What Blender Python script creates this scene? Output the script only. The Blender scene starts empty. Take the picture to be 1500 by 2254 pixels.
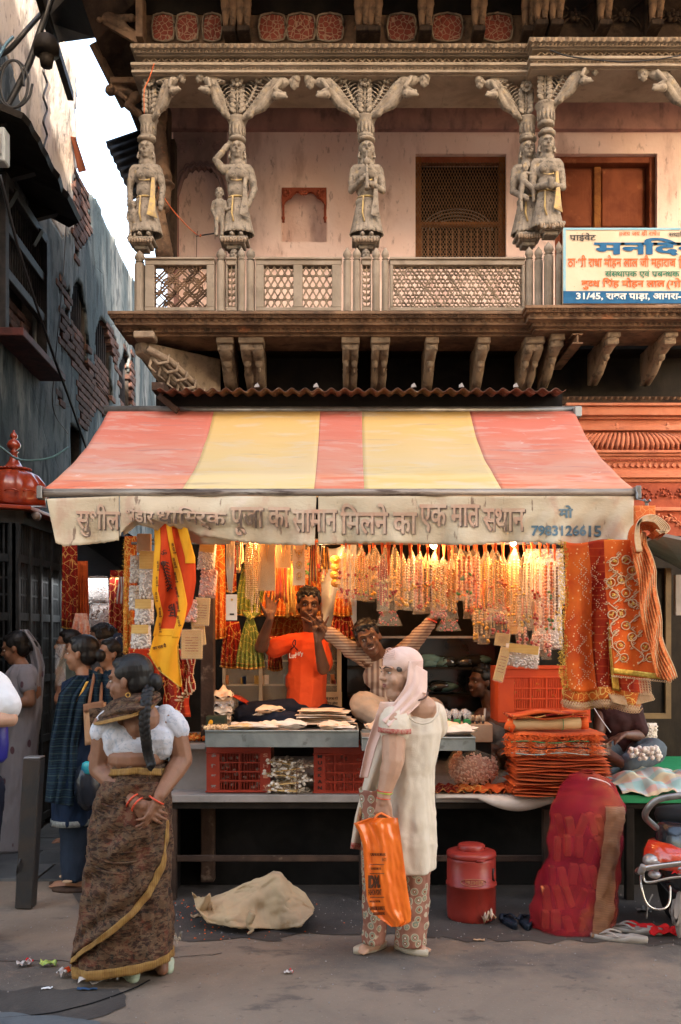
import bpy, math, random
from math import sin, cos, pi, radians, atan2, sqrt, hypot
from mathutils import Vector, Matrix, noise, Euler
random.seed(7)
SC = bpy.context.scene
COL = SC.collection
V = Vector
# ------------------------------------------------------------------ camera, sky, sun, exposure
F = 2100.0; CX = 750.0; CY = 1400.0; EYE = 1.6
cam_d = bpy.data.cameras.new('camera'); cam = bpy.data.objects.new('camera', cam_d); COL.objects.link(cam)
cam.location = (0, 0, EYE); cam.rotation_euler = (pi/2, 0, 0)
cam_d.sensor_fit = 'VERTICAL'; cam_d.sensor_height = 36; cam_d.sensor_width = 24
cam_d.lens = F*36/2254; cam_d.shift_y = (CY-1127)/2254; cam_d.clip_end = 2000; cam_d.clip_start = .05
SC.camera = cam
SUN_EL, SUN_AZ = radians(18), radians(12)      # elevation, and turn to the right of straight behind the camera
sun_dir = V((sin(SUN_AZ)*cos(SUN_EL), -cos(SUN_AZ)*cos(SUN_EL), sin(SUN_EL)))
world = bpy.data.worlds.new('World'); SC.world = world; world.use_nodes = True
nt = world.node_tree; bg = nt.nodes['Background']
sky = nt.nodes.new('ShaderNodeTexSky'); sky.sky_type = 'NISHITA'; sky.sun_disc = False
sky.sun_elevation = SUN_EL; sky.sun_rotation = pi-SUN_AZ; sky.dust_density = 4.0; sky.air_density = 1.0; sky.ozone_density = .6
mixn = nt.nodes.new('ShaderNodeMix'); mixn.data_type = 'RGBA'; mixn.blend_type = 'MULTIPLY'; mixn.inputs[0].default_value = 1
mixn.inputs[7].default_value = (1.0, .90, .80, 1)
nt.links.new(sky.outputs[0], mixn.inputs[6]); nt.links.new(mixn.outputs[2], bg.inputs[0]); bg.inputs[1].default_value = .15
sl = bpy.data.lights.new('sun', 'SUN'); sl.energy = 2.4; sl.angle = radians(.6); sl.color = (1, .88, .74)
so = bpy.data.objects.new('sun', sl); COL.objects.link(so); so.location = (6, -10, 14)
so.rotation_euler = sun_dir.to_track_quat('Z', 'Y').to_euler()
SC.view_settings.view_transform = 'Standard'; SC.view_settings.look = 'None'; SC.view_settings.gamma = 1
SC.view_settings.use_curve_mapping = False; SC.view_settings.exposure = 3.35
try:
    SC.cycles.max_bounces = 8; SC.cycles.transparent_max_bounces = 16; SC.cycles.use_denoising = True
except Exception: pass

def P(px, py, D): return V(((px-CX)/F*D, D, EYE+(CY-py)/F*D))
def at(D): return lambda px, py, dd=0: P(px, py, D+dd)

# ------------------------------------------------------------------ mesh builder
class MB:
    def __init__(s): s.v = []; s.f = []
    def add(s, vs, fs):
        o = len(s.v); s.v += [V(v) for v in vs]; s.f += [tuple(i+o for i in f) for f in fs]; return s
    def box(s, c, d, R=None):
        c = V(c); vs = []
        for x, y, z in ((-1,-1,-1),(1,-1,-1),(1,1,-1),(-1,1,-1),(-1,-1,1),(1,-1,1),(1,1,1),(-1,1,1)):
            q = V((x*d[0]/2, y*d[1]/2, z*d[2]/2)); vs.append(c+(R @ q if R else q))
        return s.add(vs, [(0,3,2,1),(4,5,6,7),(0,1,5,4),(1,2,6,5),(2,3,7,6),(3,0,4,7)])
    def bx(s, x0, x1, y0, y1, z0, z1): return s.box(((x0+x1)/2,(y0+y1)/2,(z0+z1)/2),(abs(x1-x0),abs(y1-y0),abs(z1-z0)))
    def bar(s, a, b, w, h=None, up=V((0,0,1))):
        a = V(a); b = V(b); d = b-a; L = d.length; h = h or w
        if L < 1e-6: return s
        d.normalize(); sx = d.cross(up)
        if sx.length < 1e-3: sx = d.cross(V((0,1,0)))
        sx.normalize(); sz = sx.cross(d)
        vs = [p+sx*(i*w/2)+sz*(j*h/2) for p in (a, b) for i, j in ((-1,-1),(1,-1),(1,1),(-1,1))]
        return s.add(vs, [(0,3,2,1),(4,5,6,7),(0,1,5,4),(1,2,6,5),(2,3,7,6),(3,0,4,7)])
    def rings(s, rs, cap=True, close=True):
        n = len(rs[0]); o = 0; vs = [p for r in rs for p in r]; fs = []
        for i in range(len(rs)-1):
            for j in range(n if close else n-1):
                k = (j+1) % n; fs.append((i*n+j, i*n+k, (i+1)*n+k, (i+1)*n+j))
        if cap and close: fs.append(tuple(range(n-1,-1,-1))); fs.append(tuple((len(rs)-1)*n+j for j in range(n)))
        return s.add(vs, fs)
    def tube(s, pts, r, n=8, cap=True, flat=1):
        pts = [V(p) for p in pts]; m = len(pts); rs = []; prev = None
        for i, p in enumerate(pts):
            d = (pts[min(i+1,m-1)]-pts[max(i-1,0)])
            d = d.normalized() if d.length > 1e-9 else V((0,0,1))
            if prev is None:
                u = d.cross(V((0,0,1)));
                if u.length < .1: u = d.cross(V((0,1,0)))
            else: u = prev-d*prev.dot(d)
            u.normalize(); prev = u; w = d.cross(u); rr = r[i] if isinstance(r, (list,tuple)) else r
            rs.append([p+u*(rr*cos(2*pi*k/n))+w*(rr*flat*sin(2*pi*k/n)) for k in range(n)])
        return s.rings(rs, cap)
    def ell(s, c, r, R=None, n=12, m=7):
        c = V(c); r = (r,)*3 if not hasattr(r,'__len__') else r
        T = lambda q: c+(R @ q if R else q)
        vs = [T(V((0,0,-r[2])))]
        for i in range(1, m):
            a = -pi/2+pi*i/m
            vs += [T(V((r[0]*cos(a)*cos(2*pi*k/n), r[1]*cos(a)*sin(2*pi*k/n), r[2]*sin(a)))) for k in range(n)]
        vs.append(T(V((0,0,r[2])))); fs = []
        for k in range(n): fs.append((0, 1+(k+1)%n, 1+k))
        for i in range(m-2):
            for k in range(n):
                a = 1+i*n; fs.append((a+k, a+(k+1)%n, a+n+(k+1)%n, a+n+k))
        a = 1+(m-2)*n; t = len(vs)-1
        for k in range(n): fs.append((a+k, a+(k+1)%n, t))
        return s.add(vs, fs)
    def cap(s, a, b, r0, r1, n=10):           # tapered capsule
        a = V(a); b = V(b); d = b-a; L = max(d.length, 1e-5); d = d/L; pts = []; rr = []
        for t in (0, 30, 60, 88): pts.append(a-d*(r0*cos(radians(t)))); rr.append(max(r0*sin(radians(t)), r0*.02))
        for t in (88, 60, 30, 0): pts.append(b+d*(r1*cos(radians(t)))); rr.append(max(r1*sin(radians(t)), r1*.02))
        return s.tube(pts, rr, n)
    def lathe(s, prof, c, n=20, R=None, rib=0, ramp=0.0, sx=1, sy=1):
        c = V(c); rs = []
        for r, z in prof:
            ring = []
            for k in range(n):
                a = 2*pi*k/n; q = r*(1+(ramp*abs(cos(a*rib/2))-ramp if rib else 0))
                p = V((q*cos(a)*sx, q*sin(a)*sy, z)); ring.append(c+(R @ p if R else p))
            rs.append(ring)
        return s.rings(rs)
    def grid(s, fn, nu, nv, cu=False):
        vs = [fn(i/nu, j/nv) for j in range(nv+1) for i in range(nu if cu else nu+1)]; w = nu if cu else nu+1; fs = []
        for j in range(nv):
            for i in range(nu): k = (i+1) % w; fs.append((j*w+i, j*w+k, (j+1)*w+k, (j+1)*w+i))
        return s.add(vs, fs)
    def prism(s, poly, org, ux, uy, dep):
        org = V(org); ux = V(ux); uy = V(uy); dep = V(dep); n = len(poly)
        a = [org+ux*x+uy*y for x, y in poly]; vs = a+[p+dep for p in a]
        return s.add(vs, [tuple(range(n)), tuple(range(2*n-1, n-1, -1))]+[((i+1)%n, i, i+n, (i+1)%n+n) for i in range(n)])
    def build(s, name, mt, parent=None, smooth=False, solid=0, bevel=0, sub=0, remesh=0, sm=0, disp=0, dscale=.1, loc=None, **kw):
        me = bpy.data.meshes.new(name); vs = s.v
        if loc is not None: off = V(loc)
        elif parent is not None: off = WL(parent)
        else:
            xs = [v.x for v in vs]; ys = [v.y for v in vs]; off = V(((min(xs)+max(xs))/2, (min(ys)+max(ys))/2, min(v.z for v in vs)))
        me.from_pydata([v-off for v in vs], [], s.f)
        if smooth: me.polygons.foreach_set('use_smooth', [True]*len(me.polygons))
        me.materials.append(mt); o = bpy.data.objects.new(name, me); COL.objects.link(o)
        if parent is not None: o.parent = parent; WLOC[o.name] = V(off)
        else: o.location = off; WLOC[o.name] = V(off)
        if remesh:
            m = o.modifiers.new('r', 'REMESH'); m.mode = 'VOXEL'; m.voxel_size = remesh; m.use_smooth_shade = True
        if sm: m = o.modifiers.new('s', 'SMOOTH'); m.factor = .6; m.iterations = sm
        if solid: m = o.modifiers.new('t', 'SOLIDIFY'); m.thickness = solid; m.offset = 0
        if sub: m = o.modifiers.new('u', 'SUBSURF'); m.levels = sub; m.render_levels = sub
        if disp:
            m = o.modifiers.new('d', 'DISPLACE'); m.texture = cloud(dscale); m.strength = disp; m.mid_level = .5; m.texture_coords = 'LOCAL'
        if bevel: m = o.modifiers.new('b', 'BEVEL'); m.width = bevel; m.segments = 1; m.limit_method = 'ANGLE'
        tag(o, **kw); return o
_cl = {}
def cloud(sc):
    if sc not in _cl: t = bpy.data.textures.new('c', 'CLOUDS'); t.noise_scale = sc; t.noise_depth = 3; _cl[sc] = t
    return _cl[sc]
WLOC = {}
ORD_ = 'first second third fourth fifth sixth seventh eighth ninth tenth eleventh twelfth thirteenth fourteenth fifteenth sixteenth seventeenth eighteenth nineteenth'.split()
def WL(o): return WLOC[o.name]
def tag(o, label=None, cat=None, group=None, kind=None):
    if label: o['label'] = label
    if cat: o['category'] = cat
    if group: o['group'] = group
    if kind: o['kind'] = kind
    return o
def thing(name, loc, label=None, cat=None, group=None, kind=None):
    o = bpy.data.objects.new(name, None); COL.objects.link(o); o.location = loc; o.empty_display_size = .05
    WLOC[o.name] = V(loc); return tag(o, label, cat, group, kind)
def copy_tree(o, parent=None, loc=None, rz=None, scale=None, label=None, d=0, group=None):
    c = o.copy(); COL.objects.link(c)
    if parent: c.parent = parent
    for ch in o.children: copy_tree(ch, c, d=d+1)
    if loc is not None: c.location = loc; WLOC[c.name] = V(loc)
    if rz is not None: c.rotation_euler = (0,0,rz) if not hasattr(rz,'__len__') else rz
    if scale is not None: c.scale = scale if hasattr(scale,'__len__') else (scale,)*3
    if label: c['label'] = label
    if group: c['group'] = group
    return c
def Rx(a): return Matrix.Rotation(a, 3, 'X')
def Ry(a): return Matrix.Rotation(a, 3, 'Y')
def Rz(a): return Matrix.Rotation(a, 3, 'Z')
def nz(p, s=1, seed=0): return noise.noise(V((p[0]*s+seed, p[1]*s-seed, p[2]*s+seed*.3)))
def U(a, b): return random.uniform(a, b)
def lerp(a, b, t): return a+(b-a)*t
def pls(tab, t, w=.12): return (pl(tab,t-w)+2*pl(tab,t)+pl(tab,t+w)+pl(tab,t-w*.5)+pl(tab,t+w*.5))/6 if w < t < 1-w else pl(tab,t)
def pl(tab, t):                                   # piecewise linear lookup
    if t <= tab[0][0]: return tab[0][1]
    for (a, x), (b, y) in zip(tab, tab[1:]):
        if t <= b: return lerp(x, y, (t-a)/(b-a)) if b > a else y
    return tab[-1][1]

# ------------------------------------------------------------------ materials
MATS = {}
def c4(c): return (c[0], c[1], c[2], 1)
class NT:
    def __init__(s, name):
        s.m = bpy.data.materials.new(name); s.m.use_nodes = True; s.t = s.m.node_tree; s.b = s.t.nodes['Principled BSDF']
        s.tc = s.t.nodes.new('ShaderNodeTexCoord').outputs['Object']; s.nb = 0
    def n(s, ty, **kw):
        x = s.t.nodes.new(ty)
        for k, v in kw.items(): setattr(x, k, v)
        return x
    def l(s, a, b): s.t.links.new(a, b)
    def map(s, sc=1, rot=(0,0,0), loc=(0,0,0), src=None):
        m = s.n('ShaderNodeMapping'); m.inputs['Scale'].default_value = sc if hasattr(sc,'__len__') else (sc,)*3
        m.inputs['Rotation'].default_value = rot; m.inputs['Location'].default_value = loc; s.l(src or s.tc, m.inputs[0]); return m.outputs[0]
    def ramp(s, src, lo, hi, a=0, b=1):
        r = s.n('ShaderNodeMapRange'); r.interpolation_type = 'SMOOTHSTEP'; s.l(src, r.inputs[0])
        for i, v in enumerate((lo, hi, a, b)): r.inputs[1+i].default_value = v
        return r.outputs[0]
    def noise(s, sc, det=5, dist=0, vec=None, rough=.6):
        x = s.n('ShaderNodeTexNoise'); x.inputs['Scale'].default_value = 1; x.inputs['Detail'].default_value = det; x.inputs['Distortion'].default_value = dist
        x.inputs['Roughness'].default_value = rough; s.l(vec or s.map(sc), x.inputs[0]); return x.outputs[0]
    def mask(s, kind, sc, lo=.4, hi=.6, rot=(0,0,0), dist=0, loc=(0,0,0)):
        v = s.map(sc, rot, loc)
        if kind == 'noise': o = s.noise(1, 5, dist, v)
        elif kind == 'fine': o = s.noise(1, 2, dist, v)
        elif kind in ('vor', 'edge', 'chev'):
            x = s.n('ShaderNodeTexVoronoi', feature='DISTANCE_TO_EDGE' if kind == 'edge' else 'F1', distance='CHEBYCHEV' if kind == 'chev' else 'EUCLIDEAN') if kind != 'edge' else s.n('ShaderNodeTexVoronoi', feature='DISTANCE_TO_EDGE')
            x.inputs['Scale'].default_value = 1; s.l(v, x.inputs['Vector']); o = x.outputs[0]
            if kind == 'vor' and dist: x.inputs['Randomness'].default_value = 1-dist
        elif kind in ('wx', 'wy', 'wz', 'rings'):
            x = s.n('ShaderNodeTexWave', wave_type='RINGS' if kind == 'rings' else 'BANDS', bands_direction={'wx':'X','wy':'Y','wz':'Z','rings':'X'}[kind]) if kind != 'rings' else s.n('ShaderNodeTexWave', wave_type='RINGS', rings_direction='Y')
            x.inputs['Scale'].default_value = 1; x.inputs['Distortion'].default_value = dist; x.inputs['Detail'].default_value = 2; s.l(v, x.inputs[0]); o = x.outputs[1]
        elif kind in ('x', 'y', 'z'):
            q = s.n('ShaderNodeSeparateXYZ'); s.l(v, q.inputs[0]); o = q.outputs['xyz'.index(kind)]
        return s.ramp(o, lo, hi)
    def mul(s, a, b, op='MULTIPLY'):
        m = s.n('ShaderNodeMath', operation=op); s.l(a, m.inputs[0])
        if hasattr(b, 'links') or hasattr(b, 'is_linked'): s.l(b, m.inputs[1])
        else: m.inputs[1].default_value = b
        return m.outputs[0]
    def mix(s, fac, a, b, mode='MIX'):
        m = s.n('ShaderNodeMix', data_type='RGBA', blend_type=mode)
        for k, q in ((0, fac), (6, a), (7, b)):
            if isinstance(q, (int, float)): m.inputs[k].default_value = q
            elif isinstance(q, (tuple, list)): m.inputs[k].default_value = c4(q)
            else: s.l(q, m.inputs[k])
        return m.outputs[2]
    def bump(s, h, st=.4, dist=.01):
        b = s.n('ShaderNodeBump'); b.inputs['Strength'].default_value = st; b.inputs['Distance'].default_value = dist; s.l(h, b.inputs['Height'])
        if s.nb: s.l(s.nb, b.inputs['Normal'])
        s.nb = b.outputs[0]; s.l(s.nb, s.b.inputs['Normal'])
def pm(name, c1, c2=None, sc=6, rough=.8, bump=.3, bs=50, metal=0, ov=(), bov=(), lo=.3, hi=.7, alpha=1, trans=0, rv=0, sheen=0, coat=0, emit=None, es=0, dist=.006, subs=0, spec=None, wr=0):
    if name in MATS: return MATS[name]
    k = NT(name); c2 = c2 or tuple(x*.7 for x in c1)
    col = k.mix(k.mask('noise', sc, lo, hi, dist=.5), c1, c2)
    for o in ov:                                   # (kind, scale, lo, hi, colour, [amount, rot, distortion, loc])
        mk = k.mask(o[0], o[1], o[2], o[3], rot=o[6] if len(o) > 6 else (0,0,0), dist=o[7] if len(o) > 7 else 0, loc=o[8] if len(o) > 8 else (0,0,0))
        if len(o) > 5 and o[5] != 1: mk = k.mul(mk, o[5])
        col = k.mix(mk, col, o[4])
    if rv:
        oi = k.n('ShaderNodeObjectInfo'); h = k.n('ShaderNodeHueSaturation'); k.l(k.ramp(oi.outputs['Random'], 0, 1, 1-rv, 1+rv), h.inputs['Value']); k.l(col, h.inputs['Color']); col = h.outputs[0]
    k.l(col, k.b.inputs['Base Color']); k.b.inputs['Roughness'].default_value = rough; k.b.inputs['Metallic'].default_value = metal
    if bump: k.bump(k.noise(bs, 4), bump, dist)
    if wr: k.bump(k.noise(6, 2, .5), wr*.8, .03)
    for o in bov: k.bump(k.mask(o[0], o[1], o[2], o[3], rot=o[5] if len(o) > 5 else (0,0,0), dist=o[6] if len(o) > 6 else 0), o[4], .01)
    if alpha < 1: k.b.inputs['Alpha'].default_value = alpha
    if trans: k.b.inputs['Transmission Weight'].default_value = trans
    if sheen: k.b.inputs['Sheen Weight'].default_value = sheen*.12
    if coat: k.b.inputs['Coat Weight'].default_value = coat; k.b.inputs['Coat Roughness'].default_value = .15
    if subs: k.b.inputs['Subsurface Weight'].default_value = subs; k.b.inputs['Subsurface Radius'].default_value = (.012, .005, .003)
    if spec is None: spec = .5 if rough < .45 else .35 if rough < .6 else .12
    if spec is not None: k.b.inputs['Specular IOR Level'].default_value = spec
    if emit: k.b.inputs['Emission Color'].default_value = c4(emit); k.b.inputs['Emission Strength'].default_value = es
    MATS[name] = k.m; return k.m

# ------------------------------------------------------------------ lettering (visual order; '~' halves the letter before it, '^' adds a ra stroke)
def _chunk(s, off):
    cu = bpy.data.curves.new('t', 'FONT'); cu.body = s; cu.size = 1; cu.resolution_u = 3; cu.offset = off
    o = bpy.data.objects.new('t', cu); me = o.to_mesh(); vs = [v.co.copy() for v in me.vertices]; fs = [tuple(p.vertices) for p in me.polygons]
    o.to_mesh_clear(); bpy.data.objects.remove(o); bpy.data.curves.remove(cu); return vs, fs
def textm(s, off=.012, stem=.13):
    A = []; B = []; x = 0; part = ''; out = []
    for ch in s+'\0':
        if ch in '~^\0': out.append((part, ch)); part = ''
        else: part += ch
    for c, k in out:
        if c:
            vs, fs = _chunk(c, off)
            if vs:
                mx = max(v.x for v in vs)
                if k == '~':
                    lim = mx-stem
                    for v in vs: v.x = min(v.x, lim)
                    mx = lim
                o = len(A); A += [V((v.x+x, v.y, 0)) for v in vs]; B += [tuple(a+o for a in f) for f in fs]; x += mx
        if k == '^':
            o = len(A); t = .04+off; A += [V((x-.12, .26, 0)), V((x-.34, .04, 0)), V((x-.34, .04-2*t, 0)), V((x-.12, .26-2*t, 0))]; B.append((o, o+1, o+2, o+3))
    return A, B
def text(s, org, ux, uy, w, h, mt, name, parent=None, off=.012, warp=None, thick=0, stem=.13, **kw):
    """Lettering stretched into a w x h box at org."""
    A, B = textm(s, off, stem); x0 = min(a.x for a in A); x1 = max(a.x for a in A); y0 = min(a.y for a in A); y1 = max(a.y for a in A)
    m = MB(); ux = V(ux); uy = V(uy); org = V(org)
    pts = [org+ux*((a.x-x0)/(x1-x0)*w)+uy*((a.y-y0)/(y1-y0)*h) for a in A]
    if warp: pts = [warp(p) for p in pts]
    m.add(pts, B); return m.build(name, mt, parent, solid=thick, **kw)
# ------------------------------------------------------------------ materials used below
STONE = pm('carved_sandstone', (.36,.27,.19), (.20,.145,.10), 5, .9, .6, 60, ov=[('noise', 14, .52, .7, (.09,.07,.055), .75), ('noise', 3, .55, .75, (.42,.33,.25), .6)])
STONE_L = pm('pale_sandstone', (.32,.26,.20), (.215,.17,.125), 4, .9, .4, 70, ov=[('noise', 10, .55, .72, (.16,.12,.09), .6)])
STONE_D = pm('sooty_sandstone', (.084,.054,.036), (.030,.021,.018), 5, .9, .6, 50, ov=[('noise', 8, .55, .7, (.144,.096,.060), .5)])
STONE_B = pm('weathered_brown_sandstone', (.247,.150,.090), (.098,.060,.041), 4, .88, .6, 60, ov=[('noise', 12, .5, .68, (.06,.045,.035), .7), ('noise', 6, .62, .72, (.42,.18,.09), .6)])
FIG = pm('grey_statue_stone', (.31,.26,.205), (.18,.148,.115), 9, .85, .6, 90, ov=[('noise', 32, .54, .64, (.065,.058,.05), .65), ('noise', 20, .60, .7, (.42,.30,.14), .5), ('noise', 7, .56, .72, (.07,.06,.052), .8)])
GOLDP = pm('worn_gold_paint', (.50,.35,.13), (.34,.25,.15), 30, .7, .3, 90)
PINK = pm('pink_limewash', (.84,.64,.58), (.79,.57,.50), 2.2, .92, .5, 26, ov=[('noise', (5,5,1.6), .53, .70, (.40,.22,.17), .5), ('noise', (24,24,9), .58, .70, (.28,.15,.12), .55), ('noise', 1.4, .5, .8, (.68,.47,.39), .6)])
PINK_S = pm('sooted_shaded_pink_plaster', (.40,.22,.19), (.22,.13,.12), 3, .92, .4, 30, ov=[('noise', (9,9,4), .5, .7, (.10,.07,.065), .7)])
CEIL = pm('dusty_mauve_ceiling', (.30,.19,.18), (.20,.13,.13), 3, .95, .2, 30)
REDW = pm('oxide_red_wood', (.247,.075,.034), (.165,.045,.022), 5, .65, .4, (60,60,8), ov=[('noise', 7, .6, .72, (.42,.17,.08), .5)])
RUSTW = pm('rusty_orange_frame', (.315,.128,.038), (.180,.060,.022), 14, .8, .5, 60)
MESHM = pm('rusty_wire', (.26,.15,.085), (.17,.09,.05), 20, .6, .2, 60, metal=.3)
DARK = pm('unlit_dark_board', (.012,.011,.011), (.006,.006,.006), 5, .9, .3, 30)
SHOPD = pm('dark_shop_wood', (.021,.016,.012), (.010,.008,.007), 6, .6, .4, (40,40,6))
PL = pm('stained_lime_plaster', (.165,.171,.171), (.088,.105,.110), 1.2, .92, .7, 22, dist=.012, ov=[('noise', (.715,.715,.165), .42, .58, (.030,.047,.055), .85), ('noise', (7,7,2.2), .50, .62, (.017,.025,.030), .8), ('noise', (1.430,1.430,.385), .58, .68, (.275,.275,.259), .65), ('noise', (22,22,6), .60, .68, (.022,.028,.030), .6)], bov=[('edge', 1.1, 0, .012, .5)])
PLUP = pm('whitewash_painted_sunlit', (.66,.60,.52), (.52,.46,.39), 1.6, .92, .7, 24, dist=.012, ov=[('noise', (4,4,2), .53, .64, (.20,.18,.15), .75), ('noise', (22,22,7), .57, .66, (.10,.09,.08), .7)])  # cream whitewash tone with the sunlight put into the colour
BRICK = pm('old_brick', (.111,.055,.042), (.065,.039,.033), 9, .9, .6, 50, rv=.35, ov=[('noise', 12, .58, .7, (.26,.22,.19), .5)])
MORT = pm('crumbling_mortar', (.060,.051,.045), (.036,.031,.028), 8, .95, .6, 40)
WOODD = pm('blackened_window_wood', (.035,.032,.034), (.016,.016,.018), 8, .7, .5, (60,60,8))
WOODR = pm('dark_red_frame_paint', (.09,.03,.028), (.04,.018,.018), 8, .7, .4, 40)
TIN = pm('dark_corrugated_tin', (.021,.023,.025), (.012,.012,.014), 4, .55, .3, 30, metal=.5)
TINR = pm('rusty_corrugated_tin', (.15,.07,.045), (.08,.05,.04), 6, .6, .4, 30, metal=.3, ov=[('noise', 9, .55, .68, (.30,.24,.20), .6)])
ROAD = pm('dusty_worn_asphalt', (.235,.180,.135), (.175,.136,.105), 1.6, .88, .5, 60, ov=[('noise', .9, .46, .62, (.10,.088,.08), .8), ('noise', (2.5,4,1), .56, .68, (.055,.05,.048), .6), ('noise', 18, .60, .70, (.075,.065,.058), .5), ('fine', 95, .64, .72, (.33,.27,.21), .6), ('noise', 5, .58, .7, (.20,.15,.115), .5)], bov=[('noise', 7, .3, .7, .4)])
WET_SHADE = pm('damp_and_shade_asphalt', (.082,.070,.062), (.056,.049,.045), 3, .6, .5, 60, ov=[('fine', 60, .66, .74, (.120,.072,.048), .6), ('noise', 5, .55, .7, (.11,.09,.075), .6)])  # colours the gutter stain and the painted shade before the bench
ALLEYM = pm('grey_stone_slab', (.10,.105,.11), (.065,.07,.075), 4, .75, .4, 40, rv=.2)
ORW = pm('salmon_orange_paint', (.56,.215,.125), (.46,.155,.085), 4, .8, .5, 40, ov=[('noise', 9, .54, .7, (.32,.11,.07), .6), ('noise', 3, .55, .75, (.62,.33,.23), .6)])
ORD = pm('deep_orange_relief', (.368,.092,.048), (.240,.056,.032), 8, .75, .4, 40)
CR = pm('awning_red_cloth', (.62,.22,.12), (.60,.32,.22), (1.2,5,5), .75, .35, (20,20,90), ov=[('z', 1, .10, .80, (.64,.085,.035), .8), ('noise', (1.5,5,5), .50, .60, (.60,.10,.045), .5), ('noise', (3,9,9), .52, .64, (.62,.44,.36), .45), ('noise', (7,9,9), .66, .74, (.70,.60,.54), .7), ('noise', (2,14,22), .58, .68, (.30,.12,.11), .5), ('z', 1, .12, .17, (.34,.20,.18), .35)])
CY_ = pm('awning_yellow_cloth', (.66,.50,.28), (.66,.50,.22), (1.2,5,5), .75, .35, (20,20,90), ov=[('z', 1, .10, .80, (.72,.38,.04), .8), ('noise', (1.5,5,5), .52, .64, (.66,.40,.10), .4), ('noise', (3,9,9), .52, .66, (.60,.52,.40), .45), ('noise', (2,14,22), .60, .7, (.34,.24,.16), .45), ('z', 1, .12, .17, (.40,.30,.20), .35)])
VAL = pm('dirty_cream_canvas', (.58,.49,.35), (.52,.41,.28), 3, .85, .4, (30,30,60), ov=[('noise', (6,4,3), .54, .68, (.46,.28,.20), .6), ('noise', (26,10,6), .62, .70, (.17,.10,.07), .8), ('noise', 2.2, .56, .7, (.66,.53,.46), .7)])
VTXT = pm('faded_red_lettering', (.50,.30,.21), (.55,.41,.30), 10, .85, .1, 40, ov=[('noise', 18, .55, .68, (.56,.42,.32), .7)])
VSHD = pm('faded_black_outline', (.11,.08,.07), (.28,.21,.16), 12, .85, .1, 40)
VBLU = pm('slate_blue_lettering', (.06,.13,.18), (.16,.22,.25), 14, .85, .1, 40)
PIPE = pm('grimy_awning_pipe', (.36,.31,.26), (.20,.15,.12), (2,14,14), .45, .4, 40, metal=.35, ov=[('noise', (3,20,20), .54, .66, (.06,.035,.025), .85)])
SIGNB = pm('cream_sign_paint', (.66,.53,.38), (.62,.47,.32), 3, .6, .2, 30, ov=[('noise', 30, .66, .72, (.22,.14,.09), .7)])
SBLUE = pm('sign_blue_paint', (.015,.09,.20), (.03,.13,.26), 10, .6, .1)
SLB = pm('pale_blue_border', (.22,.42,.50), (.30,.46,.50), 12, .6, .1)
SORG = pm('sign_orange_paint', (.62,.12,.03), (.66,.17,.06), 10, .6, .1)
SGRN = pm('sign_green_paint', (.02,.15,.09), (.04,.2,.11), 10, .6, .1)
SWHT = pm('sign_white_paint', (.75,.72,.66), (.68,.66,.6), 10, .6, .1)
BLACK = pm('black_paint', (.015,.014,.014), (.03,.026,.024), 10, .5, .1)
CABLE = pm('black_cable', (.012,.012,.014), (.02,.02,.022), 10, .5, .1)
CABG = pm('grey_green_cable', (.12,.22,.22), (.07,.13,.13), 10, .6, .1)
RDOME = pm('glossy_red_oxide_paint', (.36,.05,.015), (.24,.03,.012), 5, .28, .3, 30, coat=.5) if 1 else pm('x', (.238,.032,.010), (.154,.021,.008), 5, .28, .3, 30, coat=.5, ov=[('noise', 8, .58, .7, (.10,.02,.012), .6), ('noise', 14, .66, .74, (.50,.16,.08), .5)])
GREYW = pm('bluish_grey_wood', (.036,.040,.042), (.018,.020,.022), 8, .6, .5, (50,50,6))
PLAS_R = pm('red_crate_plastic', (.322,.032,.013), (.252,.025,.011), 5, .42, .15, 30, ov=[('noise', 16, .62, .7, (.25,.03,.02), .6)])
PLAS_O = pm('orange_crate_plastic', (.560,.076,.016), (.480,.056,.016), 5, .42, .15, 30)
ZINC = pm('galvanised_sheet', (.33,.35,.33), (.20,.22,.21), 5, .45, .3, 30, metal=.55, ov=[('noise', 12, .6, .7, (.12,.12,.11), .6)])
LAMI = pm('grey_laminate_board', (.300,.270,.255), (.225,.203,.188), 5, .6, .3, 30, ov=[('noise', 12, .62, .7, (.14,.11,.09), .7)])
WOODB = pm('worn_brown_wood', (.070,.042,.029), (.035,.022,.017), 6, .75, .5, (50,6,50), ov=[('noise', 9, .6, .72, (.22,.16,.12), .6)])
CREAMW = pm('cream_cabinet_frame', (.50,.38,.24), (.40,.29,.18), 6, .5, .2, 30)
GLASSD = pm('dark_cabinet_glass', (.02,.022,.022), (.03,.03,.03), 4, .08, 0, coat=.6)
PLASTIC = pm('clear_plastic_film', (.85,.68,.45), (.9,.76,.55), 12, .15, .6, 40, alpha=.13, coat=.6, dist=.012, spec=.7)
PLASTW = pm('milky_plastic_film', (.80,.78,.76), (.72,.70,.7), 12, .18, .9, 30, alpha=.32, coat=.5, dist=.02, spec=.8)
PEARL = pm('pearl_bead', (.76,.55,.28), (.62,.40,.18), 30, .25, 0, coat=.7)
GOLD = pm('gilt_thread', (.72,.42,.10), (.52,.27,.05), 60, .32, .3, 120, metal=.65)
GOLDT = pm('yellow_tinsel', (.72,.50,.10), (.45,.28,.04), 60, .3, .6, 120, metal=.6)
REDB = pm('red_bead', (.42,.03,.02), (.30,.02,.015), 30, .3, 0, coat=.6)
ROSE = pm('pink_white_petal', (.76,.56,.46), (.66,.26,.18), 40, .7, .2)
WHITEP = pm('puffed_white_sweet', (.68,.62,.56), (.56,.50,.45), 50, .85, .6, 90)
BROWNB = pm('dark_wood_bead', (.12,.045,.02), (.06,.025,.015), 30, .4, 0)
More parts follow.
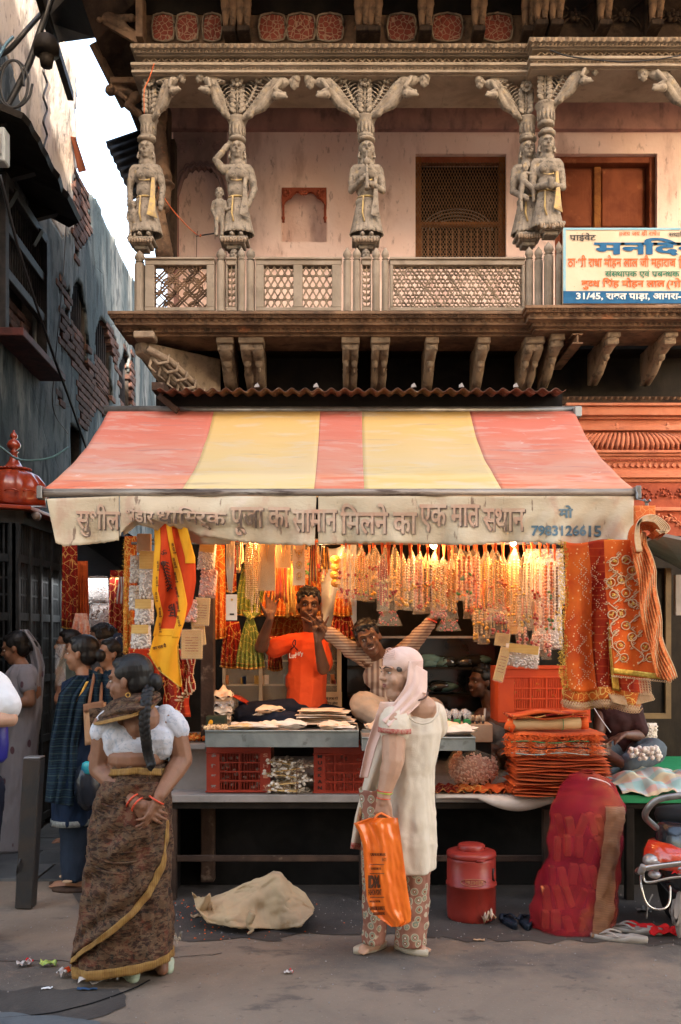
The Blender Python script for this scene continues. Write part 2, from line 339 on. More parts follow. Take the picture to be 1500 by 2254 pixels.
ORB = pm('orange_bead', (.66,.18,.03), (.5,.1,.02), 30, .4, 0)
GREB = pm('green_bead', (.08,.2,.04), (.05,.12,.03), 30, .4, 0)
STR = pm('red_hanging_thread', (.50,.08,.03), (.6,.18,.07), 30, .8, 0)
ETHREAD = pm('embroidery_cream_thread', (.66,.46,.28), (.60,.36,.18), 60, .5, .2, 90)
def fab(name, c1, c2, **kw): kw.setdefault('rough', .85); kw.setdefault('bump', .25); kw.setdefault('bs', 300); return pm(name, c1, c2, kw.pop('sc', 5), sheen=.25, **kw)
CHR = fab('red_sequin_chiffon', (.448,.044,.010), (.240,.012,.008), ov=[('vor', 34, .20, .12, (.85,.55,.2), .85), ('wz', (0,0,7), .93, 1, (.60,.12,.03), .5)])
CHO = fab('orange_sequin_chiffon', (.70,.14,.02), (.55,.07,.015), ov=[('vor', 34, .20, .12, (.85,.55,.25), .8)])
CHD = fab('deep_red_brocade', (.288,.020,.010), (.176,.010,.008), ov=[('edge', 16, .05, .02, (.62,.34,.10), .9), ('vor', 60, .18, .1, (.75,.45,.14), .8)])
CHG = fab('orange_gold_brocade', (.60,.15,.02), (.42,.07,.015), ov=[('edge', 22, .06, .02, (.72,.45,.12), .9), ('vor', 70, .25, .12, (.8,.52,.16), .9)], metal=.15)
CHGR = fab('green_gold_gauze', (.22,.26,.05), (.12,.16,.04), ov=[('edge', 20, .05, .02, (.60,.50,.14), .8), ('vor', 60, .2, .1, (.72,.6,.2), .8)])
SAFF = fab('saffron_red_flag', (.578,.064,.013), (.510,.043,.010))
YELF = fab('yellow_flag', (.76,.36,.02), (.68,.29,.02))
INK = fab('flag_black_print', (.05,.02,.015), (.09,.03,.02))
MATO = fab('orange_cotton_mat', (.66,.13,.028), (.46,.065,.015), rv=.25, bs=120, bump=.5, ov=[('noise', (2,30,60), .6, .7, (.30,.03,.01), .5)])
STRAW = pm('straw_mat_roll', (.62,.42,.22), (.50,.33,.16), (3,20,20), .8, .5, (5,80,80), bov=[('wx', (60,0,0), .3, .7, .5)])
PLAID = fab('pastel_plaid_cloth', (.46,.47,.46), (.34,.42,.46), ov=[('wx', (2.6,0,0), .45, .55, (.52,.30,.25), .85), ('wy', (0,2.2,0), .45, .55, (.20,.42,.38), .6), ('wy', (0,1.4,0), .6, .7, (.58,.48,.28), .7)])
GREENT = pm('green_painted_board', (.02,.26,.10), (.015,.19,.075), 4, .55, .2)
PAPER = pm('printed_paper', (.72,.56,.40), (.66,.46,.30), 14, .75, .3, 40, ov=[('noise', 22, .60, .66, (.62,.25,.08), .7)])
PAPW = pm('plain_newsprint', (.70,.62,.52), (.60,.50,.40), 10, .8, .3, 40)
CARDY = pm('yellow_leaflet', (.62,.42,.15), (.56,.34,.10), 12, .6, .2, 40, ov=[('wz', (0,0,34), .80, .9, (.35,.16,.05), .45)])
CARDB = pm('cardboard', (.44,.30,.19), (.38,.25,.15), 8, .8, .2, 40)
JUG = pm('red_water_cooler_plastic', (.299,.029,.019), (.247,.023,.016), 4, .38, .2, 20, ov=[('noise', (8,8,3), .56, .7, (.156,.019,.013), .6)])
TARP = pm('dusty_tan_tarpaulin', (.47,.35,.21), (.40,.29,.18), 5, .7, .4, 30, ov=[('noise', 8, .58, .7, (.28,.16,.07), .7), ('noise', 3, .55, .7, (.56,.46,.33), .6)])
NETR = pm('red_mesh_sack', (.44,.030,.035), (.30,.010,.03), 6, .6, .6, 90, alpha=.50, wr=1, ov=[('noise', 4, .5, .62, (.55,.12,.05), .7), ('noise', 3, .56, .7, (.30,.01,.09), .7)], bov=[('wz', (0,0,90), .3, .7, .5), ('wx', (90,0,0), .3, .7, .5)])
NETT = pm('brown_mesh_strip', (.36,.18,.08), (.24,.11,.05), 7, .55, .5, 90, alpha=.75, bov=[('wz', (0,0,70), .3, .7, .7), ('wx', (90,0,0), .3, .7, .4)], ov=[('wz', (0,0,40), .6, .8, (.12,.05,.02), .6)])
BUND = pm('orange_incense_box', (.78,.34,.14), (.72,.22,.07), 8, .6, .2, rv=.4)
ORBAG = pm('glossy_orange_polythene', (.88,.19,.015), (.80,.14,.01), 5, .3, .3, 10, coat=.35, dist=.01, subs=.1)
CREAMF = pm('cream_cotton_kurta', (.681,.589,.469), (.626,.524,.405), 3, .85, .3, 260, wr=.5, sheen=.2, ov=[('noise', (4,4,2), .52, .70, (.60,.47,.35), .5), ('noise', (9,9,3), .60, .72, (.56,.43,.31), .4)])
PINKF = pm('pale_pink_scarf', (.76,.55,.47), (.70,.47,.40), 6, .85, .3, 300, wr=.6, sheen=.2)
PAISL = pm('red_mandala_print', (.33,.16,.11), (.25,.10,.07), 12, .85, .2, 200, ov=[('vor', 22, .50, .44, (.50,.42,.30), .85, (0,0,0), .45), ('vor', 22, .38, .34, (.15,.22,.17), .9, (0,0,0), .45), ('vor', 22, .30, .27, (.42,.32,.20), .9, (0,0,0), .45), ('vor', 22, .22, .19, (.22,.05,.03), .9, (0,0,0), .45), ('vor', 22, .13, .10, (.70,.64,.55), 1, (0,0,0), .45)])
def skin0(n, a, b): return pm(n, a, b, 8, .5, .2, 90, subs=.08, spec=.35, ov=[('noise', 14, .55, .7, tuple(x*.8 for x in b), .4)])
REDT = pm('red_lace_trim', (.36,.03,.03), (.5,.3,.22), 90, .8, .3)
SK_W = skin0('warm_brown_skin', (.25,.118,.066), (.19,.085,.047))
SAREE = pm('brown_batik_saree', (.062,.028,.017), (.024,.013,.010), 14, .7, .4, 220, sheen=.2, wr=1, ov=[('noise', (34,34,60), .50, .57, (.125,.062,.034), .7), ('noise', (60,60,60), .55, .62, (.016,.018,.015), .85), ('noise', 9, .55, .64, (.14,.038,.022), .6), ('noise', (12,12,26), .49, .515, (.20,.125,.07), .35, (0,0,0), 2.5), ('noise', (20,20,70), .60, .66, (.16,.105,.06), .6)])
SGOLD = pm('mustard_saree_border', (.315,.188,.056), (.225,.120,.038), 30, .6, .4, 120, sheen=.2, ov=[('wx', (40,40,0), .6, .8, (.20,.09,.03), .6)])
BLOUSE = pm('white_printed_blouse', (.560,.552,.576), (.496,.496,.536), 5, .85, .3, 220, wr=.6, ov=[('noise', 20, .57, .60, (.30,.35,.42), .6, (0,0,0), 2), ('noise', 44, .60, .64, (.25,.30,.38), .5), ('noise', 9, .66, .72, (.42,.20,.36), .6)])
def skin(n, a, b): return pm(n, a, b, 8, .5, .2, 90, subs=.08, spec=.35, ov=[('noise', 14, .55, .7, tuple(x*.72 for x in b), .4)])
SK_D = skin('dark_brown_skin', (.139,.064,.035), (.105,.046,.026)); SK_M = skin('brown_skin', (.30,.15,.088), (.24,.115,.066)); SK_L = skin('light_brown_skin', (.50,.30,.20), (.43,.24,.155))
SK_DD = skin('deep_brown_skin', (.115,.05,.028), (.085,.037,.022))
HAIR = pm('black_hair', (.006,.005,.005), (.013,.011,.010), 20, .45, .5, (60,60,12), dist=.008, spec=.3); HAIRG = pm('greying_hair', (.03,.027,.025), (.16,.14,.13), (60,60,160), .5, .6, 100)
EYEW = pm('eye_white', (.62,.56,.52), (.56,.5,.46), 10, .25, 0); IRIS = pm('dark_iris', (.02,.01,.006), (.01,.006,.005), 10, .15, 0)
LIP = pm('dark_lip', (.17,.05,.04), (.12,.04,.032), 20, .45, .1); LIPL = pm('pale_lip', (.33,.13,.105), (.28,.1,.08), 20, .45, .1); TEETH = pm('teeth', (.66,.62,.54), (.6,.56,.5), 10, .3, 0)
ORT = pm('orange_cotton_tshirt', (.66,.085,.022), (.58,.065,.018), 4, .85, .3, 260, wr=.7, sheen=.2)
STRIPE = pm('striped_cotton_shirt', (.56,.44,.34), (.50,.39,.29), 4, .85, .2, 200, wr=.6, ov=[('wx', (9,0,0), .48, .62, (.20,.115,.085), .9), ('wx', (27,0,0), .8, .95, (.30,.19,.14), .6)])
STRIPES = pm('striped_cotton_sleeve', (.56,.44,.34), (.50,.39,.29), 4, .85, .2, 200, wr=.6, ov=[('wz', (0,0,17), .48, .62, (.20,.115,.085), .9), ('wz', (0,0,52), .8, .95, (.30,.19,.14), .6)])
KHAKI = pm('khaki_cotton', (.36,.28,.21), (.30,.23,.17), 5, .85, .3, 200, wr=.7); NAVY = pm('navy_track_fabric', (.012,.015,.028), (.007,.008,.015), 5, .7, .3, 200)
BLUEK = pm('deep_blue_kurta', (.008,.020,.049), (.006,.013,.032), 4, .75, .3, 200, sheen=.2)
BLUED = pm('blue_dupatta', (.008,.019,.039), (.005,.012,.024), 6, .8, .3, 200, sheen=.2, ov=[('wz', (0,0,7), .95, 1, (.090,.132,.114), .38), ('wz', (.6,.6,19), .93, .99, (.030,.096,.090), .38), ('noise', (30,30,12), .62, .7, (.060,.096,.090), .5)])
WHS = pm('white_lilac_saree', (.300,.294,.318), (.252,.246,.276), 4, .8, .3, 220, sheen=.2, ov=[('vor', (9,9,5), .17, .13, (.10,.035,.05), .85)])
WHT = pm('white_cotton', (.70,.70,.71), (.62,.62,.64), 4, .85, .3, 220, wr=.7)
GRNT = pm('sage_green_tshirt', (.20,.22,.18), (.15,.17,.14), 4, .85, .3, 220); BURL = pm('burlap_handbag', (.40,.24,.14), (.32,.18,.10), 14, .8, .5, 150)
DKS = pm('dark_floral_scarf', (.02,.025,.045), (.012,.014,.025), 10, .85, .2, 200, ov=[('noise', 26, .58, .64, (.35,.32,.32), .8)])
BANG = pm('orange_bangle', (.70,.08,.03), (.6,.06,.02), 10, .3, 0); BANGG = pm('green_bangle', (.45,.52,.05), (.35,.42,.04), 10, .3, 0)
SLIPG = pm('pale_green_rubber', (.42,.48,.36), (.36,.42,.31), 10, .6, .1); SLIPW = pm('cream_leather_shoe', (.52,.46,.36), (.44,.38,.29), 10, .6, .2)
SLIPGY = pm('grey_plastic_slipper', (.36,.33,.30), (.30,.27,.24), 10, .5, .2); SLIPD = pm('navy_rubber_slipper', (.02,.028,.045), (.014,.02,.03), 10, .6, .1)
REDC = pm('crumpled_red_cloth', (.62,.02,.02), (.5,.015,.02), 10, .7, .4, 60)
CHROME = pm('worn_chrome', (.55,.52,.48), (.42,.38,.34), 8, .22, .2, 40, metal=.9); SCOOT = pm('dark_metallic_scooter_paint', (.025,.032,.042), (.02,.025,.033), 5, .25, .1, 30, metal=.6, coat=.8)
LENSR = pm('red_lamp_lens', (.55,.02,.01), (.7,.08,.02), 8, .12, .2, 40, coat=1); LENSC = pm('clear_lamp_lens', (.25,.22,.21), (.42,.39,.37), 30, .1, .6, 60, metal=.3, coat=1); RUB = pm('black_rubber', (.015,.015,.016), (.01,.01,.01), 8, .6, .2)
STEEL = pm('dull_steel', (.30,.29,.28), (.18,.17,.16), 8, .4, .2, 40, metal=.7); GRB = pm('grey_wall_box', (.36,.38,.38), (.28,.3,.3), 6, .6, .1)
OPP = pm('cream_plaster_opposite', (.56,.44,.33), (.48,.37,.27), 1, .9, .3, 20); GREENL = pm('green_liquid', (.01,.22,.06), (.01,.16,.04), 8, .15, 0, coat=.5)
LBULB = pm('lit_bulb', (1,.9,.7), (1,.9,.7), 5, .5, 0, emit=(1,.72,.42), es=3.5)
LTUBE = pm('lit_tube_lamp', (1,.95,.9), (1,.95,.9), 5, .5, 0, emit=(.95,.97,1), es=6)
# ------------------------------------------------------------------ bodies
def hmat(yaw, pitch=0, roll=0): return Rz(yaw) @ Rx(pitch) @ Ry(roll)
def head_prims(m, c, R, s=1, full=1.0, ears=True):
    T = lambda x, y, z: V(c)+R @ (V((x, y, z))*s)
    m.ell(T(0,-.012,.032), (.074*s,.094*s,.084*s), R, 16, 10); m.ell(T(0,.020,-.028), (.060*full*s,.066*s,.080*s), R, 14, 9)
    m.ell(T(0,.048,-.082), (.034*full*s,.032*s,.028*s), R, 10, 7); m.ell(T(0,.02,-.07), (.050*full*s,.055*s,.038*s), R, 10, 7)
    for k in (-1, 1):
        m.ell(T(.036*k,.058,-.030), (.024*full*s,.023*s,.028*s), R, 8, 6)
        if ears: m.ell(T(.074*k,-.004,-.004), (.010*s,.018*s,.031*s), R @ Rz(.4*k), 8, 6)
        m.cap(T(.008*k,.087,.027), T(.046*k,.068,.030), .010*s, .008*s, 8)
    m.cap(T(0,.080,.022), T(0,.103,-.018), .008*s, .0125*s, 8); m.ell(T(.011,.093,-.022), .0095*s, None, 8, 5); m.ell(T(-.011,.093,-.022), .0095*s, None, 8, 5)
    m.cap(T(-.018,.080,-.048), T(.018,.080,-.048), .0095*s, .0095*s, 8); m.cap(T(-.015,.078,-.060), T(.015,.078,-.060), .0095*s, .0095*s, 8)
def face(par, c, R, s=1, lip=LIP, hair=HAIR, smile=False, look=(0,0)):
    T = lambda x, y, z: V(c)+R @ (V((x, y, z))*s)
    for k in (-1, 1):
        e = MB(); e.ell(T(.031*k,.0725,.006), (.0118*s,.008*s,.0058*s), R, 10, 7); eo = e.build('eye', EYEW, par, True)
        e = MB(); e.ell(T(.031*k+look[0],.0790,.006+look[1]), (.0056*s,.0034*s,.0053*s), R, 8, 6); e.build('iris', IRIS, eo, True)
        e = MB(); e.tube([T(.012*k,.094,.028), T(.030*k,.091,.036), T(.050*k,.076,.030)], [.0025*s,.0032*s,.0015*s], 6); e.build('eyebrow', hair, par, True)
        e = MB(); e.tube([T(.016*k,.083,.010), T(.030*k,.0875,.0155), T(.046*k,.073,.009)], .0012*s, 5); e.build('eyelid_line', hair, par, True)
    e = MB()
    if smile:
        e.tube([T(-.026,.078,-.046), T(-.012,.0895,-.052), T(.012,.0895,-.052), T(.026,.078,-.046)], .0032*s, 6); e.tube([T(-.020,.082,-.056), T(0,.088,-.068), T(.020,.082,-.056)], .0038*s, 6); e.build('lips', lip, par, True)
        e = MB(); e.tube([T(-.018,.086,-.053), T(0,.0895,-.057), T(.018,.0855,-.053)], .0030*s, 6); e.build('teeth', TEETH, par, True)
    else:
        e.tube([T(-.021,.081,-.051), T(-.006,.0905,-.048), T(.006,.0905,-.048), T(.021,.081,-.051)], .0042*s, 6); e.tube([T(-.019,.081,-.054), T(0,.089,-.059), T(.019,.081,-.054)], .005*s, 6); e.build('lips', lip, par, True)
def hair(par, c, R, s=1, mt=HAIR, style='short', seed=1, line=.085, name='hair'):
    T = lambda x, y, z: V(c)+R @ (V((x, y, z))*s); m = MB(); rnd = random.Random(seed)
    m.ell(T(0,-.026,.046), (.081*s,.094*s,.082*s), R, 16, 10); m.ell(T(0,-.050,.0), (.074*s,.062*s,.075*s), R, 14, 9)
    m.ell(T(0,.020,line), (.062*s,.050*s,.030*s), R, 12, 7)
    for k in (-1, 1): m.ell(T(.067*k,-.002,.042), (.013*s,.045*s,.034*s), R, 8, 6)
    if style == 'short':
        for i in range(70):
            a = rnd.uniform(0, 2*pi); b = rnd.uniform(.15, 1.45); d = V((cos(a)*cos(b)*.082, sin(a)*cos(b)*.095-.022, .05+sin(b)*.078))
            q = V((cos(a)*cos(b), sin(a)*cos(b)+.5, sin(b)*.8)).normalized()
            m.cap(T(*d), T(*(d+q*rnd.uniform(.004, .014))), .010*s, .003*s, 6)
    if style in ('bun', 'braid'):
        m.ell(T(0,-.125,-.01), (.040*s,.035*s,.042*s), R, 12, 8)
    return m.build(name, mt, par, True, remesh=.0045*max(s, .6), sm=2)
def hand(m, w, d, n, sd, s=1, curl=(.3,.3,.35,.4), thumb=(.6,.3), spread=.06, L=1, pal=1):
    w = V(w); d = V(d).normalized(); n = V(n); n = (n-d*n.dot(d)).normalized(); t = d.cross(n)*sd
    m.cap(w-d*.01, w+d*.03*s, .024*s, .026*s, 8)
    for k in range(4):
        kn = w+d*(.088-.004*abs(k-1.2))*s*pal+t*(.030-.0195*k)*s
        m.cap(w+d*.012*s+t*(.015-.010*k)*s, kn, .0145*s, .0115*s, 8)
        c = curl[k] if not hasattr(curl[k], '__len__') else None; cs = (c*.8, c*1.1, c*.7) if c is not None else curl[k]
        dd = (d+t*(1.5-k)*spread*1.6).normalized(); p = kn; a = 0; r = .0100-.0006*k*.5
        for j, q in enumerate((.45,.30,.25)):
            a += cs[j]; e = (dd*cos(a)+n*sin(a)); p2 = p+e*((.080,.088,.082,.064)[k]*q*s*L); m.cap(p, p2, (r-.0006*j)*s, (r-.0012-.0007*j)*s, 7); p = p2
    b = w+d*.018*s+t*.024*s; a = thumb[0]; e = (d*cos(a)+t*sin(a)).normalized(); k1 = b+(e*.9+n*.25).normalized()*.042*s; m.cap(b, k1, .016*s, .0125*s, 8)
    a2 = thumb[0]-thumb[1]; e2 = (d*cos(a2)+t*sin(a2)+n*(.25+thumb[1]*.5)).normalized(); k2 = k1+e2*.030*s; m.cap(k1, k2, .012*s, .0105*s, 7); k3 = k2+(e2+n*thumb[1]*.6).normalized()*.024*s; m.cap(k2, k3, .0105*s, .0085*s, 7)
def arm(m, a, b, c, s=1, r=(.052,.044,.041,.026)):
    a = V(a); b = V(b); c = V(c)
    m.cap(a, a.lerp(b,.5), r[0]*s, r[0]*.92*s); m.cap(a.lerp(b,.45), b, r[0]*.92*s, r[1]*s); m.cap(b, b.lerp(c,.35), r[1]*.98*s, r[2]*s); m.cap(b.lerp(c,.3), c, r[2]*s, r[3]*s)
def leg(m, a, b, c, s=1, r=(.085,.058,.055,.035)):
    a = V(a); b = V(b); c = V(c); m.cap(a, b, r[0]*s, r[1]*s); m.cap(b, b.lerp(c,.35), r[1]*s, r[2]*s); m.cap(b.lerp(c,.3), c, r[2]*s, r[3]*s)
def foot(m, an, yaw, s=1, L=.15):
    R = Rz(yaw); an = V(an); f = V((an.x, an.y, .03)); m.cap(an, f+V((0,0,.01)), .033*s, .034*s); m.cap(f-R@V((0,.02,0)), f+R@V((0,L*.55,-.005)), .030*s, .026*s)
    for k in range(5): m.cap(f+R@V(((k-2)*.015,L*.5,-.01)), f+R@V(((k-2)*.018,L*.8-abs(k-1)*.006,-.014)), .013*s, .010*s, 6)
def torso(m, pel, ch, nk, R, w=.17, d=.11, s=1, waist=.8, hip=1.0):
    pel = V(pel); ch = V(ch); nk = V(nk)
    m.ell(pel, (w*hip*s, d*1.15*s, .12*s), R, 16, 9); mid = pel.lerp(ch, .5); m.ell(mid, (w*waist*s, d*.92*s, .16*s), R, 16, 9)
    m.ell(ch, (w*.98*s, d*s, .15*s), R, 16, 9); top = ch.lerp(nk, .55); m.ell(top, (w*.85*s, d*.75*s, .08*s), R, 14, 8)
def cloth_blob(name, prims, mt, par, vox=.008, disp=.012, ds=.06, sm=4, **kw):
    m = MB()
    for p in prims:
        if p[0] == 'c': m.cap(*p[1:])
        else: m.ell(*p[1:])
    return m.build(name, mt, par, True, remesh=vox, sm=sm, disp=disp, dscale=ds, **kw)
def spl(pts, n=8):                       # Catmull-Rom through points
    pts = [V(p) for p in pts]; q = [pts[0]*2-pts[1]]+pts+[pts[-1]*2-pts[-2]]; out = []
    for i in range(1, len(q)-2):
        for k in range(n):
            t = k/n; a, b, c, d = q[i-1:i+3]
            out.append(.5*((2*b)+(c-a)*t+(2*a-5*b+4*c-d)*t*t+(3*b-a-3*c+d)*t**3))
    return out+[pts[-1]]
# ------------------------------------------------------------------ ground
g = MB(); g.grid(lambda u, v: V((lerp(-60,60,u), lerp(-30,90,v), 0)), 12, 12); g.build('ground', ROAD, kind='structure')
def patch(name, pts, mt, z, jit=.03, seed=1):
    p = spl([V((x, y, z)) for x, y in pts+[pts[0]]], 8)[:-1]
    p = [V((q.x+nz(q,9,seed)*jit, q.y+nz(q,9,seed+5)*jit, z)) for q in p]; m = MB(); m.add(p, [tuple(range(len(p)))]); return m.build(name, mt, kind='structure')
patch('painted_bench_shade', [(-1.35,5.1),(-.7,5.02),(0,5.12),(.7,5.0),(1.4,4.98),(2.2,4.8),(3.2,4.7),(3.4,7.0),(0,7.2),(-2,7.2)], WET_SHADE, .004, .15)  # dark sheet painting the shade on the road in front of the bench
patch('damp_gutter_stain', [(-1.9,4.25),(-1.35,4.32),(-1.0,4.3),(-.92,4.18),(-1.05,4.0),(-1.3,3.98),(-1.7,4.05)], WET_SHADE, .004, .06, 4)
patch('concrete_patch', [(-2.4,3.75),(-1.6,4.02),(-1.15,3.99),(-.97,3.9),(-1.1,3.72),(-1.5,3.55),(-2.3,3.4)], ALLEYM, .008, .03, 8)
pav = thing('alley_pavement', (-2.3, 8, 0), kind='structure')
pm_ = MB(); pm_.bx(-3.6,-1.5,6.3,18,-.05,.004); pm_.build('paving_bed', MORT, pav)
sl_ = None
for i in range(24):
    for j in range(5):
        x = -3.45+j*.42+(i%2)*.2; y = 6.42+i*.42
        if x > -1.45: continue
        if sl_ is None: m = MB(); m.box((x,y,.004),(.405,.405,.03)); sl_ = m.build('paving_slab', ALLEYM, pav); base = V((x,y,0)); continue
        c = sl_.copy(); COL.objects.link(c); c.parent = pav; c.location = V((x,y,U(-.003,.003)))-base
for k, pts in enumerate(([(-2.2,4.62),(-1.5,4.7),(-1.2,4.66),(-.6,4.8)],[(1.1,3.6),(1.5,3.95),(2.2,4.05)])):
    m = MB(); q = spl([V((x,y,.003)) for x, y in pts], 14); m.tube([v+V((.012*nz(v,25,k),.02*nz(v,18,k+3),0)) for v in q], [.0025+.0035*abs(nz(v,9,k)) for v in q], 4, flat=.3); m.build('ground_crack', MORT, kind='structure')
# ------------------------------------------------------------------ building across the street, behind the camera: it shades the lane
op = thing('building', (0,-2.5,0), 'tall cream plastered building across the lane with rows of shuttered windows', 'building')
m = MB(); m.bx(-6.5,8.5,-8,-2.2,0,10.95); m.build('wall', OPP, op)
for i in range(4):
    for j in range(2):
        m = MB(); m.bx(-5+i*3.4,-3.8+i*3.4,-2.24,-2.15,1.2+j*3.4,2.8+j*3.4); m.build('shutter', WOODD, op)
# ------------------------------------------------------------------ building on the left of the alley
def Dp(px, off=0): return (2.6-off)/((CX-px)/F-.0429)
def Wp(D, z, off=0): return V((-2.6-.0429*D+off, D, z))
def Wq(px, py, off=0): D = Dp(px, off); return V((-2.6-.0429*D+off, D, EYE+(CY-py)/F*D))
lb = thing('old_house', Wp(10,0), 'weathered grey plastered house with exposed brick along the left side of the alley', 'building')
m = MB(); m.add([Wp(5.5,0,-.13), Wp(19,0,-.13), Wp(19,7.0,-.13), Wp(5.5,7.0,-.13), Wp(11.02,7.0,-.13), Wp(11.02,8.0,-.13), Wp(5.5,8.0,-.13)], [(0,1,2,3),(3,4,5,6)]); m.build('brick_core', MORT, lb)
m = MB()
for a, b, h in ((5.5,10.98,7.95),(10.99,19,6.95)): q = [Wp(a,0,-.15), Wp(b,0,-.15), V((-7,b,0)), V((-7,a,0))]; m.add(q+[v+V((0,0,h)) for v in q], [(0,1,2,3),(4,5,6,7),(0,1,5,4),(1,2,6,5),(2,3,7,6),(3,0,4,7)])
m.build('rear_wall', PL, lb)
def proj(p): return CX+p.x/p.y*F, CY-(p.z-EYE)/p.y*F
wins = [(8.15,9.35,4.2,5.5,0),(10.85,11.6,4.9,5.78,1),(12.1,13.1,4.85,5.78,1),(13.75,14.5,4.6,5.8,1),(10.75,11.25,3.45,4.0,0)]
zones = [(172,455,17,125,.5),(168,745,30,60,.3),(200,850,36,62,.6),(137,690,9,90,.3),(228,790,24,90,.35),(274,840,16,80,0),(190,400,14,60,.4),(128,905,8,20,.4),(178,880,14,60,.5)]
def inwin(D, z, g=0):
    for a, b, c, d, ar in wins:
        if a-g < D < b+g and c-g < z < d+g:
            if ar:
                u = (D-(a+b)/2)/((b-a)/2); 
                if z > d-.28*abs(u)**2.2+g*.2: continue
            return True
    return False
def bare(D, z):
    x, y = proj(Wp(D, z)); x += nz((D, z, 0), 2.2)*16+nz((D,z,3),7)*7; y += nz((z, D, 2), 2.2)*40+nz((z,D,3),7)*14
    for a, b, rx, ry, sl in zones:
        dy = y-b-(x-a)*sl*2
        if ((x-a)/rx/.85)**2+(dy/ry/.9)**2 < 1: return True
    return False
m = MB(); mu = MB(); s_ = .055; idx = {}; idu = {}
for i in range(int(13.2/s_)):
    for j in range(int(8.15/s_)):
        D = 5.6+i*s_; z = j*s_
        top = 8.05+nz((D,0,0),3)*.08 if D < 11.02+nz((z,0,0),4)*.08 else 7.08+nz((D,0,0),2)*.1+nz((D,0,1),9)*.04
        if z > top or inwin(D+s_/2, z+s_/2) or bare(D, z): continue
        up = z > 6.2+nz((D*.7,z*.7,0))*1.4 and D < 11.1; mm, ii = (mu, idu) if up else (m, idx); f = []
        for a, b in ((0,0),(1,0),(1,1),(0,1)):
            k = (i+a, j+b)
            if k not in ii: ii[k] = len(mm.v); d = D+a*s_; zz = z+b*s_; mm.v.append(Wp(d, zz, .012*nz((d,zz,0),1.7)+.008*nz((d,zz,0),7)))
            f.append(ii[k])
        mm.f.append(tuple(f))
m.build('plaster', PL, lb, True, solid=.035); mu.build('upper_plaster', PLUP, lb, True, solid=.035, label='sun-bleached whitewashed plaster')  # the upper plaster's bleached tone is sunlight put into the colour
m = MB(); m.box((0,0,0),(.075,.215,.07)); bk = None; nb_ = 0
for r in range(int(7.3/.083)):
    z = .3+r*.083
    for q in range(60):
        D = 7.6+q*.228+(r%2)*.11; inside = any(a < D < b and c-.1 < z < (c+(d-c)*(.42 if k != 4 else .75) if k != 1 else c+.35) for k, (a, b, c, d, ar) in enumerate(wins[1:4], 1)) or (8.2 < D < 9.3 and 4.25 < z < 4.62)
        if not (bare(D, z) or inside) or (inwin(D, z, .06) and not inside) or nb_ >= 295 or z > 6.95 and D > 11: continue
        p = Wp(D, z, U(-.005,.012)-(.05 if inside else 0)); nb_ += 1
        if bk is None: b0 = p; bk = m_ = MB(); m_.box(p-V((.045,0,0)),(.15,.213,.069)); bk = m_.build('brick', BRICK, lb, bevel=.006, loc=WL(lb)); continue
        c = bk.copy(); COL.objects.link(c); c.parent = lb; c.location = p-b0
for k, (a, b, c, d, ar) in enumerate(wins):                      # window recesses, bars
    rc = MB(); rc.add([Wp(a-.1,c-.05,-.125),Wp(b+.1,c-.05,-.125),Wp(b+.1,d+.02,-.125),Wp(a-.1,d+.02,-.125)], [(0,1,2,3)]); w = rc.build('window', DARK, lb)
    rv = MB()
    for (p, q) in (((a,c),(a,d)),((b,c),(b,d)),((a,c),(b,c))): rv.add([Wp(*p,.0),Wp(*q,.0),Wp(*q,-.13),Wp(*p,-.13)], [(0,1,2,3)])
    rv.build('reveal', MORT, w)
    if k in (1,2,3): 
        for t in range(7):
            D = lerp(a, b, (t+1)/8); br = MB(); br.tube([Wp(D, c+.3, -.05), Wp(D, d-.04, -.05)], .011, 6); br.build('window_bar', WOODD, w)
bw = thing('timber_window', Wp(8.7,4.2), 'big dark barred timber window projecting from the left house over a brick infill', 'window')
A0, B0, C0, E0 = 8.1, 9.42, 4.2, 5.5
for (p, q, ww) in (((A0,C0),(A0,E0),.1),((B0,C0),(B0,E0),.1),((A0,E0),(B0,E0),.09),((A0,4.72),(B0,4.72),.06),((A0,5.12),(B0,5.12),.05)):
    m = MB(); m.bar(Wp(*p,.07),Wp(*q,.07),ww,.09); m.build('frame_rail', WOODD, bw, bevel=.006)
m = MB(); m.bar(Wp(A0-.06,C0-.03,.12),Wp(B0+.08,C0-.03,.12),.3,.07); m.build('sill', WOODR, bw, bevel=.006)
m = MB(); m.bar(Wp(B0+.07,C0,.04),Wp(B0+.07,E0+.1,.04),.05,.1); m.build('outer_jamb', WOODR, bw)
for t in range(17):
    D = lerp(A0+.06, B0-.06, t/16); m = MB(); m.tube([Wp(D,4.74,.05), Wp(D,5.48,.05)], .011, 6); m.build('window_bar', WOODD, bw)
ch = thing('stone_hood', Wp(8.4,5.5), 'dark broken stone hood jutting out above the barred timber window', 'canopy')
m = MB(); n_ = 16; top = []; 
for i in range(n_+1):
    D = lerp(7.3, 9.25, i/n_); o = .5+nz((D,0,0),5)*.03 - (.12 if i == n_ else 0); top.append((Wp(D,5.78,.0), Wp(D,5.58,o)))
m.add([p for a in top for p in a], [(2*i,2*i+1,2*i+3,2*i+2) for i in range(n_)]); m.build('slab', SHOPD, ch, solid=.05)
for D in (7.5, 8.3, 9.1): m = MB(); m.prism([(0,0),(.38,.1),(.38,.16),(0,.2),(0,-.25),(.06,-.22),(.14,-.08)], Wp(D,5.56,0), (1,0,0), (0,0,1), (0,.07,0)); m.build('bracket', SHOPD, ch)
rf = thing('rust_sheet', Wq(172,330), 'rusty orange metal sheet sticking out from the roof edge of the left house', 'metal sheet')
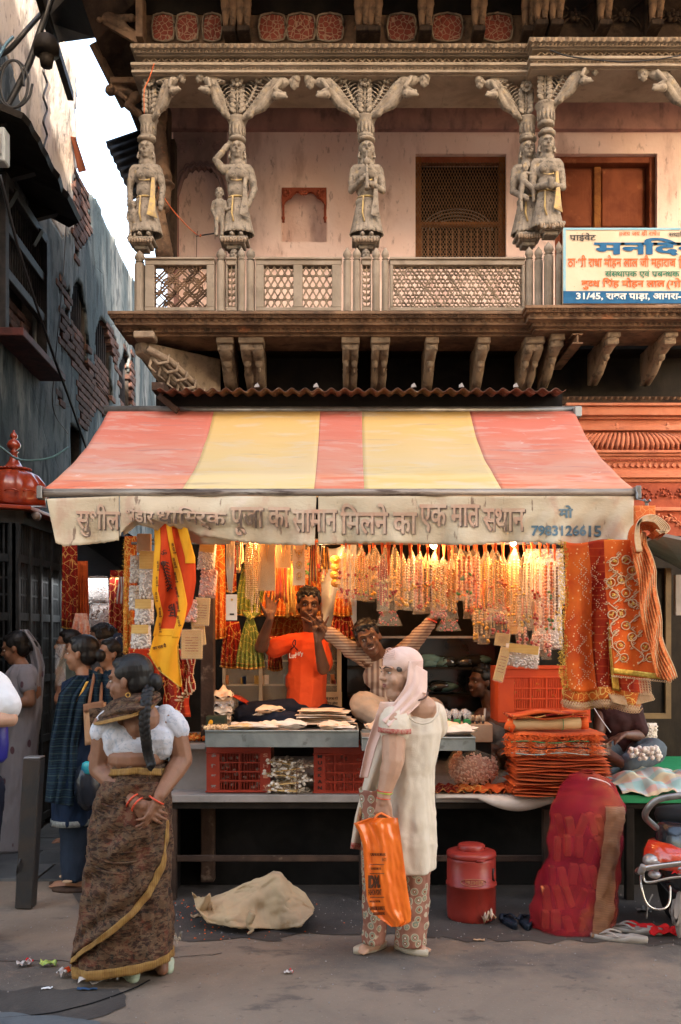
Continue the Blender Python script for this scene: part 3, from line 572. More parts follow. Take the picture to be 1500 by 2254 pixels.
m = MB(); m.add([Wq(157,300,.02), Wq(166,302,.25), Wq(190,376,.3), Wq(174,380,.05)], [(0,1,2,3)]); m.build('sheet', pm('rust_sheet_metal', (.42,.12,.05), (.26,.07,.03), 8), rf, solid=.01)
# cables, pole and boxes on the left house
def cable(name, pts, r, mt, label, cat='cable', grp=None, n=8): m = MB(); m.tube(spl(pts, n), r, 6); return m.build(name, mt, None, True, label=label, cat=cat, group=grp)
a8 = at(7.6)
cable('service_cable', [a8(0,268,.0), a8(60,150), a8(85,80), a8(118,-20)], .026, CABLE, 'thick bundled black cable climbing the wall at the upper left corner')
cable('service_cable', [a8(-20,130), a8(20,110), a8(60,65), a8(100,20,.3)], .020, CABLE, 'dark cable bundle crossing the top left corner with a blue sleeve')
cable('blue_conduit', [a8(-10,140,-.05), a8(12,100,-.05), a8(30,80,-.05)], .012, pm('blue_pvc', (.10,.22,.33), rough=.4), 'short blue plastic conduit on the cable bundle at top left', 'conduit')
a9 = at(7.5)
cable('cable_coil', [a9(30+42*cos(t*.55)*(1-.02*t), 185+52*sin(t*.55)) for t in range(0, 24)], .010, CABLE, 'loose coil of black cable hanging on the left wall', 'cable coil')
for (pts, lb_) in (([(0,385),(45,560),(110,760),(150,870),(190,985)], 'long black cable running down the left house wall to the awning'), ([(150,420),(140,600),(122,800),(118,900),(150,955)], 'thin dark wire drooping down the cracked plaster')):
    cable('wall_cable', [Wq(x, y, .5 if lb_[0]=='l' else .05) for x, y in pts], .012 if lb_[0]=='l' else .006, CABLE, lb_)
cable('green_cable', [Wq(0,983,.5), P(45,1012,7.4), P(110,1008,7.6), P(150,985,8)], .009, CABG, 'pale green twisted cable looping behind the red dome')
cable('creeper', [Wq(100+4*sin(y/9), y, .06) for y in range(130, 340, 14)], .012, CABLE, 'dry clinging creeper root running down the whitewashed wall', 'plant root')
pl_ = thing('roof_pole', P(92,40,7.4), 'dark timber roof pole with a cap leaning past the wall top at upper left', 'pole')
m = MB(); m.bar(P(84,-20,7.4), P(156,212,9.0), .055, .08); m.build('pole', SHOPD, pl_)
m = MB(); m.lathe([(.0,-.02),(.10,0),(.10,.05),(.075,.12),(.03,.15)], P(103,118,7.4), 12); m.lathe([(.045,-.1),(.06,-.02)], P(103,118,7.4), 10); m.build('cap', SHOPD, pl_, True)
mb = thing('meter_box', P(2,330,7.3), 'greenish grey electric meter box cut by the left edge', 'box')
m = MB(); m.box(P(-6,325,7.3),(.16,.12,.26)); m.build('case', GRB, mb, bevel=.01); m = MB(); m.bx(P(-6,0,7.3).x-.06,P(-6,0,7.3).x+.06,7.22,7.235,P(0,350,7.3).z,P(0,305,7.3).z); m.build('door', STEEL, mb, bevel=.004)
# ------------------------------------------------------------------ carved haveli
DB = 7.2; DW = 8.3
hb = thing('haveli', (0.6, 8.0, 0), 'old pink haveli with a carved stone balcony held by female figures above the stall', 'building')
def wx(px, D=DW): return (px-CX)/F*D
def wz(py, D=DW): return EYE+(CY-py)/F*D
def slab(mm, px0, px1, py0, py1, D, t=.25): mm.bx(wx(px0,D), wx(px1,D), D, D+t, wz(py1,D), wz(py0,D)); return mm
m = MB()
for a, b, c, d in ((500,620,215,720),(620,720,215,413),(620,720,533,720),(720,915,215,720),(915,1115,215,338),(915,1115,568,720),(1115,1222,215,720),(1222,1447,215,338),(1447,1700,215,720),(368,382,215,720)): slab(m, a, b, c, d, DW)
m.build('wall', PINK, hb)
m = MB()                                   # arch niche wall (dusky upper part) on the left bay
N = 40; xs = [lerp(382, 500, i/N) for i in range(N+1)]
def cusp(u, n=4.5): u = abs(u); return (1-u**3.6)*.93+.07*abs(cos(u*pi*n/1.0))*(1-u**4)
for i in range(N):
    u0, u1 = i/N*2-1, (i+1)/N*2-1; y0, y1 = 468-105*cusp(u0), 468-105*cusp(u1)
    a = [V((wx(xs[i]),DW,wz(290))), V((wx(xs[i+1]),DW,wz(290))), V((wx(xs[i+1]),DW,wz(y1))), V((wx(xs[i]),DW,wz(y0)))]; m.add(a+[p+V((0,.10,0)) for p in a], [(3,2,1,0),(3,7,6,2)])
m.build('wall', pm('grey_mauve_plaster', (.34,.22,.20), (.22,.15,.14), 4, .92, .4, 30), hb)
m = MB(); m.bx(wx(382), wx(500), DW+.09, DW+.2, 4.0, wz(290)); m.build('arch_recess', PINK, hb)
m = MB(); m.tube([V((wx(xs[i]), DW-.005, wz(468-105*cusp(i/N*2-1)))) for i in range(N+1)], .012, 6); m.tube([V((wx(lerp(382,500,(i/N-.5)*1.12+.5)), DW-.005, wz(474-105*cusp(i/N*2-1)-14))) for i in range(N+1)], .007, 6); m.build('arch_moulding', CEIL, hb, True)
for cx, cy, r in ((403,323,15),(441,312,9),(480,322,12)):
    m = MB()
    for k in range(6): a = k*pi/3; m.ell((wx(cx)+cos(a)*r*.0025, DW-.004, wz(cy)+sin(a)*r*.0025), (r*.0016,.01,r*.0016))
    m.ell((wx(cx),DW-.008,wz(cy)), (r*.0013,.014,r*.0013)); m.build('rosette', CEIL, hb, True)
m = MB(); m.bx(-1.55, 4.2, DW-.06, DW+.3, wz(291), wz(212)); m.build('cornice', PINK_S, hb)  # darker band: soot plus painted shade below the ceiling
m = MB(); m.bx(-1.56, 4.2, 7.51, 8.6, wz(212), wz(212)+.1); m.build('ceiling', CEIL, hb)
# niche with foiled head
m = MB(); m.bx(wx(615), wx(725), DW+.13, DW+.2, wz(540), wz(405)); m.build('niche_back', PINK, hb)
nf = MB(); N = 30
for i in range(N):
    f = lambda t: 455-38*(1-abs(t*2-1)**2.2)+ -5*abs(sin(t*pi*5)) + (75 if False else 0)
    t0, t1 = i/N, (i+1)/N; x0, x1 = lerp(621,719,t0), lerp(621,719,t1)
    h = lambda t: 458-36*(1-abs(t*2-1)**2)-4*abs(sin(t*pi*5))
    a = [V((wx(x0),DW-.01,wz(414))), V((wx(x1),DW-.01,wz(414))), V((wx(x1),DW-.01,wz(h(t1)))), V((wx(x0),DW-.01,wz(h(t0))))]; nf.add(a+[p+V((0,.04,0)) for p in a], [(3,2,1,0),(3,7,6,2)])
for k in (624, 716): nf.box((wx(k), DW+.01, wz(470)), (.02,.03,.14)); nf.ell((wx(k), DW, wz(480)), (.016,.02,.02))
nq = nf.build('niche_arch', ORD, hb)
for cx in (632, 707, 669):
    m = MB()
    for k in range(8): a = k*pi/4; m.ell((wx(cx)+cos(a)*.026, DW-.014, wz(426)+sin(a)*.026*(.5 if cx == 669 else 1)), (.013,.008,.013))
    m.build('rosette', ORD, nq, True)
# grated window
wn = thing('grated_window', V((wx(1015),DW,wz(568))), 'dark window behind rusty expanded metal mesh in the pink wall', 'window')
m = MB(); m.bx(wx(912), wx(1118), DW+.24, DW+.26, wz(572), wz(334)); m.build('window_back', DARK, wn)
for a, b, c, d, mt in ((915,929,338,568,RUSTW),(1101,1115,338,568,RUSTW),(929,1101,338,352,REDW),(929,1101,482,489,RUSTW)):
    m = MB(); m.bx(wx(a), wx(b), DW+.05, DW+.11, wz(d), wz(c)); m.build('frame', mt, wn, bevel=.004)
m = MB()
for i in range(13): x = wx(lerp(932, 1098, i/12)); m.bx(x-.006, x+.006, DW+.13, DW+.142, wz(566), wz(490))
m.build('window_grille', MESHM, wn, kind='stuff')
m = MB(); x0, x1, z0, z1 = wx(917), wx(1113), wz(567), wz(350); nx, nzc = 30, 20 ; sx = (x1-x0)/nx
for (ny, za, zb) in ((19, wz(484), wz(352)), (15, wz(567), wz(484))):
    sz = (zb-za)/ny
    for i in range(nx):
        for j in range(ny):
            cx, cz = x0+(i+.5*(j%2)+.25)*sx, za+j*sz
            for dx in (-1, 1):
                a = V((cx, DW+.04, cz)); b = V((cx+dx*sx/2, DW+.04, cz+sz)); m.bar(a, b, .004, .004, V((0,1,0)))
m.build('wire_mesh', MESHM, wn, kind='stuff')
m = MB()
for k in range(4): m.tube([V((wx(1012)+cos(t*pi/14)*(.22+.03*k), DW+.16, wz(490)+sin(t*pi/14)*(.10+.03*k))) for t in range(15)], .005, 5)
m.build('wire_coil', STEEL, wn, True)
# red door
dr = thing('red_door', V((wx(1335),DW,wz(700))), 'closed oxide red double wooden door behind the temple sign', 'door')
m = MB(); m.bx(wx(1222), wx(1447), DW+.20, DW+.24, wz(715), wz(338)); m.build('door_back', REDW, dr)
for a, b, c, d in ((1222,1236,338,700),(1434,1447,338,700),(1236,1434,338,352)): m = MB(); m.bx(wx(a), wx(b), DW+.05, DW+.16, wz(d), wz(c)); m.build('frame', REDW, dr, bevel=.005)
for a, b in ((1238,1316),(1328,1432)):
    m = MB(); m.bx(wx(a), wx(b), DW+.13, DW+.17, wz(700), wz(354)); d_ = m.build('door_leaf', REDW, dr, bevel=.004)
    for c, e in ((360,486),(497,600)): m = MB(); m.bx(wx(a+5), wx(b-5), DW+.115, DW+.14, wz(e), wz(c)); m.build('panel', REDW, d_, bevel=.008)
m = MB(); m.bx(wx(1315), wx(1330), DW+.10, DW+.15, wz(700), wz(354)); m.build('door_stile', RUSTW, dr, bevel=.004)
sp = MB(); sp.lathe([(.004,.26),(.016,.12),(.028,.03),(.022,0),(.01,-.01)], V((wx(1323), DW-.03, wz(284))), 10, sy=.5); sp.build('wall_spout', BLACK, None, True, label='black drop-shaped iron spike fixed high on the pink wall over the door', cat='iron spike')
# beams and cornices: profile (y_px, protrusion) extruded along x
def mould(mm, px0, px1, rows, D):            # rows: (ytop, ybot, proj)
    for a, b, pr in rows: mm.bx(wx(px0,D)-pr*.6, wx(px1,D), D-pr, D+.35, wz(b,D-pr)-.003, wz(a,D-pr))
    g_ = [r for r in rows]; mm.bx(wx(px0,D)+.002, wx(px1,D)-.002, D+.031, D+.34, wz(rows[-1][1],D), wz(rows[0][0],D)-.02)
def rope(mm, px0, px1, y, D, pr, r=.013, pitch=.028, tilt=.5):
    x = wx(px0,D)-pr*.6; e = wx(px1,D); z = wz(y,D-pr)
    while x < e:
        a = V((x,D-pr-.004,z-r)); mm.add([a, a+V((pitch*.72,0,0)), a+V((pitch*.72+.012,0,2*r)), a+V((.012,0,2*r)), a+V((pitch*.36+.006,-.012,r))], [(0,1,4),(1,2,4),(2,3,4),(3,0,4)]); x += pitch
def scallops(mm, px0, px1, y, D, pr, w=.052, h=.034, up=False):
    x = wx(px0,D)-pr*.6; e = wx(px1,D); z = wz(y,D-pr)
    while x+w < e+.01:
        pts = [V((x+w*.5+cos(a)*w*.48, D-pr-.004, z+(1 if up else -1)*sin(a)*h)) for a in [pi*k/6 for k in range(7)]]
        mm.add(pts+[p+V((0,-.008,0))*1 for p in pts]+[V((x+w/2,D-pr-.022,z+(-.3*h if not up else .3*h)))], [(k,k+1,14) for k in range(6)]); x += w
def lattice(mm, px0, px1, y0, y1, D, pr):
    x = wx(px0,D); e = wx(px1,D); za, zb = wz(y1,D-pr), wz(y0,D-pr); w = (zb-za)*1.15
    while x+w < e:
        for a, b in ((za,zb),(zb,za)): mm.bar(V((x,D-pr,a)), V((x+w,D-pr,b)), .009, .012, V((0,1,0)))
        x += w
def beam(px0, px1, D, dy, tone):
    m = MB(); mould(m, px0, px1, [(95+dy,103+dy,.13),(103+dy,109+dy,.11),(109+dy,115+dy,.10),(115+dy,122+dy,.08),(136+dy,142+dy,.13),(142+dy,147+dy,.115),(147+dy,153+dy,.10),(153+dy,158+dy,.12),(158+dy,166+dy,.09)], D)
    b = m.build('beam', STONE_L, hb, bevel=.003)
    m = MB(); m.bx(wx(px0,D), wx(px1,D), D+.03, D+.35, wz(136.5+dy,D), wz(121.5+dy,D)); m.build('lattice_recess', DARK, b)
    m = MB(); lattice(m, px0, px1, 122+dy, 136+dy, D, .045); m.build('lattice_band', STONE, b, kind='stuff')
    m = MB(); rope(m, px0, px1, 113+dy, D, .10); rope(m, px0, px1, 150+dy, D, .10); rope(m, px0, px1, 162+dy, D, .09, .011); m.build('rope_moulding', STONE, b, kind='stuff')
    m = MB(); scallops(m, px0, px1, 97+dy, D, .13); m.build('scallop_band', STONE, b, kind='stuff')
beam(318, 995, 7.25, 0, 0); beam(997, 1180, 7.245, 0, 0); beam(1181, 1620, 7.14, -14, 0)
def low_cornice(px0, px1, D, dy):
    m = MB(); mould(m, px0, px1, [(684+dy,690+dy,.20),(690+dy,698+dy,.18),(698+dy,714+dy,.14),(714+dy,720+dy,.10),(720+dy,730+dy,.07),(730+dy,739+dy,.03)], D); b = m.build('balcony_cornice', STONE_B, hb, bevel=.003)
    m = MB(); rope(m, px0, px1, 694+dy, D, .18, .010, .022); rope(m, px0, px1, 734+dy, D, .03, .010, .024); m.build('rope_moulding', STONE_B, b, kind='stuff')
    m = MB(); scallops(m, px0, px1, 700+dy, D, .14, .06, .036); scallops(m, px0, px1, 721+dy, D, .07, .040, .024); m.build('scallop_band', STONE_B, b, kind='stuff')
low_cornice(286, 1180, DB, 0); low_cornice(1181, 1620, 7.08, -13)
m = MB(); m.bx(wx(290,DB), 4.4, DB+.36, 8.9, wz(737,DB), wz(684,DB)); m.build('balcony_floor', SHOPD, hb)
for sx_, y0_, y1_ in ((-1, 0, 0),):
    m = MB(); m.bx(wx(286,DB)-.10, wx(286,DB)+.0, DB+.352, 9.6, wz(712,DB), wz(686,DB)); m.bx(wx(286,DB)-.05, wx(286,DB)-.001, DB+.352, 9.6, wz(735,DB), wz(712,DB)); m.build('side_cornice', STONE_B, hb)
m = MB(); m.bx(-1.50, -1.40, 7.75, 12, -.02, wz(737,DB)); m.build('side_wall', SHOPD, hb); m = MB(); m.bx(-1.49, -1.42, 8.32, 12, wz(684,DB), 8.8); m.build('side_wall', PINK_S, hb)
# carved panel zone above the beam
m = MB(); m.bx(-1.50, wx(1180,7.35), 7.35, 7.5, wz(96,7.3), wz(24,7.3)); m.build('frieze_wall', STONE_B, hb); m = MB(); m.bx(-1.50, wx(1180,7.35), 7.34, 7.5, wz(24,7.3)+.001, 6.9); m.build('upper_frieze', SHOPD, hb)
TERR = pm('red_terracotta_tracery', (.30,.075,.05), (.20,.05,.035), 6, .9, .3, 40, ov=[('edge', (26,26,26), .10, .03, (.40,.24,.16), .95)], bov=[('edge', (26,26,26), .02, .12, .6)])
for cx, w in ((360,46),(413,46),(468,40),(600,56),(663,60),(727,56),(885,60),(985,64),(1095,64)):
    D = 7.345; x, z, r, h = wx(cx,D), wz(62,D), w/2/F*D, 28/F*D; o = []
    for k in range(24):
        a = 2*pi*k/24; q = .96+.15*sin(2*a)**2-.10*abs(sin(4*a))**3; o.append((cos(a)*r*q*1.05, sin(a)*h*q*1.08))
    m = MB(); m.prism(o, (x,D-.008,z), (1,0,0), (0,0,1), (0,.02,0)); pn = m.build('frieze_panel', TERR, hb)
    m = MB(); pp = [V((x+a*1.1, D-.012, z+b*1.1)) for a, b in o]; m.tube(pp+[pp[0], pp[1]], .008, 5, False); m.build('panel_moulding', STONE, pn, True)
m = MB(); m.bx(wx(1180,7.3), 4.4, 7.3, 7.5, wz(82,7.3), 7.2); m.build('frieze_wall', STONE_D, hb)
for i, cx in enumerate((1265,1372,1478)):
    D = 7.29; x, z = wx(cx,D), wz(38,D); m = MB()
    for k in range(5): a = k*2*pi/5+pi/2; m.ell((x+cos(a)*.032, D-.02, z+sin(a)*.032), (.022,.02,.022))
    m.ell((x,D-.03,z), .014)
    for s_ in (-1,1):
        m.tube([V((x+s_*.14*cos(t*.3), D-.012, z-.11+.12*sin(t*.35))) for t in range(9)], .009, 5); m.tube([V((x+s_*(.05+.02*t), D-.012, z+.05+.015*t)) for t in range(6)], .008, 5)
    f = m.build('floral_relief', STONE_D, hb, True)
    m = MB()
    for a, b, c, d in ((-52,-46,-60,42),(46,52,-60,42)): m.bx(x+a/F*D, x+b/F*D, D-.04, D+.01, wz(82,D), wz(0,D)+.2)
    m.build('panel_frame', STONE_D, hb, kind='stuff')
# upper overhang and its brackets
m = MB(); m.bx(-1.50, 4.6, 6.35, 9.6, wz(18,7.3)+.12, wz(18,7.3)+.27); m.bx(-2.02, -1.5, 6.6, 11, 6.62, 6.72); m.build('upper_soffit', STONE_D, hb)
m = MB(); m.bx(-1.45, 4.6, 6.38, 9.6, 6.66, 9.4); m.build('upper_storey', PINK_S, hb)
def standing_bracket(px, D, s=1):
    c = V((wx(px,D), D, wz(90,D))); s = 1.25; m = MB()
    m.box(c+V((0,-.04,.02)), (.075*s,.16,.04)); m.box(c+V((0,-.03,.05)), (.06*s,.12,.03)); lg = m.build('bracket_base', STONE_D, None, bevel=.005, loc=c)
    m = MB()
    for k in (-1, 1):
        m.cap(c+V((k*.022*s,-.07,.07)), c+V((k*.024*s,-.10,.20)), .016*s, .026*s); m.cap(c+V((k*.024*s,-.10,.20)), c+V((k*.02*s,-.16,.34)), .028*s, .030*s); m.cap(c+V((k*.022*s,-.05,.06)), c+V((k*.022*s,-.11,.055)), .014, .012)
    m.ell(c+V((0,-.18,.42)), (.06*s,.05,.08)); m.box(c+V((0,-.02,.26)), (.045,.08,.5))
    m.build('carved_figure', STONE_B, lg, True, remesh=.006, sm=2, disp=.01, dscale=.03)
    return lg
sb = standing_bracket(508, 7.3); sb.parent = hb; sb.location = sb.location-WL(hb); base_x = wx(508,7.3)
for px in (539,797,824,935,1051,1160,1187,1220,1325,1437):
    c = copy_tree(sb, hb); D = 7.3 if px < 1170 else 7.22; c.location = (wx(px,D)-WL(hb).x, D-WL(hb).y, wz(88 if px < 1170 else 75,D)-WL(hb).z)
# side eaves (dark) toward the alley, upper and middle
m = MB(); m.add([P(80,-30,8.0), P(100,45,8.0), P(132,93,8.3), P(212,82,7.6), P(172,-30,7.2)], [(0,1,2,3,4)]); m.build('tin_eave', TIN, None, solid=.02, label='black corrugated tin sheet over the alley at the top left with small rust holes', cat='tin roof')
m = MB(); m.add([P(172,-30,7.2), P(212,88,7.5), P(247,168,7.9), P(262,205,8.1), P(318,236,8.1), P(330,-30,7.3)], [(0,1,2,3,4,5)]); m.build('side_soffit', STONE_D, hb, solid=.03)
def corr(mm, A, B, C, n, amp, wave):          # A origin, B far along waves, C depth
    A, B, C = V(A), V(B), V(C); nn = (B-A).cross(C-A).normalized()
    mm.grid(lambda u, v: A+(B-A)*u+(C-A)*v+nn*amp*sin(u*wave*2*pi), n, 3)
m = MB(); corr(m, P(232,312,8.3), P(292,440,8.0), P(308,286,8.9), 60, .006, 8); m.build('tin_sheet', TIN, None, True, solid=.006, label='dark corrugated tin sheet with holes behind the leftmost carved woman', cat='tin sheet')
m = MB()                                       # crouching corner bracket, leaning figure
c = P(290,205,7.75); m.cap(c+V((-.02,0,.0)), c+V((-.13,-.02,.02)), .035, .03); m.cap(c+V((.04,0,-.03)), c+V((-.02,-.05,-.13)), .045, .03); m.cap(c+V((-.02,-.05,-.13)), c+V((.06,0,-.17)), .03, .03); m.ell(c+V((-.16,-.04,.0)), .045); m.box(c+V((-.04,0,.07)), (.24,.14,.05)); m.cap(c+V((-.1,-.03,-.02)), c+V((-.03,-.07,-.08)), .022,.02)
m.build('crouching_bracket', STONE_B, hb, True, remesh=.007, sm=2, disp=.01, dscale=.03)
m = MB(); a = P(192,10,7.5); b = P(300,78,7.3); m.cap(a, a.lerp(b,.45), .05, .06); m.cap(a.lerp(b,.45), b, .05, .025); m.cap(a, a+V((-.03,-.03,.12)), .03, .03); m.ell(a+V((-.05,-.04,.1)), .05); m.cap(a, a.lerp(b,.3)+V((0,-.06,-.09)), .025,.02); m.cap(a.lerp(b,.5)+V((.03,0,.02)), P(292,40,7.3), .02, .03); m.build('leaning_figure', STONE_B, hb, True, remesh=.007, sm=2, disp=.012, dscale=.03)
m = MB(); m.bar(P(182,20,7.55), P(312,95,7.3), .09, .05); m.bar(P(205,95,7.6), P(275,235,7.9), .05, .05); m.bx(wx(305,7.3), wx(320,7.3), 7.2, 7.35, wz(98,7.3), wz(0,7.3)); m.build('eave_rib', STONE_B, hb)
# ------------------------------------------------------------------ balcony railing
rl = thing('balcony_railing', P(720,684,DB), 'pierced stone balcony railing with jali screens and bud-topped posts', 'railing')
DR = DB-.02
def post(px0, px1, y0, bud=True, D=DR, tone=STONE_L):
    x0, x1 = wx(px0,D), wx(px1,D); cx = (x0+x1)/2; r = (x1-x0)/2*.94; zb, zt = wz(684,D), wz(y0+ (32 if bud else 0),D); h = zt-zb; o = [(r*cos(a), r*sin(a)) for a in [pi/8+k*pi/4 for k in range(8)]]
    m = MB(); m.prism(o, (cx, D+r, zb), (1,0,0), (0,1,0), (0,0,h)); m.prism([(a*1.06,b*1.06) for a, b in o], (cx,D+r,zb), (1,0,0), (0,1,0), (0,0,.03)); p = m.build('railing_post', tone, rl, bevel=.003)
    if bud: m = MB(); m.lathe([(r*.75,0),(r*.62,.008),(r*.95,.014),(r*.6,.024),(r*.85,.032),(r*1.02,.05),(r*.85,.072),(r*.4,.09),(r*.08,.105)], (cx,D+r,zt), 16, rib=8, ramp=.08); m.build('lotus_bud', tone if px0 > 700 or px0 < 400 else FIG, p, True)
for a in ((293,318,545),(475,497,540),(522,540,540),(541,562,540),(755,775,540),(776,796,540),(819,838,540),(840,858,540),(1157,1177,538),(1178,1198,538)): post(*a)
for a in ((1199,1222,527),(1224,1240,527)): post(*a, True, DR-.1)
def rail_frame(px0, px1, ops, D=DR):
    m = MB(); z0, z1 = wz(684,D), wz(572,D); m.bx(wx(px0,D), wx(px1,D), D, D+.09, wz(583,D), z1); m.bx(wx(px0,D), wx(px1,D), D, D+.09, z0, wz(676,D)); e = [px0]+[q for o in ops for q in o]+[px1]
    for k in range(0, len(e), 2): m.bx(wx(e[k],D), wx(e[k+1],D), D+.0, D+.09, wz(676,D), wz(583,D))
    f = m.build('railing_panel', STONE_L, rl, bevel=.004); m = MB(); m.bx(wx(px0,D)-.004, wx(px1,D)+.004, D-.012, D+.1, z1+.001, z1+.018); m.build('coping', STONE_L, f, bevel=.004); return f
def jali(par, px0, px1, y0, y1, style, D=DR):
    m = MB(); x0, x1, z0, z1 = wx(px0,D), wx(px1,D), wz(y1,D), wz(y0,D); Y = D+.035
    W, H = x1-x0, z1-z0
    def br(a, b, w=.0075): m.bar(V((x0+a[0],Y,z0+a[1])), V((x0+b[0],Y,z0+b[1])), w, .024, V((0,1,0)))
    def clipbr(a, b, w=.0075):
        t0, t1 = 0, 1; dx, dz = b[0]-a[0], b[1]-a[1]
        for p, q in ((-dx,a[0]),(dx,W-a[0]),(-dz,a[1]),(dz,H-a[1])):
            if abs(p) < 1e-9:
                if q < 0: return
            else:
                r = q/p
                if p < 0: t0 = max(t0, r)
                else: t1 = min(t1, r)
        if t0 < t1: br((a[0]+dx*t0,a[1]+dz*t0), (a[0]+dx*t1,a[1]+dz*t1), w)
    if style == 0:                                            # rosettes in diamonds
        for cx in (W*.27, W*.75):
            for cz, R in ((H*.5,.042),(H*1.0,.03),(0,.03)):
                n = 12
                for k in range(n):
                    a, b = 2*pi*k/n, 2*pi*(k+1)/n; clipbr((cx+R*cos(a),cz+R*sin(a)*1.3), (cx+R*cos(b),cz+R*sin(b)*1.3)); clipbr((cx+R*cos(a),cz+R*sin(a)*1.3), (cx+R*1.55*cos(a),cz+R*1.75*sin(a)))
                    clipbr((cx+R*1.55*cos(a),cz+R*1.75*sin(a)), (cx+R*1.55*cos(b),cz+R*1.75*sin(b)))
        d = .115
        for k in range(-4, 8):
            for o in (0, .028): clipbr((k*d-.2+o,-.1), (k*d+.35+o,.45)); clipbr((k*d+.35+o,-.1), (k*d-.2+o,.45))
        for i in range(5):
            for j in range(4):
                cx, cz = (i+.0)*.098+.03, j*.098+.02
                if abs(cz-H/2) < .07 and (abs(cx-W*.27) < .06 or abs(cx-W*.75) < .06): continue
                if 0.02 < cx < W-.02 and .02 < cz < H-.02: m.ell((x0+cx,Y,z0+cz), (.011,.012,.022), Ry(.8 if (i+j)%2 else -.8), 8, 5)
    elif style == 1:                                          # hexagon stars
        d = .052; hh = d*.866
        for j in range(-1, int(H/hh)+2):
            clipbr((0,j*hh*2-hh*.5), (0.0001+W,j*hh*2-hh*.5), .005)
        for k in range(-8, int(W/d)+9):
            clipbr((k*d,0), (k*d+H/1.732,H)); clipbr((k*d,0), (k*d-H/1.732,H))
        for j in range(int(H/hh)+1):
            for k in range(int(W/d)+1):
                a = (k+.5*(j%2))*d; 
                if a < W-.01 and a > .01: m.ell((x0+a,Y-.004,z0+min(j*hh,H-.01)), (.010,.010,.010), None, 6, 4)
    elif style == 2:                                          # scrolling stars and petals
        d = .066
        for j in range(int(H/d)+2):
            for k in range(int(W/d)+2):
                cx, cz = k*d+(j%2)*d/2, j*d*.9
                for q in range(6):
                    a = q*pi/3+pi/6; b = a+pi/6; c = a-pi/6
                    clipbr((cx+cos(a)*d*.52,cz+sin(a)*d*.52), (cx+cos(b)*d*.27,cz+sin(b)*d*.27), .0065); clipbr((cx+cos(a)*d*.52,cz+sin(a)*d*.52), (cx+cos(c)*d*.27,cz+sin(c)*d*.27), .0065)
        for k in range(5): clipbr((W*k/4-.12,0), (W*k/4+.12,H), .006); clipbr((W*k/4+.12,0), (W*k/4-.12,H), .006)
    else:                                                     # narrow vine
        m.bar(V((x0+W/2,Y,z0)), V((x0+W/2,Y,z1)), .009, .02)
        for k in range(7):
            for s_ in (-1,1): z = z0+H*(k+.3)/7; m.ell((x0+W/2+s_*W*.24,Y,z), (W*.20,.012,H*.045), Ry(-s_*.9), 8, 5); m.bar(V((x0+W/2,Y,z-.015)), V((x0+W/2+s_*W*.48,Y,z+.02)), .006, .014, V((0,1,0)))
    m.build('jali_screen', STONE if style else STONE_B, par, kind='stuff')
f = rail_frame(319, 472, [(340,455)]); jali(f, 340, 455, 583, 676, 0)
f = rail_frame(563, 752, [(581,646),(666,731)]); jali(f, 581, 646, 583, 676, 1); jali(f, 666, 731, 583, 676, 1)
f = rail_frame(859, 1156, [(866,1150)]); jali(f, 866, 1150, 583, 676, 2)
f = rail_frame(498, 521, [(501,518)]); jali(f, 501, 518, 583, 676, 3)
f = rail_frame(797, 818, [(799,816)]); jali(f, 799, 816, 583, 676, 3)
f = rail_frame(1241, 1600, [(1260,1560)], DR-.1)
# ------------------------------------------------------------------ carved women
def lotus_abacus(par, cx, D, y0, y1, w, face_=False):
    m = MB(); c = V((wx(cx,D), D+.07, wz(y1,D))); h = wz(y0,D)-c.z; hw = w/2/F*D
    for a, b, k in ((0,.35,.55),(.35,.72,.8),(.72,1,1.05)): m.box(c+V((0,0,(a+b)/2*h)), (hw*2*k,.16*k+.02,(b-a)*h))
    p = m.build('abacus', FIG, par, bevel=.006); m = MB()
    for k in range(9): m.ell(c+V((lerp(-hw,hw,(k+.5)/9)*.95,-.09,h*.62)), (hw*.13,.014,h*.24), None, 6, 5)
    m.build('lotus_petals', STONE, p, True, kind='stuff')
    if face_: m = MB(); head_prims(m, c+V((0,-.03,-.045)), hmat(pi), .45); m.box(c+V((0,.02,-.05)), (.05,.05,.13)); m.build('mask_face', FIG, par, True, remesh=.004, sm=1)
def vase(par, cx, D, y0, y1, w):
    c = V((wx(cx,D), D+.06, wz(y1,D))); h = wz(y0,D)-c.z; r = w/2/F*D; m = MB()
    m.lathe([(r*.7,0),(r*.82,h*.05),(r*.82,h*.16),(r*.68,h*.22),(r*.72,h*.4),(r*.84,h*.6),(r*.92,h*.8),(r*1.02,h*.9),(r*1.10,h*.95),(r*1.0,h)], c, 20); v = m.build('vase', FIG, par, True)
    m = MB()
    for k in range(7):
        a = -pi/2+(k-3)*.5; p = c+V((cos(a)*r*.80, sin(a)*r*.80, h*.48)); m.ell(p, (r*.16,r*.09,h*.3), Rz(a+pi/2), 6, 6)
    m.build('leaf_relief', FIG, v, True, kind='stuff')
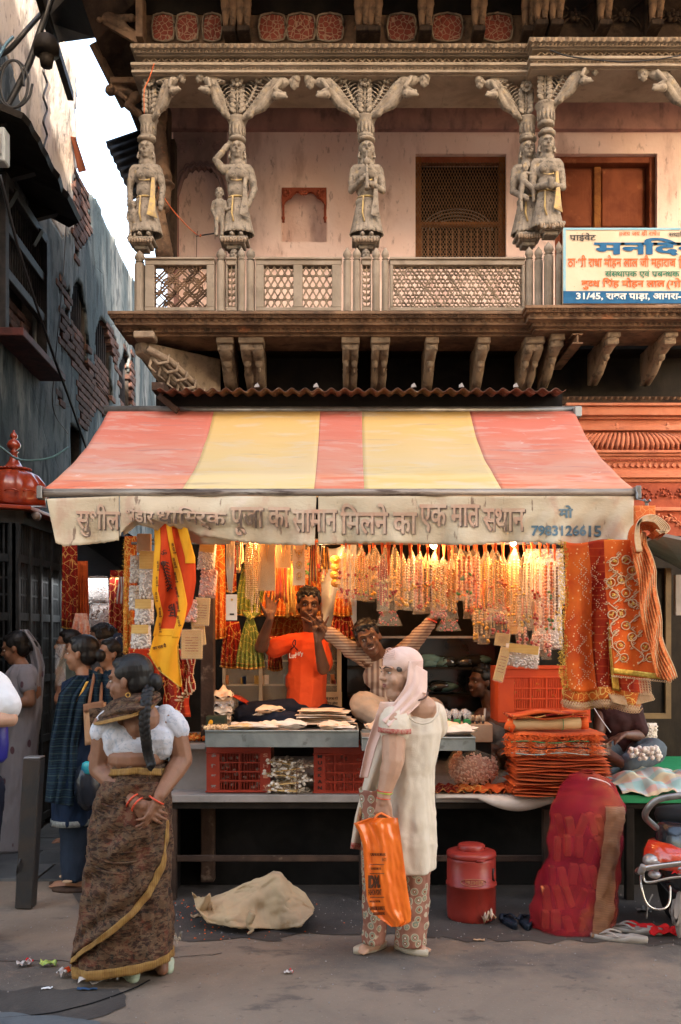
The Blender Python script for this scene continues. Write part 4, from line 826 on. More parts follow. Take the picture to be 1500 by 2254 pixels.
def fan(par, cx, D, y0, y1, half=0):
    c = V((wx(cx,D), D+.05, wz(y1,D))); H = wz(y0,D)-c.z; m = MB(); m.tube([c, c+V((0,-.02,H*.9))], .010, 6)
    for k in range(6):
        for s_ in (-1, 1): z = H*(.1+.12*k); m.ell(c+V((s_*.034,-.02,z+.02)), (.031,.010,.020), Ry(-s_*.75), 8, 5)
    for s_ in ((-1,1) if not half else (half,)):
        tip = V((s_*.16,-.03,H*.93)); pts = [c+tip*t+V((s_*.02*sin(t*pi),0,0)) for t in (0,.25,.5,.75,1)]; m.tube(pts, [.013,.012,.011,.012,.010], 6)
        for k in range(9):
            t = .25+k*.085; p = c+tip*t
            m.tube([p, p+V((s_*.045,-.01,-.022)), p+V((s_*.085,0,-.012))], [.007,.006,.003], 5)
            m.tube([p, p+V((-s_*.02,-.008,.02)), p+V((-s_*.055,0,.04))], [.006,.005,.003], 5)
        for k in range(5): a = k*1.256; m.ell(c+tip+V((s_*.005+cos(a)*.02,-.015,sin(a)*.018-.01)), (.015,.014,.015), None, 6, 5)
    m.prism([(-.03,0),(.03,0),(.17 if half >= 0 else .03,H*.92),(-.17 if half <= 0 else -.03,H*.92)], c+V((0,.03,0)), (1,0,0), (0,0,1), (0,.04,0))
    fo = m.build('leaf_fan', FIG, par, True, kind='stuff'); m = MB(); q = c+V((0,-.045,H*.88))
    for k in range(8): a = k*pi/4; m.ell(q+V((cos(a)*.032,0,sin(a)*.032)), (.017,.012,.017), None, 8, 5)
    m.ell(q+V((0,-.01,0)), (.016,.014,.016)); m.build('carved_flower', FIG, par, True)
def winged(parent_loc_px, D, mirror=1, y=215, s=1):
    """Winged musician leaning out sideways; feet at the given pixel, body rising toward +x."""
    root = thing('winged_musician', V((0,0,0))); o = V((0,0,0)); A = lambda x, z, y_=0: V((x*s, y_, z*s))
    m = MB(); m.cap(A(.0,.01), A(.10,.10,-.01), .018, .034); m.cap(A(.10,.10,-.01), A(.19,.20,-.02), .036, .046); m.cap(A(.19,.20,-.02), A(.30,.245,-.03), .046, .040); m.cap(A(.20,.20,-.02), A(.23,.25,-.02), .05, .04)
    m.cap(A(.03,.0,-.03), A(.14,.06,-.03), .018, .030); m.cap(A(.14,.06,-.03), A(.22,.17,-.03), .032, .040)
    m.cap(A(.30,.245,-.03), A(.345,.245,-.035), .022, .020); R = Rz(-pi/2) @ Rx(-.5); hc = A(.375,.235,-.04); head_prims(m, hc, R, .42); m.cap(A(.28,.24,-.07), A(.235,.16,-.10), .019, .016); m.cap(A(.235,.16,-.10), A(.30,.13,-.09), .015, .012); m.ell(A(.31,.13,-.09), .016); m.cap(A(-.01,-.012), A(.05,.0,-.03), .018, .022)
    m.cap(A(.25,.12,-.08), A(.32,.10,-.10), .035,.015)
    m.build('body', FIG, root, True, remesh=.0045, sm=2); m = MB()
    m.lathe([(.034,0),(.038,.012),(.034,.02),(.028,.04),(.012,.055)], hc+R@V((0,-.002,.016)), 14, R=R @ Rx(-.2)); m.build('cap', GOLDP if s != 1 else FIG, root, True)
    m = MB(); w = [(.31,.27),(.29,.235),(.24,.235),(.19,.25),(.13,.285),(.15,.30),(.24,.305),(.29,.30)]; m.prism([(a*s,b*s) for a, b in w], V((0,-.045,0)), (1,0,0), (0,0,1), (0,.03,0))
    m.build('wing', FIG, root, bevel=.005)
    for k in range(4): m = MB(); m.tube([A(.16+.035*k,.285-.008*k,-.048), A(.20+.03*k,.245,-.05)], .003, 4); m.build('feather_groove', STONE_D, root)
    return root
wb = winged(None, 7.2)
wb_used = []
def place_wing(px, py, D, mir, par, s=1.0, ry=0):
    c = (copy_tree(wb, par) if wb_used else wb); wb_used.append(1); c.parent = par; c.location = P(px,py,D)-WL(par)+V((0,.02,0)); c.scale = (mir*s, 1, s); c.rotation_euler = (0, ry*mir, 0); return c
def woman(cx, D, var, label):
    """cx: pixel of the body axis; about 215 px tall from skirt hem to crown."""
    S = F/D; Q = lambda dx, py, y=0: V((wx(cx,D)+dx/S, D+.06+y, wz(py,D))); r = thing('carved_column', Q(0,545), label, 'column'); m = MB(); hc = Q(0,322); head_prims(m, hc, hmat(pi), .66)
    for k in (-1, 1): m.tube([hc+V((k*.055,-.0,-.01)), hc+V((k*.06,0,-.045)), hc+V((k*.055,-.01,-.065))], [.006,.012,.012], 6)
    m.cap(hc+V((0,.01,-.03)), Q(0,352), .028, .032); m.cap(Q(-24,364), Q(24,364), .036, .036); m.ell(Q(0,380), (.092,.062,.085)); m.ell(Q(0,412), (.075,.055,.085)); m.ell(Q(0,440), (.088,.06,.06))
    for k in (-1,1): m.ell(Q(k*11,384,-.05), (.033,.028,.031)); m.cap(Q(k*9,500,-.005), Q(k*9,516,-.02), .022,.024); m.cap(Q(k*9,514,-.03), Q(k*10,516,-.08), .02,.016)
    sh = lambda k: Q(k*29,368)
    if var == 0: AR = [(sh(-1),Q(-36,405,.01),Q(-34,450,-.02)), (sh(1),Q(37,405,.01),Q(34,448,-.02))]
    elif var == 1: AR = [(sh(-1),Q(-44,352,-.01),Q(-24,308,0)), (sh(1),Q(38,408,.01),Q(22,455,-.05))]
    elif var == 2: AR = [(sh(-1),Q(-34,412,-.0),Q(-8,398,-.10)), (sh(1),Q(36,412,-.0),Q(8,410,-.10))]
    elif var == 3: AR = [(sh(-1),Q(-34,415,-.01),Q(-12,440,-.10)), (sh(1),Q(34,405,.01),Q(14,420,-.06))]
    else: AR = [(sh(-1),Q(-33,420,-.01),Q(-8,425,-.09)), (sh(1),Q(36,418,0),Q(10,425,-.09))]
    if var == 1: AR[0] = (sh(-1), Q(-48,345,-.01), Q(-20,312,-.01))
    for a, b, c in AR:
        m.cap(a, b, .030, .025); m.cap(b, c, .025, .019); m.ell(c+(c-b).normalized()*.02, (.020,.017,.024))
        for t in (.3,.45,.6): p = a.lerp(b,t); d = (b-a).normalized(); m.cap(p-d*.003, p+d*.003, .031, .031)
        for t in (.45,.7,.9): p = b.lerp(c,t); d = (c-b).normalized(); m.cap(p-d*.003, p+d*.003, .025, .025)
    m.build('figure', FIG, r, True, remesh=.0048, sm=1)
    face(r, hc, hmat(pi), .66, FIG, FIG)
    n = 72; m = MB()
    def sk(u, v):
        a = 2*pi*u; w = lerp(19, 36, v**1.1)/S*1.0; f = 1+.07*v**.6*(abs(cos(a*11))-.5); return Q(0, lerp(428, 509+2*abs(cos(a*11)), v))+V((cos(a)*w*f, sin(a)*w*.72*f, 0))
    m.grid(sk, n*2, 14, True); s1 = m.build('pleated_skirt', FIG, r, True, solid=.008)
    m = MB(); m.tube([Q(k*19*cos(0) if 0 else cos(t)*20, 430, sin(t)*.055) for k in (1,) for t in [2*pi*i/20 for i in range(21)]], .008, 5); m.tube([Q(-12,395,-.062), Q(0,398,-.068), Q(12,395,-.062)], .005, 5)
    m.tube([Q(-8,432,-.07), Q(-10,470,-.078), Q(-6,490,-.09)], .007, 5); m.build('girdle', GOLDP, r, True)
    m = MB(); m.add([Q(16,390,-.06), Q(22,390,-.05), Q(26,470,-.09), Q(30,482,-.07), Q(8,478,-.11), Q(14,440,-.09)], [(0,1,2,5),(5,2,3,4)]); m.build('sash', GOLDP if var in (0,3,4) else FIG, r, solid=.008)
    m = MB(); m.ell(hc+V((0,.02,.02)), (.062,.065,.07)); m.cap(hc+V((0,.05,.0)), Q(0,400,.05), .06, .085); m.build('veil', FIG, r, True)
    m = MB(); m.lathe([(.055,0),(.066,.01),(.066,.022),(.05,.03),(.05,.042)], hc+V((0,0,.062)), 18); m.build('head_ring', FIG, r, True)
    return r, Q
W1, q = woman(318, DB, 0, 'leftmost carved stone woman column with arms straight down and a broken right hand'); vase(W1, 324, DB, 252, 302, 40); fan(W1, 328, DB, 166, 252, 1)
place_wing(338, 258, DB, 1, W1, .80, -.35); lotus_abacus(W1, 310, DB, 522, 546, 56)
def child(par, Q, dx, y0, y1, nm='child_figure', arm_up=False):
    S_ = (y1-y0)/100; m = MB(); R = hmat(pi); Z = lambda x, t, y=0: Q(dx+x*S_, lerp(y0,y1,t), -.05+y); head_prims(m, Z(0,.12), R, .40*S_)
    m.cap(Z(0,.2), Z(0,.27), .018, .02); m.ell(Z(0,.36), (.042*S_,.03,.055*S_)); m.ell(Z(0,.5), (.038*S_,.03,.05*S_))
    for k in (-1,1): m.cap(Z(k*5,.55), Z(k*6,.78), .022*S_, .016*S_); m.cap(Z(k*6,.78), Z(k*6,.97,.0), .016*S_, .013*S_); m.cap(Z(k*6,.98), Z(k*7,1,-.03), .014, .012); m.cap(Z(k*11,.3), Z(k*15,.46), .015*S_, .012*S_); m.cap(Z(k*15,.46), Z(k*(9 if not (arm_up and k > 0) else 26),.6 if not (arm_up and k > 0) else .42,-.01), .012*S_, .010*S_)
    m.build(nm, FIG, par, True, remesh=.0045, sm=1)
child(W1, q, -26, 440, 522)
m = MB(); m.box(P(362,400,8.0), (.09,.2,1.25)); m.build('column_core', STONE_D, W1)
W0 = thing('carved_column', P(360,575,7.8), 'dark side column with a carved woman turned toward the alley behind the leftmost one', 'column')
m = MB(); qq = lambda x, y, d=0: P(x,y,7.75+d); m.cap(qq(352,290), qq(358,380), .05, .06); m.cap(qq(365,400), qq(362,455), .055,.05); m.cap(qq(350,470), qq(362,560), .055,.075); m.cap(qq(345,465), qq(342,520), .02,.018); head_prims(m, qq(350,432), hmat(2.2), .6); m.cap(qq(360,390), qq(352,345), .075,.04); m.ell(qq(362,408), (.09,.09,.03)); m.cap(qq(360,170), qq(352,290), .06,.05)
m.build('figure', STONE_B, W0, True, remesh=.007, sm=1, disp=.012, dscale=.03); m = MB(); m.box(P(372,450,8.1), (.12,.12,1.05)); m.build('pier', STONE_D, W0)
W2, q = woman(521, DB, 1, 'carved stone woman column with one arm raised to her head and a child beside her'); vase(W2, 521, DB, 252, 304, 42); fan(W2, 522, DB, 166, 252)
child(W2, q, -38, 412, 518, arm_up=True); place_wing(538, 256, DB, 1, W2, 1.0); place_wing(503, 256, DB, -1, W2, .78, -.35); lotus_abacus(W2, 515, DB, 521, 545, 60, True)
W3, q = woman(808, DB, 2, 'carved stone woman column playing a flute in the middle of the balcony'); vase(W3, 806, DB, 250, 298, 44); fan(W3, 804, DB, 166, 250)
m = MB(); m.tube([q(0,333,-.075), q(-1,352,-.10), q(0,400,-.13), q(0,420,-.14), q(0,428,-.145)], [.005,.007,.011,.014,.022], 8); m.ell(q(0,362,-.105), (.028,.024,.03)); m.build('flute', FIG, W3, True)
place_wing(820, 252, DB, 1, W3, 1.03); place_wing(788, 252, DB, -1, W3, .95); lotus_abacus(W3, 806, DB, 521, 545, 58, True)
W4, q = woman(1166, DB, 3, 'carved stone woman column holding a baby on her hip left of the temple sign'); vase(W4, 1164, DB, 252, 298, 40); fan(W4, 1160, DB, 180, 252, -1)
m = MB(); b0 = q(-14,395,-.09); head_prims(m, q(-10,372,-.10), hmat(pi*.75), .38); m.ell(b0, (.035,.03,.055)); m.cap(q(-14,405,-.10), q(4,425,-.13), .022,.018); m.cap(q(4,425,-.13), q(6,450,-.12), .016,.012); m.cap(q(-16,408,-.09), q(-22,440,-.1), .022,.017); m.cap(q(-22,440,-.1), q(-20,468,-.1), .016,.012); m.cap(q(-8,388,-.11), q(6,392,-.12), .012,.010); m.build('baby_figure', FIG, W4, True, remesh=.0045, sm=1)
place_wing(1145, 256, DB, -1, W4, .86, -.1); lotus_abacus(W4, 1165, DB, 512, 538, 54)
W5, q = woman(1208, 7.1, 4, 'taller carved stone woman column pouring from a small jug right beside the sign'); vase(W5, 1206, 7.1, 234, 284, 46); fan(W5, 1202, 7.1, 150, 236, 1); W5.location.z += .045
m = MB(); m.lathe([(.01,0),(.024,.01),(.018,.05),(.028,.075)], q(0,440,-.14), 12); m.build('jug', FIG, W5, True); place_wing(1222, 238, 7.1, 1, W5, .82, -.1); lotus_abacus(W5, 1215, 7.1, 502, 528, 56)
W6 = thing('carved_column', P(1560,500,7.1), 'carved winged figure reaching in from the right edge under the beam', 'column'); place_wing(1528, 240, 7.1, -1, W6, 1.02); m = MB(); m.bx(wx(1545,7.1), wx(1590,7.1), 7.1, 7.2, wz(670,7.1), wz(150,7.1)); m.build('shaft', FIG, W6)
# ------------------------------------------------------------------ curled brackets under the balcony
def bracket(px, D, w, double=False, dy=0):
    c = P(px, 850+dy, 7.72); r = thing('s_bracket', c); t = V((wx(px,D), D+.02, wz(738+dy,D))); W = w/F*D; s = t-c
    path = [(1.0,1.0),(1.0,.72),(.93,.58),(.78,.50),(.62,.42),(.52,.28),(.42,.12),(.30,-.05),(0,-.25)]     # (toward the lane, height)
    dep = c.y-t.y; H = t.z-c.z; out = [(dep*a, H*b) for a, b in path]; poly = [(0,H)]+out
    xx = lambda k: V((k*W/2,0,0)); m = MB(); n = len(out); base = V((t.x, c.y, c.z))
    m.prism([(a,b) for a, b in poly], base-V((W*.45,0,0)), (0,-1,0), (0,0,1), (W*.9,0,0)); m.build('corbel', STONE, r, bevel=.008)
    m = MB(); m.box(V((t.x,t.y+.05,t.z-.03)), (W*1.12,.16,.06)); m.box(V((t.x,t.y+.07,t.z-.08)), (W,.14,.05)); m.build('corbel_block', STONE, r, bevel=.008)
    m = MB()
    for k in ((-.26,.26) if double else (0,)):
        pts = [base+V((k*W,-a-.012,b)) for a, b in out[1:]]; wd = W*(.24 if double else .42)
        m.tube(pts, [wd*.7,wd*.9,wd*1.0,wd*.95,wd*.62,wd*.9,wd*.75,wd*.3], 10, flat=.45); m.ell(pts[3]+V((0,-.02,-.02)), (wd*.75,.03,.035)); m.ell(pts[4]+V((0,-.012,-.01)), (wd*.3,.02,.03))
        for j in range(1, 6):
            for s_ in (-1, 1): p = pts[j]; m.tube([p+V((0,-.018,0)), p+V((s_*wd*.5,-.016,.03)), p+V((s_*wd*.9,0,.045))], [.006,.006,.003], 5)
    m.build('acanthus', STONE, r, True)
    r.parent = hb; r.location = r.location-WL(hb); return r
for a in ((495,DB,34),(553,DB,50,True),(772,DB,36,True),(838,DB,38,True),(952,DB,26),(1066,DB,26),(1178,DB,40,True),(1229,7.14,28,False,-8),(1352,7.1,27,False,-14),(1478,7.1,27,False,-14)): bracket(*a)
m = MB(); a = P(312,750,7.15); b = P(405,855,7.75)                       # big corner bracket
out = [(0,.0),(0,-.08),(.12,-.14),(.16,-.22),(.24,-.27),(.36,-.30),(.50,-.42),(.62,-.46),(.75,-.46),(.75,0)]
m.prism(out, a, (.72,.62,0), (0,0,1), (-.07,.08,0)); m.build('corner_corbel', STONE, hb, bevel=.01); m = MB()
for k in range(7):
    t = k/6; p = a+V((.72,.62,0))*(.1+.5*t)+V((.0,-.03,-.12-.3*t)); m.tube([p, p+V((.05,-.01,-.05)), p+V((.12,0,-.03)), p+V((.13,.0,.03))], [.018,.016,.012,.006], 6); m.tube([p, p+V((-.02,-.01,-.07)), p+V((.03,-.01,-.11))], [.014,.012,.005], 6)
m.tube([a+V((.05,-.03,-.07)), a+V((.20,.08,-.13)), a+V((.36,.22,-.26)), a+V((.5,.36,-.42))], [.03,.028,.024,.01], 8); m.build('acanthus', STONE, hb, True, kind='stuff')
m = MB(); m.bx(wx(300,7.15), wx(345,7.15), 7.05, 7.2, wz(752,7.15), wz(737,7.15)); m.build('corner_block', STONE, hb, bevel=.008)
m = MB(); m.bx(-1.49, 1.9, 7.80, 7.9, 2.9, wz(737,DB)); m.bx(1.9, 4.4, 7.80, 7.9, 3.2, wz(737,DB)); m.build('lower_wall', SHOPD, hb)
m = MB(); m.bx(-1.3, 1.75, 7.78, 7.8, 3.35, 3.40); m.build('string_course', STONE_D, hb)
st = MB(); st.bx(wx(1240,7.5), 4.4, 7.6, 7.8, wz(890,7.6), wz(872,7.6)); st.build('string_course', STONE_D, hb); st = MB(); scallops(st, 1240, 1560, 873, 7.6, .0, .05, .03); st.build('scallop_band', STONE_B, hb, kind='stuff')
ib = thing('steel_joist', P(1262,760,7.4), 'short rusty steel joist end sticking out under the balcony beside the sign', 'steel beam'); m = MB(); p0 = P(1272,733,7.05)
for dx, dz, w, h in ((0,.033,.075,.010),(0,-.033,.075,.010),(0,0,.012,.066)): m.box(p0+V((dx,.35,dz-.04)), (w,.7,h))
m.build('joist', STONE_B, ib)
# painted shop front at the right
fr = thing('painted_shopfront', P(1400,1180,7.6), 'salmon orange painted stone shopfront with ribbed roof relief at the right', 'shopfront')
D = 7.6; Z = lambda y: wz(y,D); m = MB(); m.bx(wx(1225,D), 4.4, D, D+.2, Z(1170), Z(893)); m.build('wall', ORW, fr)
for y0, y1, pr in ((893,899,.10),(899,918,.07),(918,924,.03),(940,950,.05),(994,1000,.07),(1000,1006,.05),(1006,1012,.03),(1038,1046,.04),(1046,1054,.06),(1118,1126,.05),(1054,1062,.03)):
    m = MB(); m.bx(wx(1240,D), 4.4, D-pr, D-.001, Z(y1), Z(y0)); m.build('moulding', ORW, fr, bevel=.004)
m = MB()
for k in range(34):
    u = (k-13)/13; x = wx(1388,D)+u*.42; t = .10*u; m.tube([V((x-t*.2,D-.02,Z(954+10*u*u*.4))), V((x+t*.5,D-.05,Z(968))), V((x+t*1.0,D-.055,Z(980))), V((x+t*1.1,D-.03,Z(993)))], [.010,.016,.016,.012], 6)
m.build('ribbed_roof_relief', ORW, fr, True, kind='stuff')
for px in (1355, 1467, 1580): m = MB(); m.lathe([(.02,0),(.03,.012),(.012,.022),(.02,.034),(.004,.06)], V((wx(px,D),D-.03,Z(948))), 10); m.build('finial', ORW, fr, True)
m = MB()
for k in range(30): x = wx(1300,D)+k*.047; m.box(V((x,D-.012,Z(1025))), (.026,.02,.026), Ry(pi/4)); 
m.build('diamond_band', ORW, fr, kind='stuff'); m = MB(); x = wx(1280,D)
while x < 3.4: m.add([V((x,D-.034,Z(1012))), V((x+.024,D-.034,Z(1012))), V((x+.012,D-.034,Z(1018)))], [(0,1,2)]); x += .025
m.build('tooth_band', ORD, fr, kind='stuff')
m = MB(); m.bx(wx(1225,D), 4.4, D-.015, D-.002, Z(1180), Z(1062)); m.build('relief_ground', ORD, fr)
for k in range(6):
    cx = 1418+k*42; m = MB(); c = V((wx(cx,D),D-.02,Z(1090)))
    for j in range(9): a = pi*j/8; p = c+V((cos(a)*.06,0,sin(a)*.07-.02)); m.ell(p, (.010,.012,.010), None, 6, 4)
    for j in range(7): a = U(0,6.28); r = U(.01,.035); m.ell(c+V((cos(a)*r,-.01,sin(a)*r)), (.014,.012,.009), Ry(U(0,3)), 6, 4)
    m.build('arch_relief', ORD, fr, True)
for k in range(3):
    m = MB(); x0 = wx(1385+k*75,D); 
    for j in range(16):
        t = j/15; p = V((x0+t*.26,D-.025,Z(1148)+.03*sin(t*9))); m.ell(p+V((0,0,.018*(1 if j%2 else -1))), (.018,.012,.009), Ry(U(0,3)), 7, 5)
    m.tube([V((x0+t/15*.26,D-.022,Z(1148)+.03*sin(t/15*9))) for t in range(16)], .007, 5); m.build('foliage_relief', ORW, fr, True)
# temple sign
sg = thing('temple_sign', P(1390,668,6.93), 'hand painted cream and blue Hindi temple signboard hung on the balcony at the right edge', 'signboard')
D = 6.93; Z = lambda y: wz(y,D); X = lambda x: wx(x,D); m = MB(); m.bx(X(1240), X(1680), D, D+.03, Z(668), Z(502)); m.build('board', SIGNB, sg, bevel=.003)
m = MB(); m.bx(X(1240), X(1680), D-.003, D, Z(668), Z(641)); m.build('blue_band', SBLUE, sg)
m = MB(); m.bx(X(1240), X(1246), D-.005, D-.001, Z(641), Z(502)); m.bx(X(1246), X(1680), D-.005, D-.001, Z(506.5), Z(502)); m.build('painted_border', SLB, sg)
def sgn(s, x0, y0, x1, y1, mt, off=.02, nm='lettering'): text(s, (X(x0),D-.006,Z(y1)), (1,0,0), (0,0,1), X(x1)-X(x0), Z(y0)-Z(y1), mt, nm, sg, off)
sgn('प^ाईवेट', 1254, 513, 1312, 532, BLACK, .015); sgn('॥जय जय श^ी राधे॥', 1364, 507, 1452, 520, SORG, .012); sgn('स~थािपत', 1472, 509, 1520, 522, BLACK, .012)
sgn('मन~िदर', 1308, 524, 1538, 563, SBLUE, .035); sgn('ठा·श^ी राधा मोहन लाल जी महाराज', 1250, 562, 1488, 592, SORG, .02); sgn('िवराजमान', 1494, 562, 1580, 592, SORG, .02)
sgn('संस~थापक एवं प^बन~धक', 1332, 594, 1496, 613, SGRN, .015); sgn('बुद~ध िसंह मोहन लाल', 1280, 612, 1464, 638, SORG, .025); sgn('(गोटे वाले)', 1468, 612, 1570, 638, SORG, .015); sgn('31/45, रावत पाड़ा, आगरा-', 1268, 645, 1500, 663, SWHT, .03)
# loose wires on the balcony
cable('red_wire', [P(345,405,7.6), P(375,455,7.5), P(415,500,7.4), P(440,520,7.3), P(442,515,7.3)], .004, STR, 'thin reddish wire looping from the left column to the railing', 'wire')
cable('black_wire', [P(432,520,7.3), P(450,517,7.3), P(478,513,7.2)], .005, CABLE, 'short black wire between the railing and the raised-arm woman', 'wire')
cable('thin_rod', [P(433,572,7.3), P(434,520,7.3), P(436,508,7.3)], .003, BROWNB, 'thin upright rod rising behind the balcony rail with a red tag', 'rod')
cable('beam_wire', [P(1210,110,6.9), P(1260,125,6.9), P(1370,136,6.9), P(1450,130,6.9), P(1520,118,6.9)], .005, CABLE, 'black wire sagging across the carved beam at upper right', 'wire')
cable('column_wire', [P(340,140,7.0), P(328,175,7.0), P(318,200,7.0), P(318,250,7.05)], .004, STR, 'thin rust red wire down the capital of the leftmost column', 'wire')
# ------------------------------------------------------------------ stall shell
DF = 5.74; BZ = .643
stl = thing('market_stall', (0.1, 6.2, 0), 'low platform stall selling temple offerings under the haveli balcony', 'market stall')
X = lambda px, D=DF: (px-CX)/F*D
Zp = lambda py, D=DF: EYE+(CY-py)/F*D
def part(name, mt, par=None, **kw):
    def f(m): return m.build(name, mt, par or stl, **kw)
    return f
m = MB(); m.bx(X(368), X(1212), DF, 7.6, BZ-.045, BZ); m.build('bench_top', LAMI, stl, bevel=.004)
m = MB(); m.bx(X(1212)+.002, 2.9, DF, 7.6, BZ-.05, BZ); m.build('bench_top', GREENT, stl, bevel=.004)
m = MB(); m.bx(X(368), 2.9, DF+.02, DF+.06, BZ-.085, BZ-.047); m.build('bench_rail', SHOPD, stl)
for px, mt, w in ((378,WOODB,.05),(800,WOODB,.045),(1205,WOODB,.04),(1390,SHOPD,.05)): m = MB(); m.bx(X(px)-w/2, X(px)+w/2, DF+.02, DF+.07, 0, BZ-.087); m.build('bench_leg', mt, stl, bevel=.004)
for a, b in ((385,792),(808,1200),): m = MB(); m.bx(X(a), X(b), DF+.03, DF+.06, .235, .27); m.build('cross_rail', WOODB, stl, bevel=.003)
m = MB(); m.bx(X(368), 2.9, 6.12, 6.15, 0, BZ-.06); m.bx(X(368), X(368)+.02, DF+.08, 6.12, 0, BZ-.06); m.build('under_bench_shade_panel', DARK, stl)  # black panel closing the underside, standing in for the shade there
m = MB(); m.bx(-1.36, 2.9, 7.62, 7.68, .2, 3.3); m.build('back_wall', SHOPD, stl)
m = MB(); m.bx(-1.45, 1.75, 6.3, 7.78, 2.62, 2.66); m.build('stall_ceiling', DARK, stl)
m = MB(); m.bx(1.30, 1.34, 6.7, 7.6, BZ, 2.6); m.build('side_partition', SHOPD, stl)
m = MB(); m.bx(X(442,6.0), X(471,6.0), 6.0, 6.09, .05, 2.6); m.build('post', WOODB, stl, bevel=.005)
m = MB(); m.bx(X(1238,6.4), X(1262,6.4), 6.4, 6.47, .6, 2.6); m.build('post', WOODB, stl, bevel=.005)
for y0, D in ((1196,5.95),(1188,6.5)): m = MB(); m.tube([P(290,y0,D), P(1245,y0,D)], .009, 8); m.build('hanging_rail', STEEL, stl, True)
m = MB(); m.bx(X(380,5.95), X(455,5.95), 5.95, 5.97, BZ, Zp(1645,5.95)); m.build('side_panel', LAMI, stl)
m = MB(); m.bx(X(376,5.9), X(455,5.9), 5.85, 6.6, Zp(1636,5.9)-.03, Zp(1636,5.9)); m.build('side_shelf', LAMI, stl)
# awning
aw = thing('striped_awning', (0,6.2,2.44), 'faded red and yellow striped awning sloping out over the stall front', 'awning')
A0, A1 = P(240,903,7.0), P(1262,903,7.0); F0, F1 = P(95,1078,5.49), P(1398,1078,5.49)
def awp(u, v):
    a = A0.lerp(A1, u); b = F0.lerp(F1, u); p = a.lerp(b, v); s = sin(pi*v)
    p.z += -.045*s+.012*sin(u*40+v*3)*s*.35+.016*nz((u*7,v*5,0),1)*s; p.x += .03*s*(u-.5)*-1.6; return p
for k, (u0, u1, f0, f1, mt) in enumerate(((0,.227,0,.235,CR),(.227,.455,.235,.458,CY_),(.455,.545,.458,.543,CR),(.545,.776,.543,.775,CY_),(.776,1,.775,1,CR))):
    m = MB(); m.grid(lambda u, v: awp(lerp(lerp(u0,f0,v), lerp(u1,f1,v), u), v), 26, 26); m.build('cloth_stripe', mt, aw, True, solid=.004)
m = MB(); m.tube([F0+V((-.012,0,-.018)), F1+V((.012,0,-.018))], .024, 14); m.build('front_bar', PIPE, aw, True)
m = MB(); m.box(F1+V((.012,0,-.018)), (.03,.07,.075)); m.build('bar_end', STEEL, aw, bevel=.004); m = MB(); m.box(F0+V((-.012,0,-.018)), (.03,.07,.075)); m.build('bar_end', STEEL, aw, bevel=.004)
m = MB(); m.tube([A0+V((-.03,0,.0)), A1+V((.03,0,.0))], .032, 12); m.build('rear_roller', STEEL, aw, True)
m = MB(); m.box(P(1271,908,6.95), (.05,.08,.075)); m.build('wall_bracket', GRB, aw, bevel=.005)
for px in (300, 1200):
    m = MB(); m.bar(P(px,1095,5.52), P(px+(60 if px<600 else -60),1180,6.2), .03, .03); m.build('folding_arm', STEEL, aw)
# valance with painted lettering
def vback(px):   # bottom edge
    return pl([(103,1196),(125,1202),(160,1200),(210,1196),(262,1190),(268,1172),(300,1140),(330,1142),(380,1158),(440,1178),(520,1192),(600,1199),(690,1200),(760,1196),(860,1194),(960,1199),(1040,1200),(1100,1194),(1180,1194),(1230,1198),(1300,1207),(1345,1205),(1382,1200),(1396,1172)], px)
def vdep(px, t):
    d = 5.475+.022*sin(px*.035)*t+.014*sin(px*.09+1.3)*t*t+.018*nz((px*.012,t*2,1),1)
    if 262 < px < 700: k = min(1,(px-262)/60)*min(1,max(0,(700-px)/260)); d += -.05*k*sin(min(t*1.5,1)*pi)+.07*k*max(0,t-.75)
    if px > 1150: d += .012*sin(px*.12+t*9)*t
    return d
def vpt(px, py):
    t = (py-1093)/105; return P(px, py, vdep(px, t))
for a, b, L in ((103,262,0),(264,697,1),(701,1396,2)):
    m = MB(); n = int((b-a)/4)
    m.grid(lambda u, v: vpt(lerp(a,b,u)+(20*v*(1-u) if L == 0 else 0)+(-4*v*u if L == 1 else 0), lerp(1092+(6*(1-u) if L == 0 else 0), vback(lerp(a,b,u))+2*nz((lerp(a,b,u)*.1,3,0),1)*2, v)), n, 16); m.build('valance', VAL, aw, True, solid=.003)
m = MB(); m.grid(lambda u, v: vpt(lerp(268,505,u), lerp(1140,vback(lerp(268,505,u))+lerp(6,22,sin(u*pi)),v))+V((0,.03+.02*v,0)), 40, 5); m.build('rolled_fold', VAL, aw, True, solid=.003)
def vtext(s, x0, y0, x1, y1, mt, off=.03, dd=0, dx=0, dy=0, nm='lettering', slope=0):
    D0 = 5.46; w_ = lambda p: (lambda q: P(q[0]+dx, q[1]+dy+slope*(q[0]-x0), vdep(q[0], (q[1]-1093)/105)-.006-dd))((CX+p.x/D0*F, CY-(p.z-EYE)/D0*F))
    text(s, P(x0,y1,D0), (1,0,0), (0,0,1), (x1-x0)/F*D0, (y1-y0)/F*D0, mt, nm, aw, off, warp=w_, stem=.17)
for s, x0, y0, x1, y1, sl in (('सुशील',168,1108,264,1180,.02),('भंडार',276,1112,338,1146,.12),('धािम~र्क',345,1112,498,1160,.04),('पूजा का',508,1116,638,1178,.0),('सामान',644,1122,742,1172,-.01),('िमलने का',750,1108,918,1176,0),('एक मात^',924,1110,1056,1172,0),('स~थान',1064,1118,1156,1170,0)):
    vtext(s, x0, y0, x1, y1, VSHD, .022, 0, 2.5, 2.5, 'lettering_outline', sl); vtext(s, x0, y0, x1, y1, VTXT, .018, .003, 0, 0, 'lettering', sl)
vtext('मो', 1231, 1112, 1262, 1140, VBLU, .035); vtext('79831266', 1170, 1156, 1291, 1180, VBLU, .035); vtext('15', 1296, 1157, 1324, 1182, VBLU, .035)
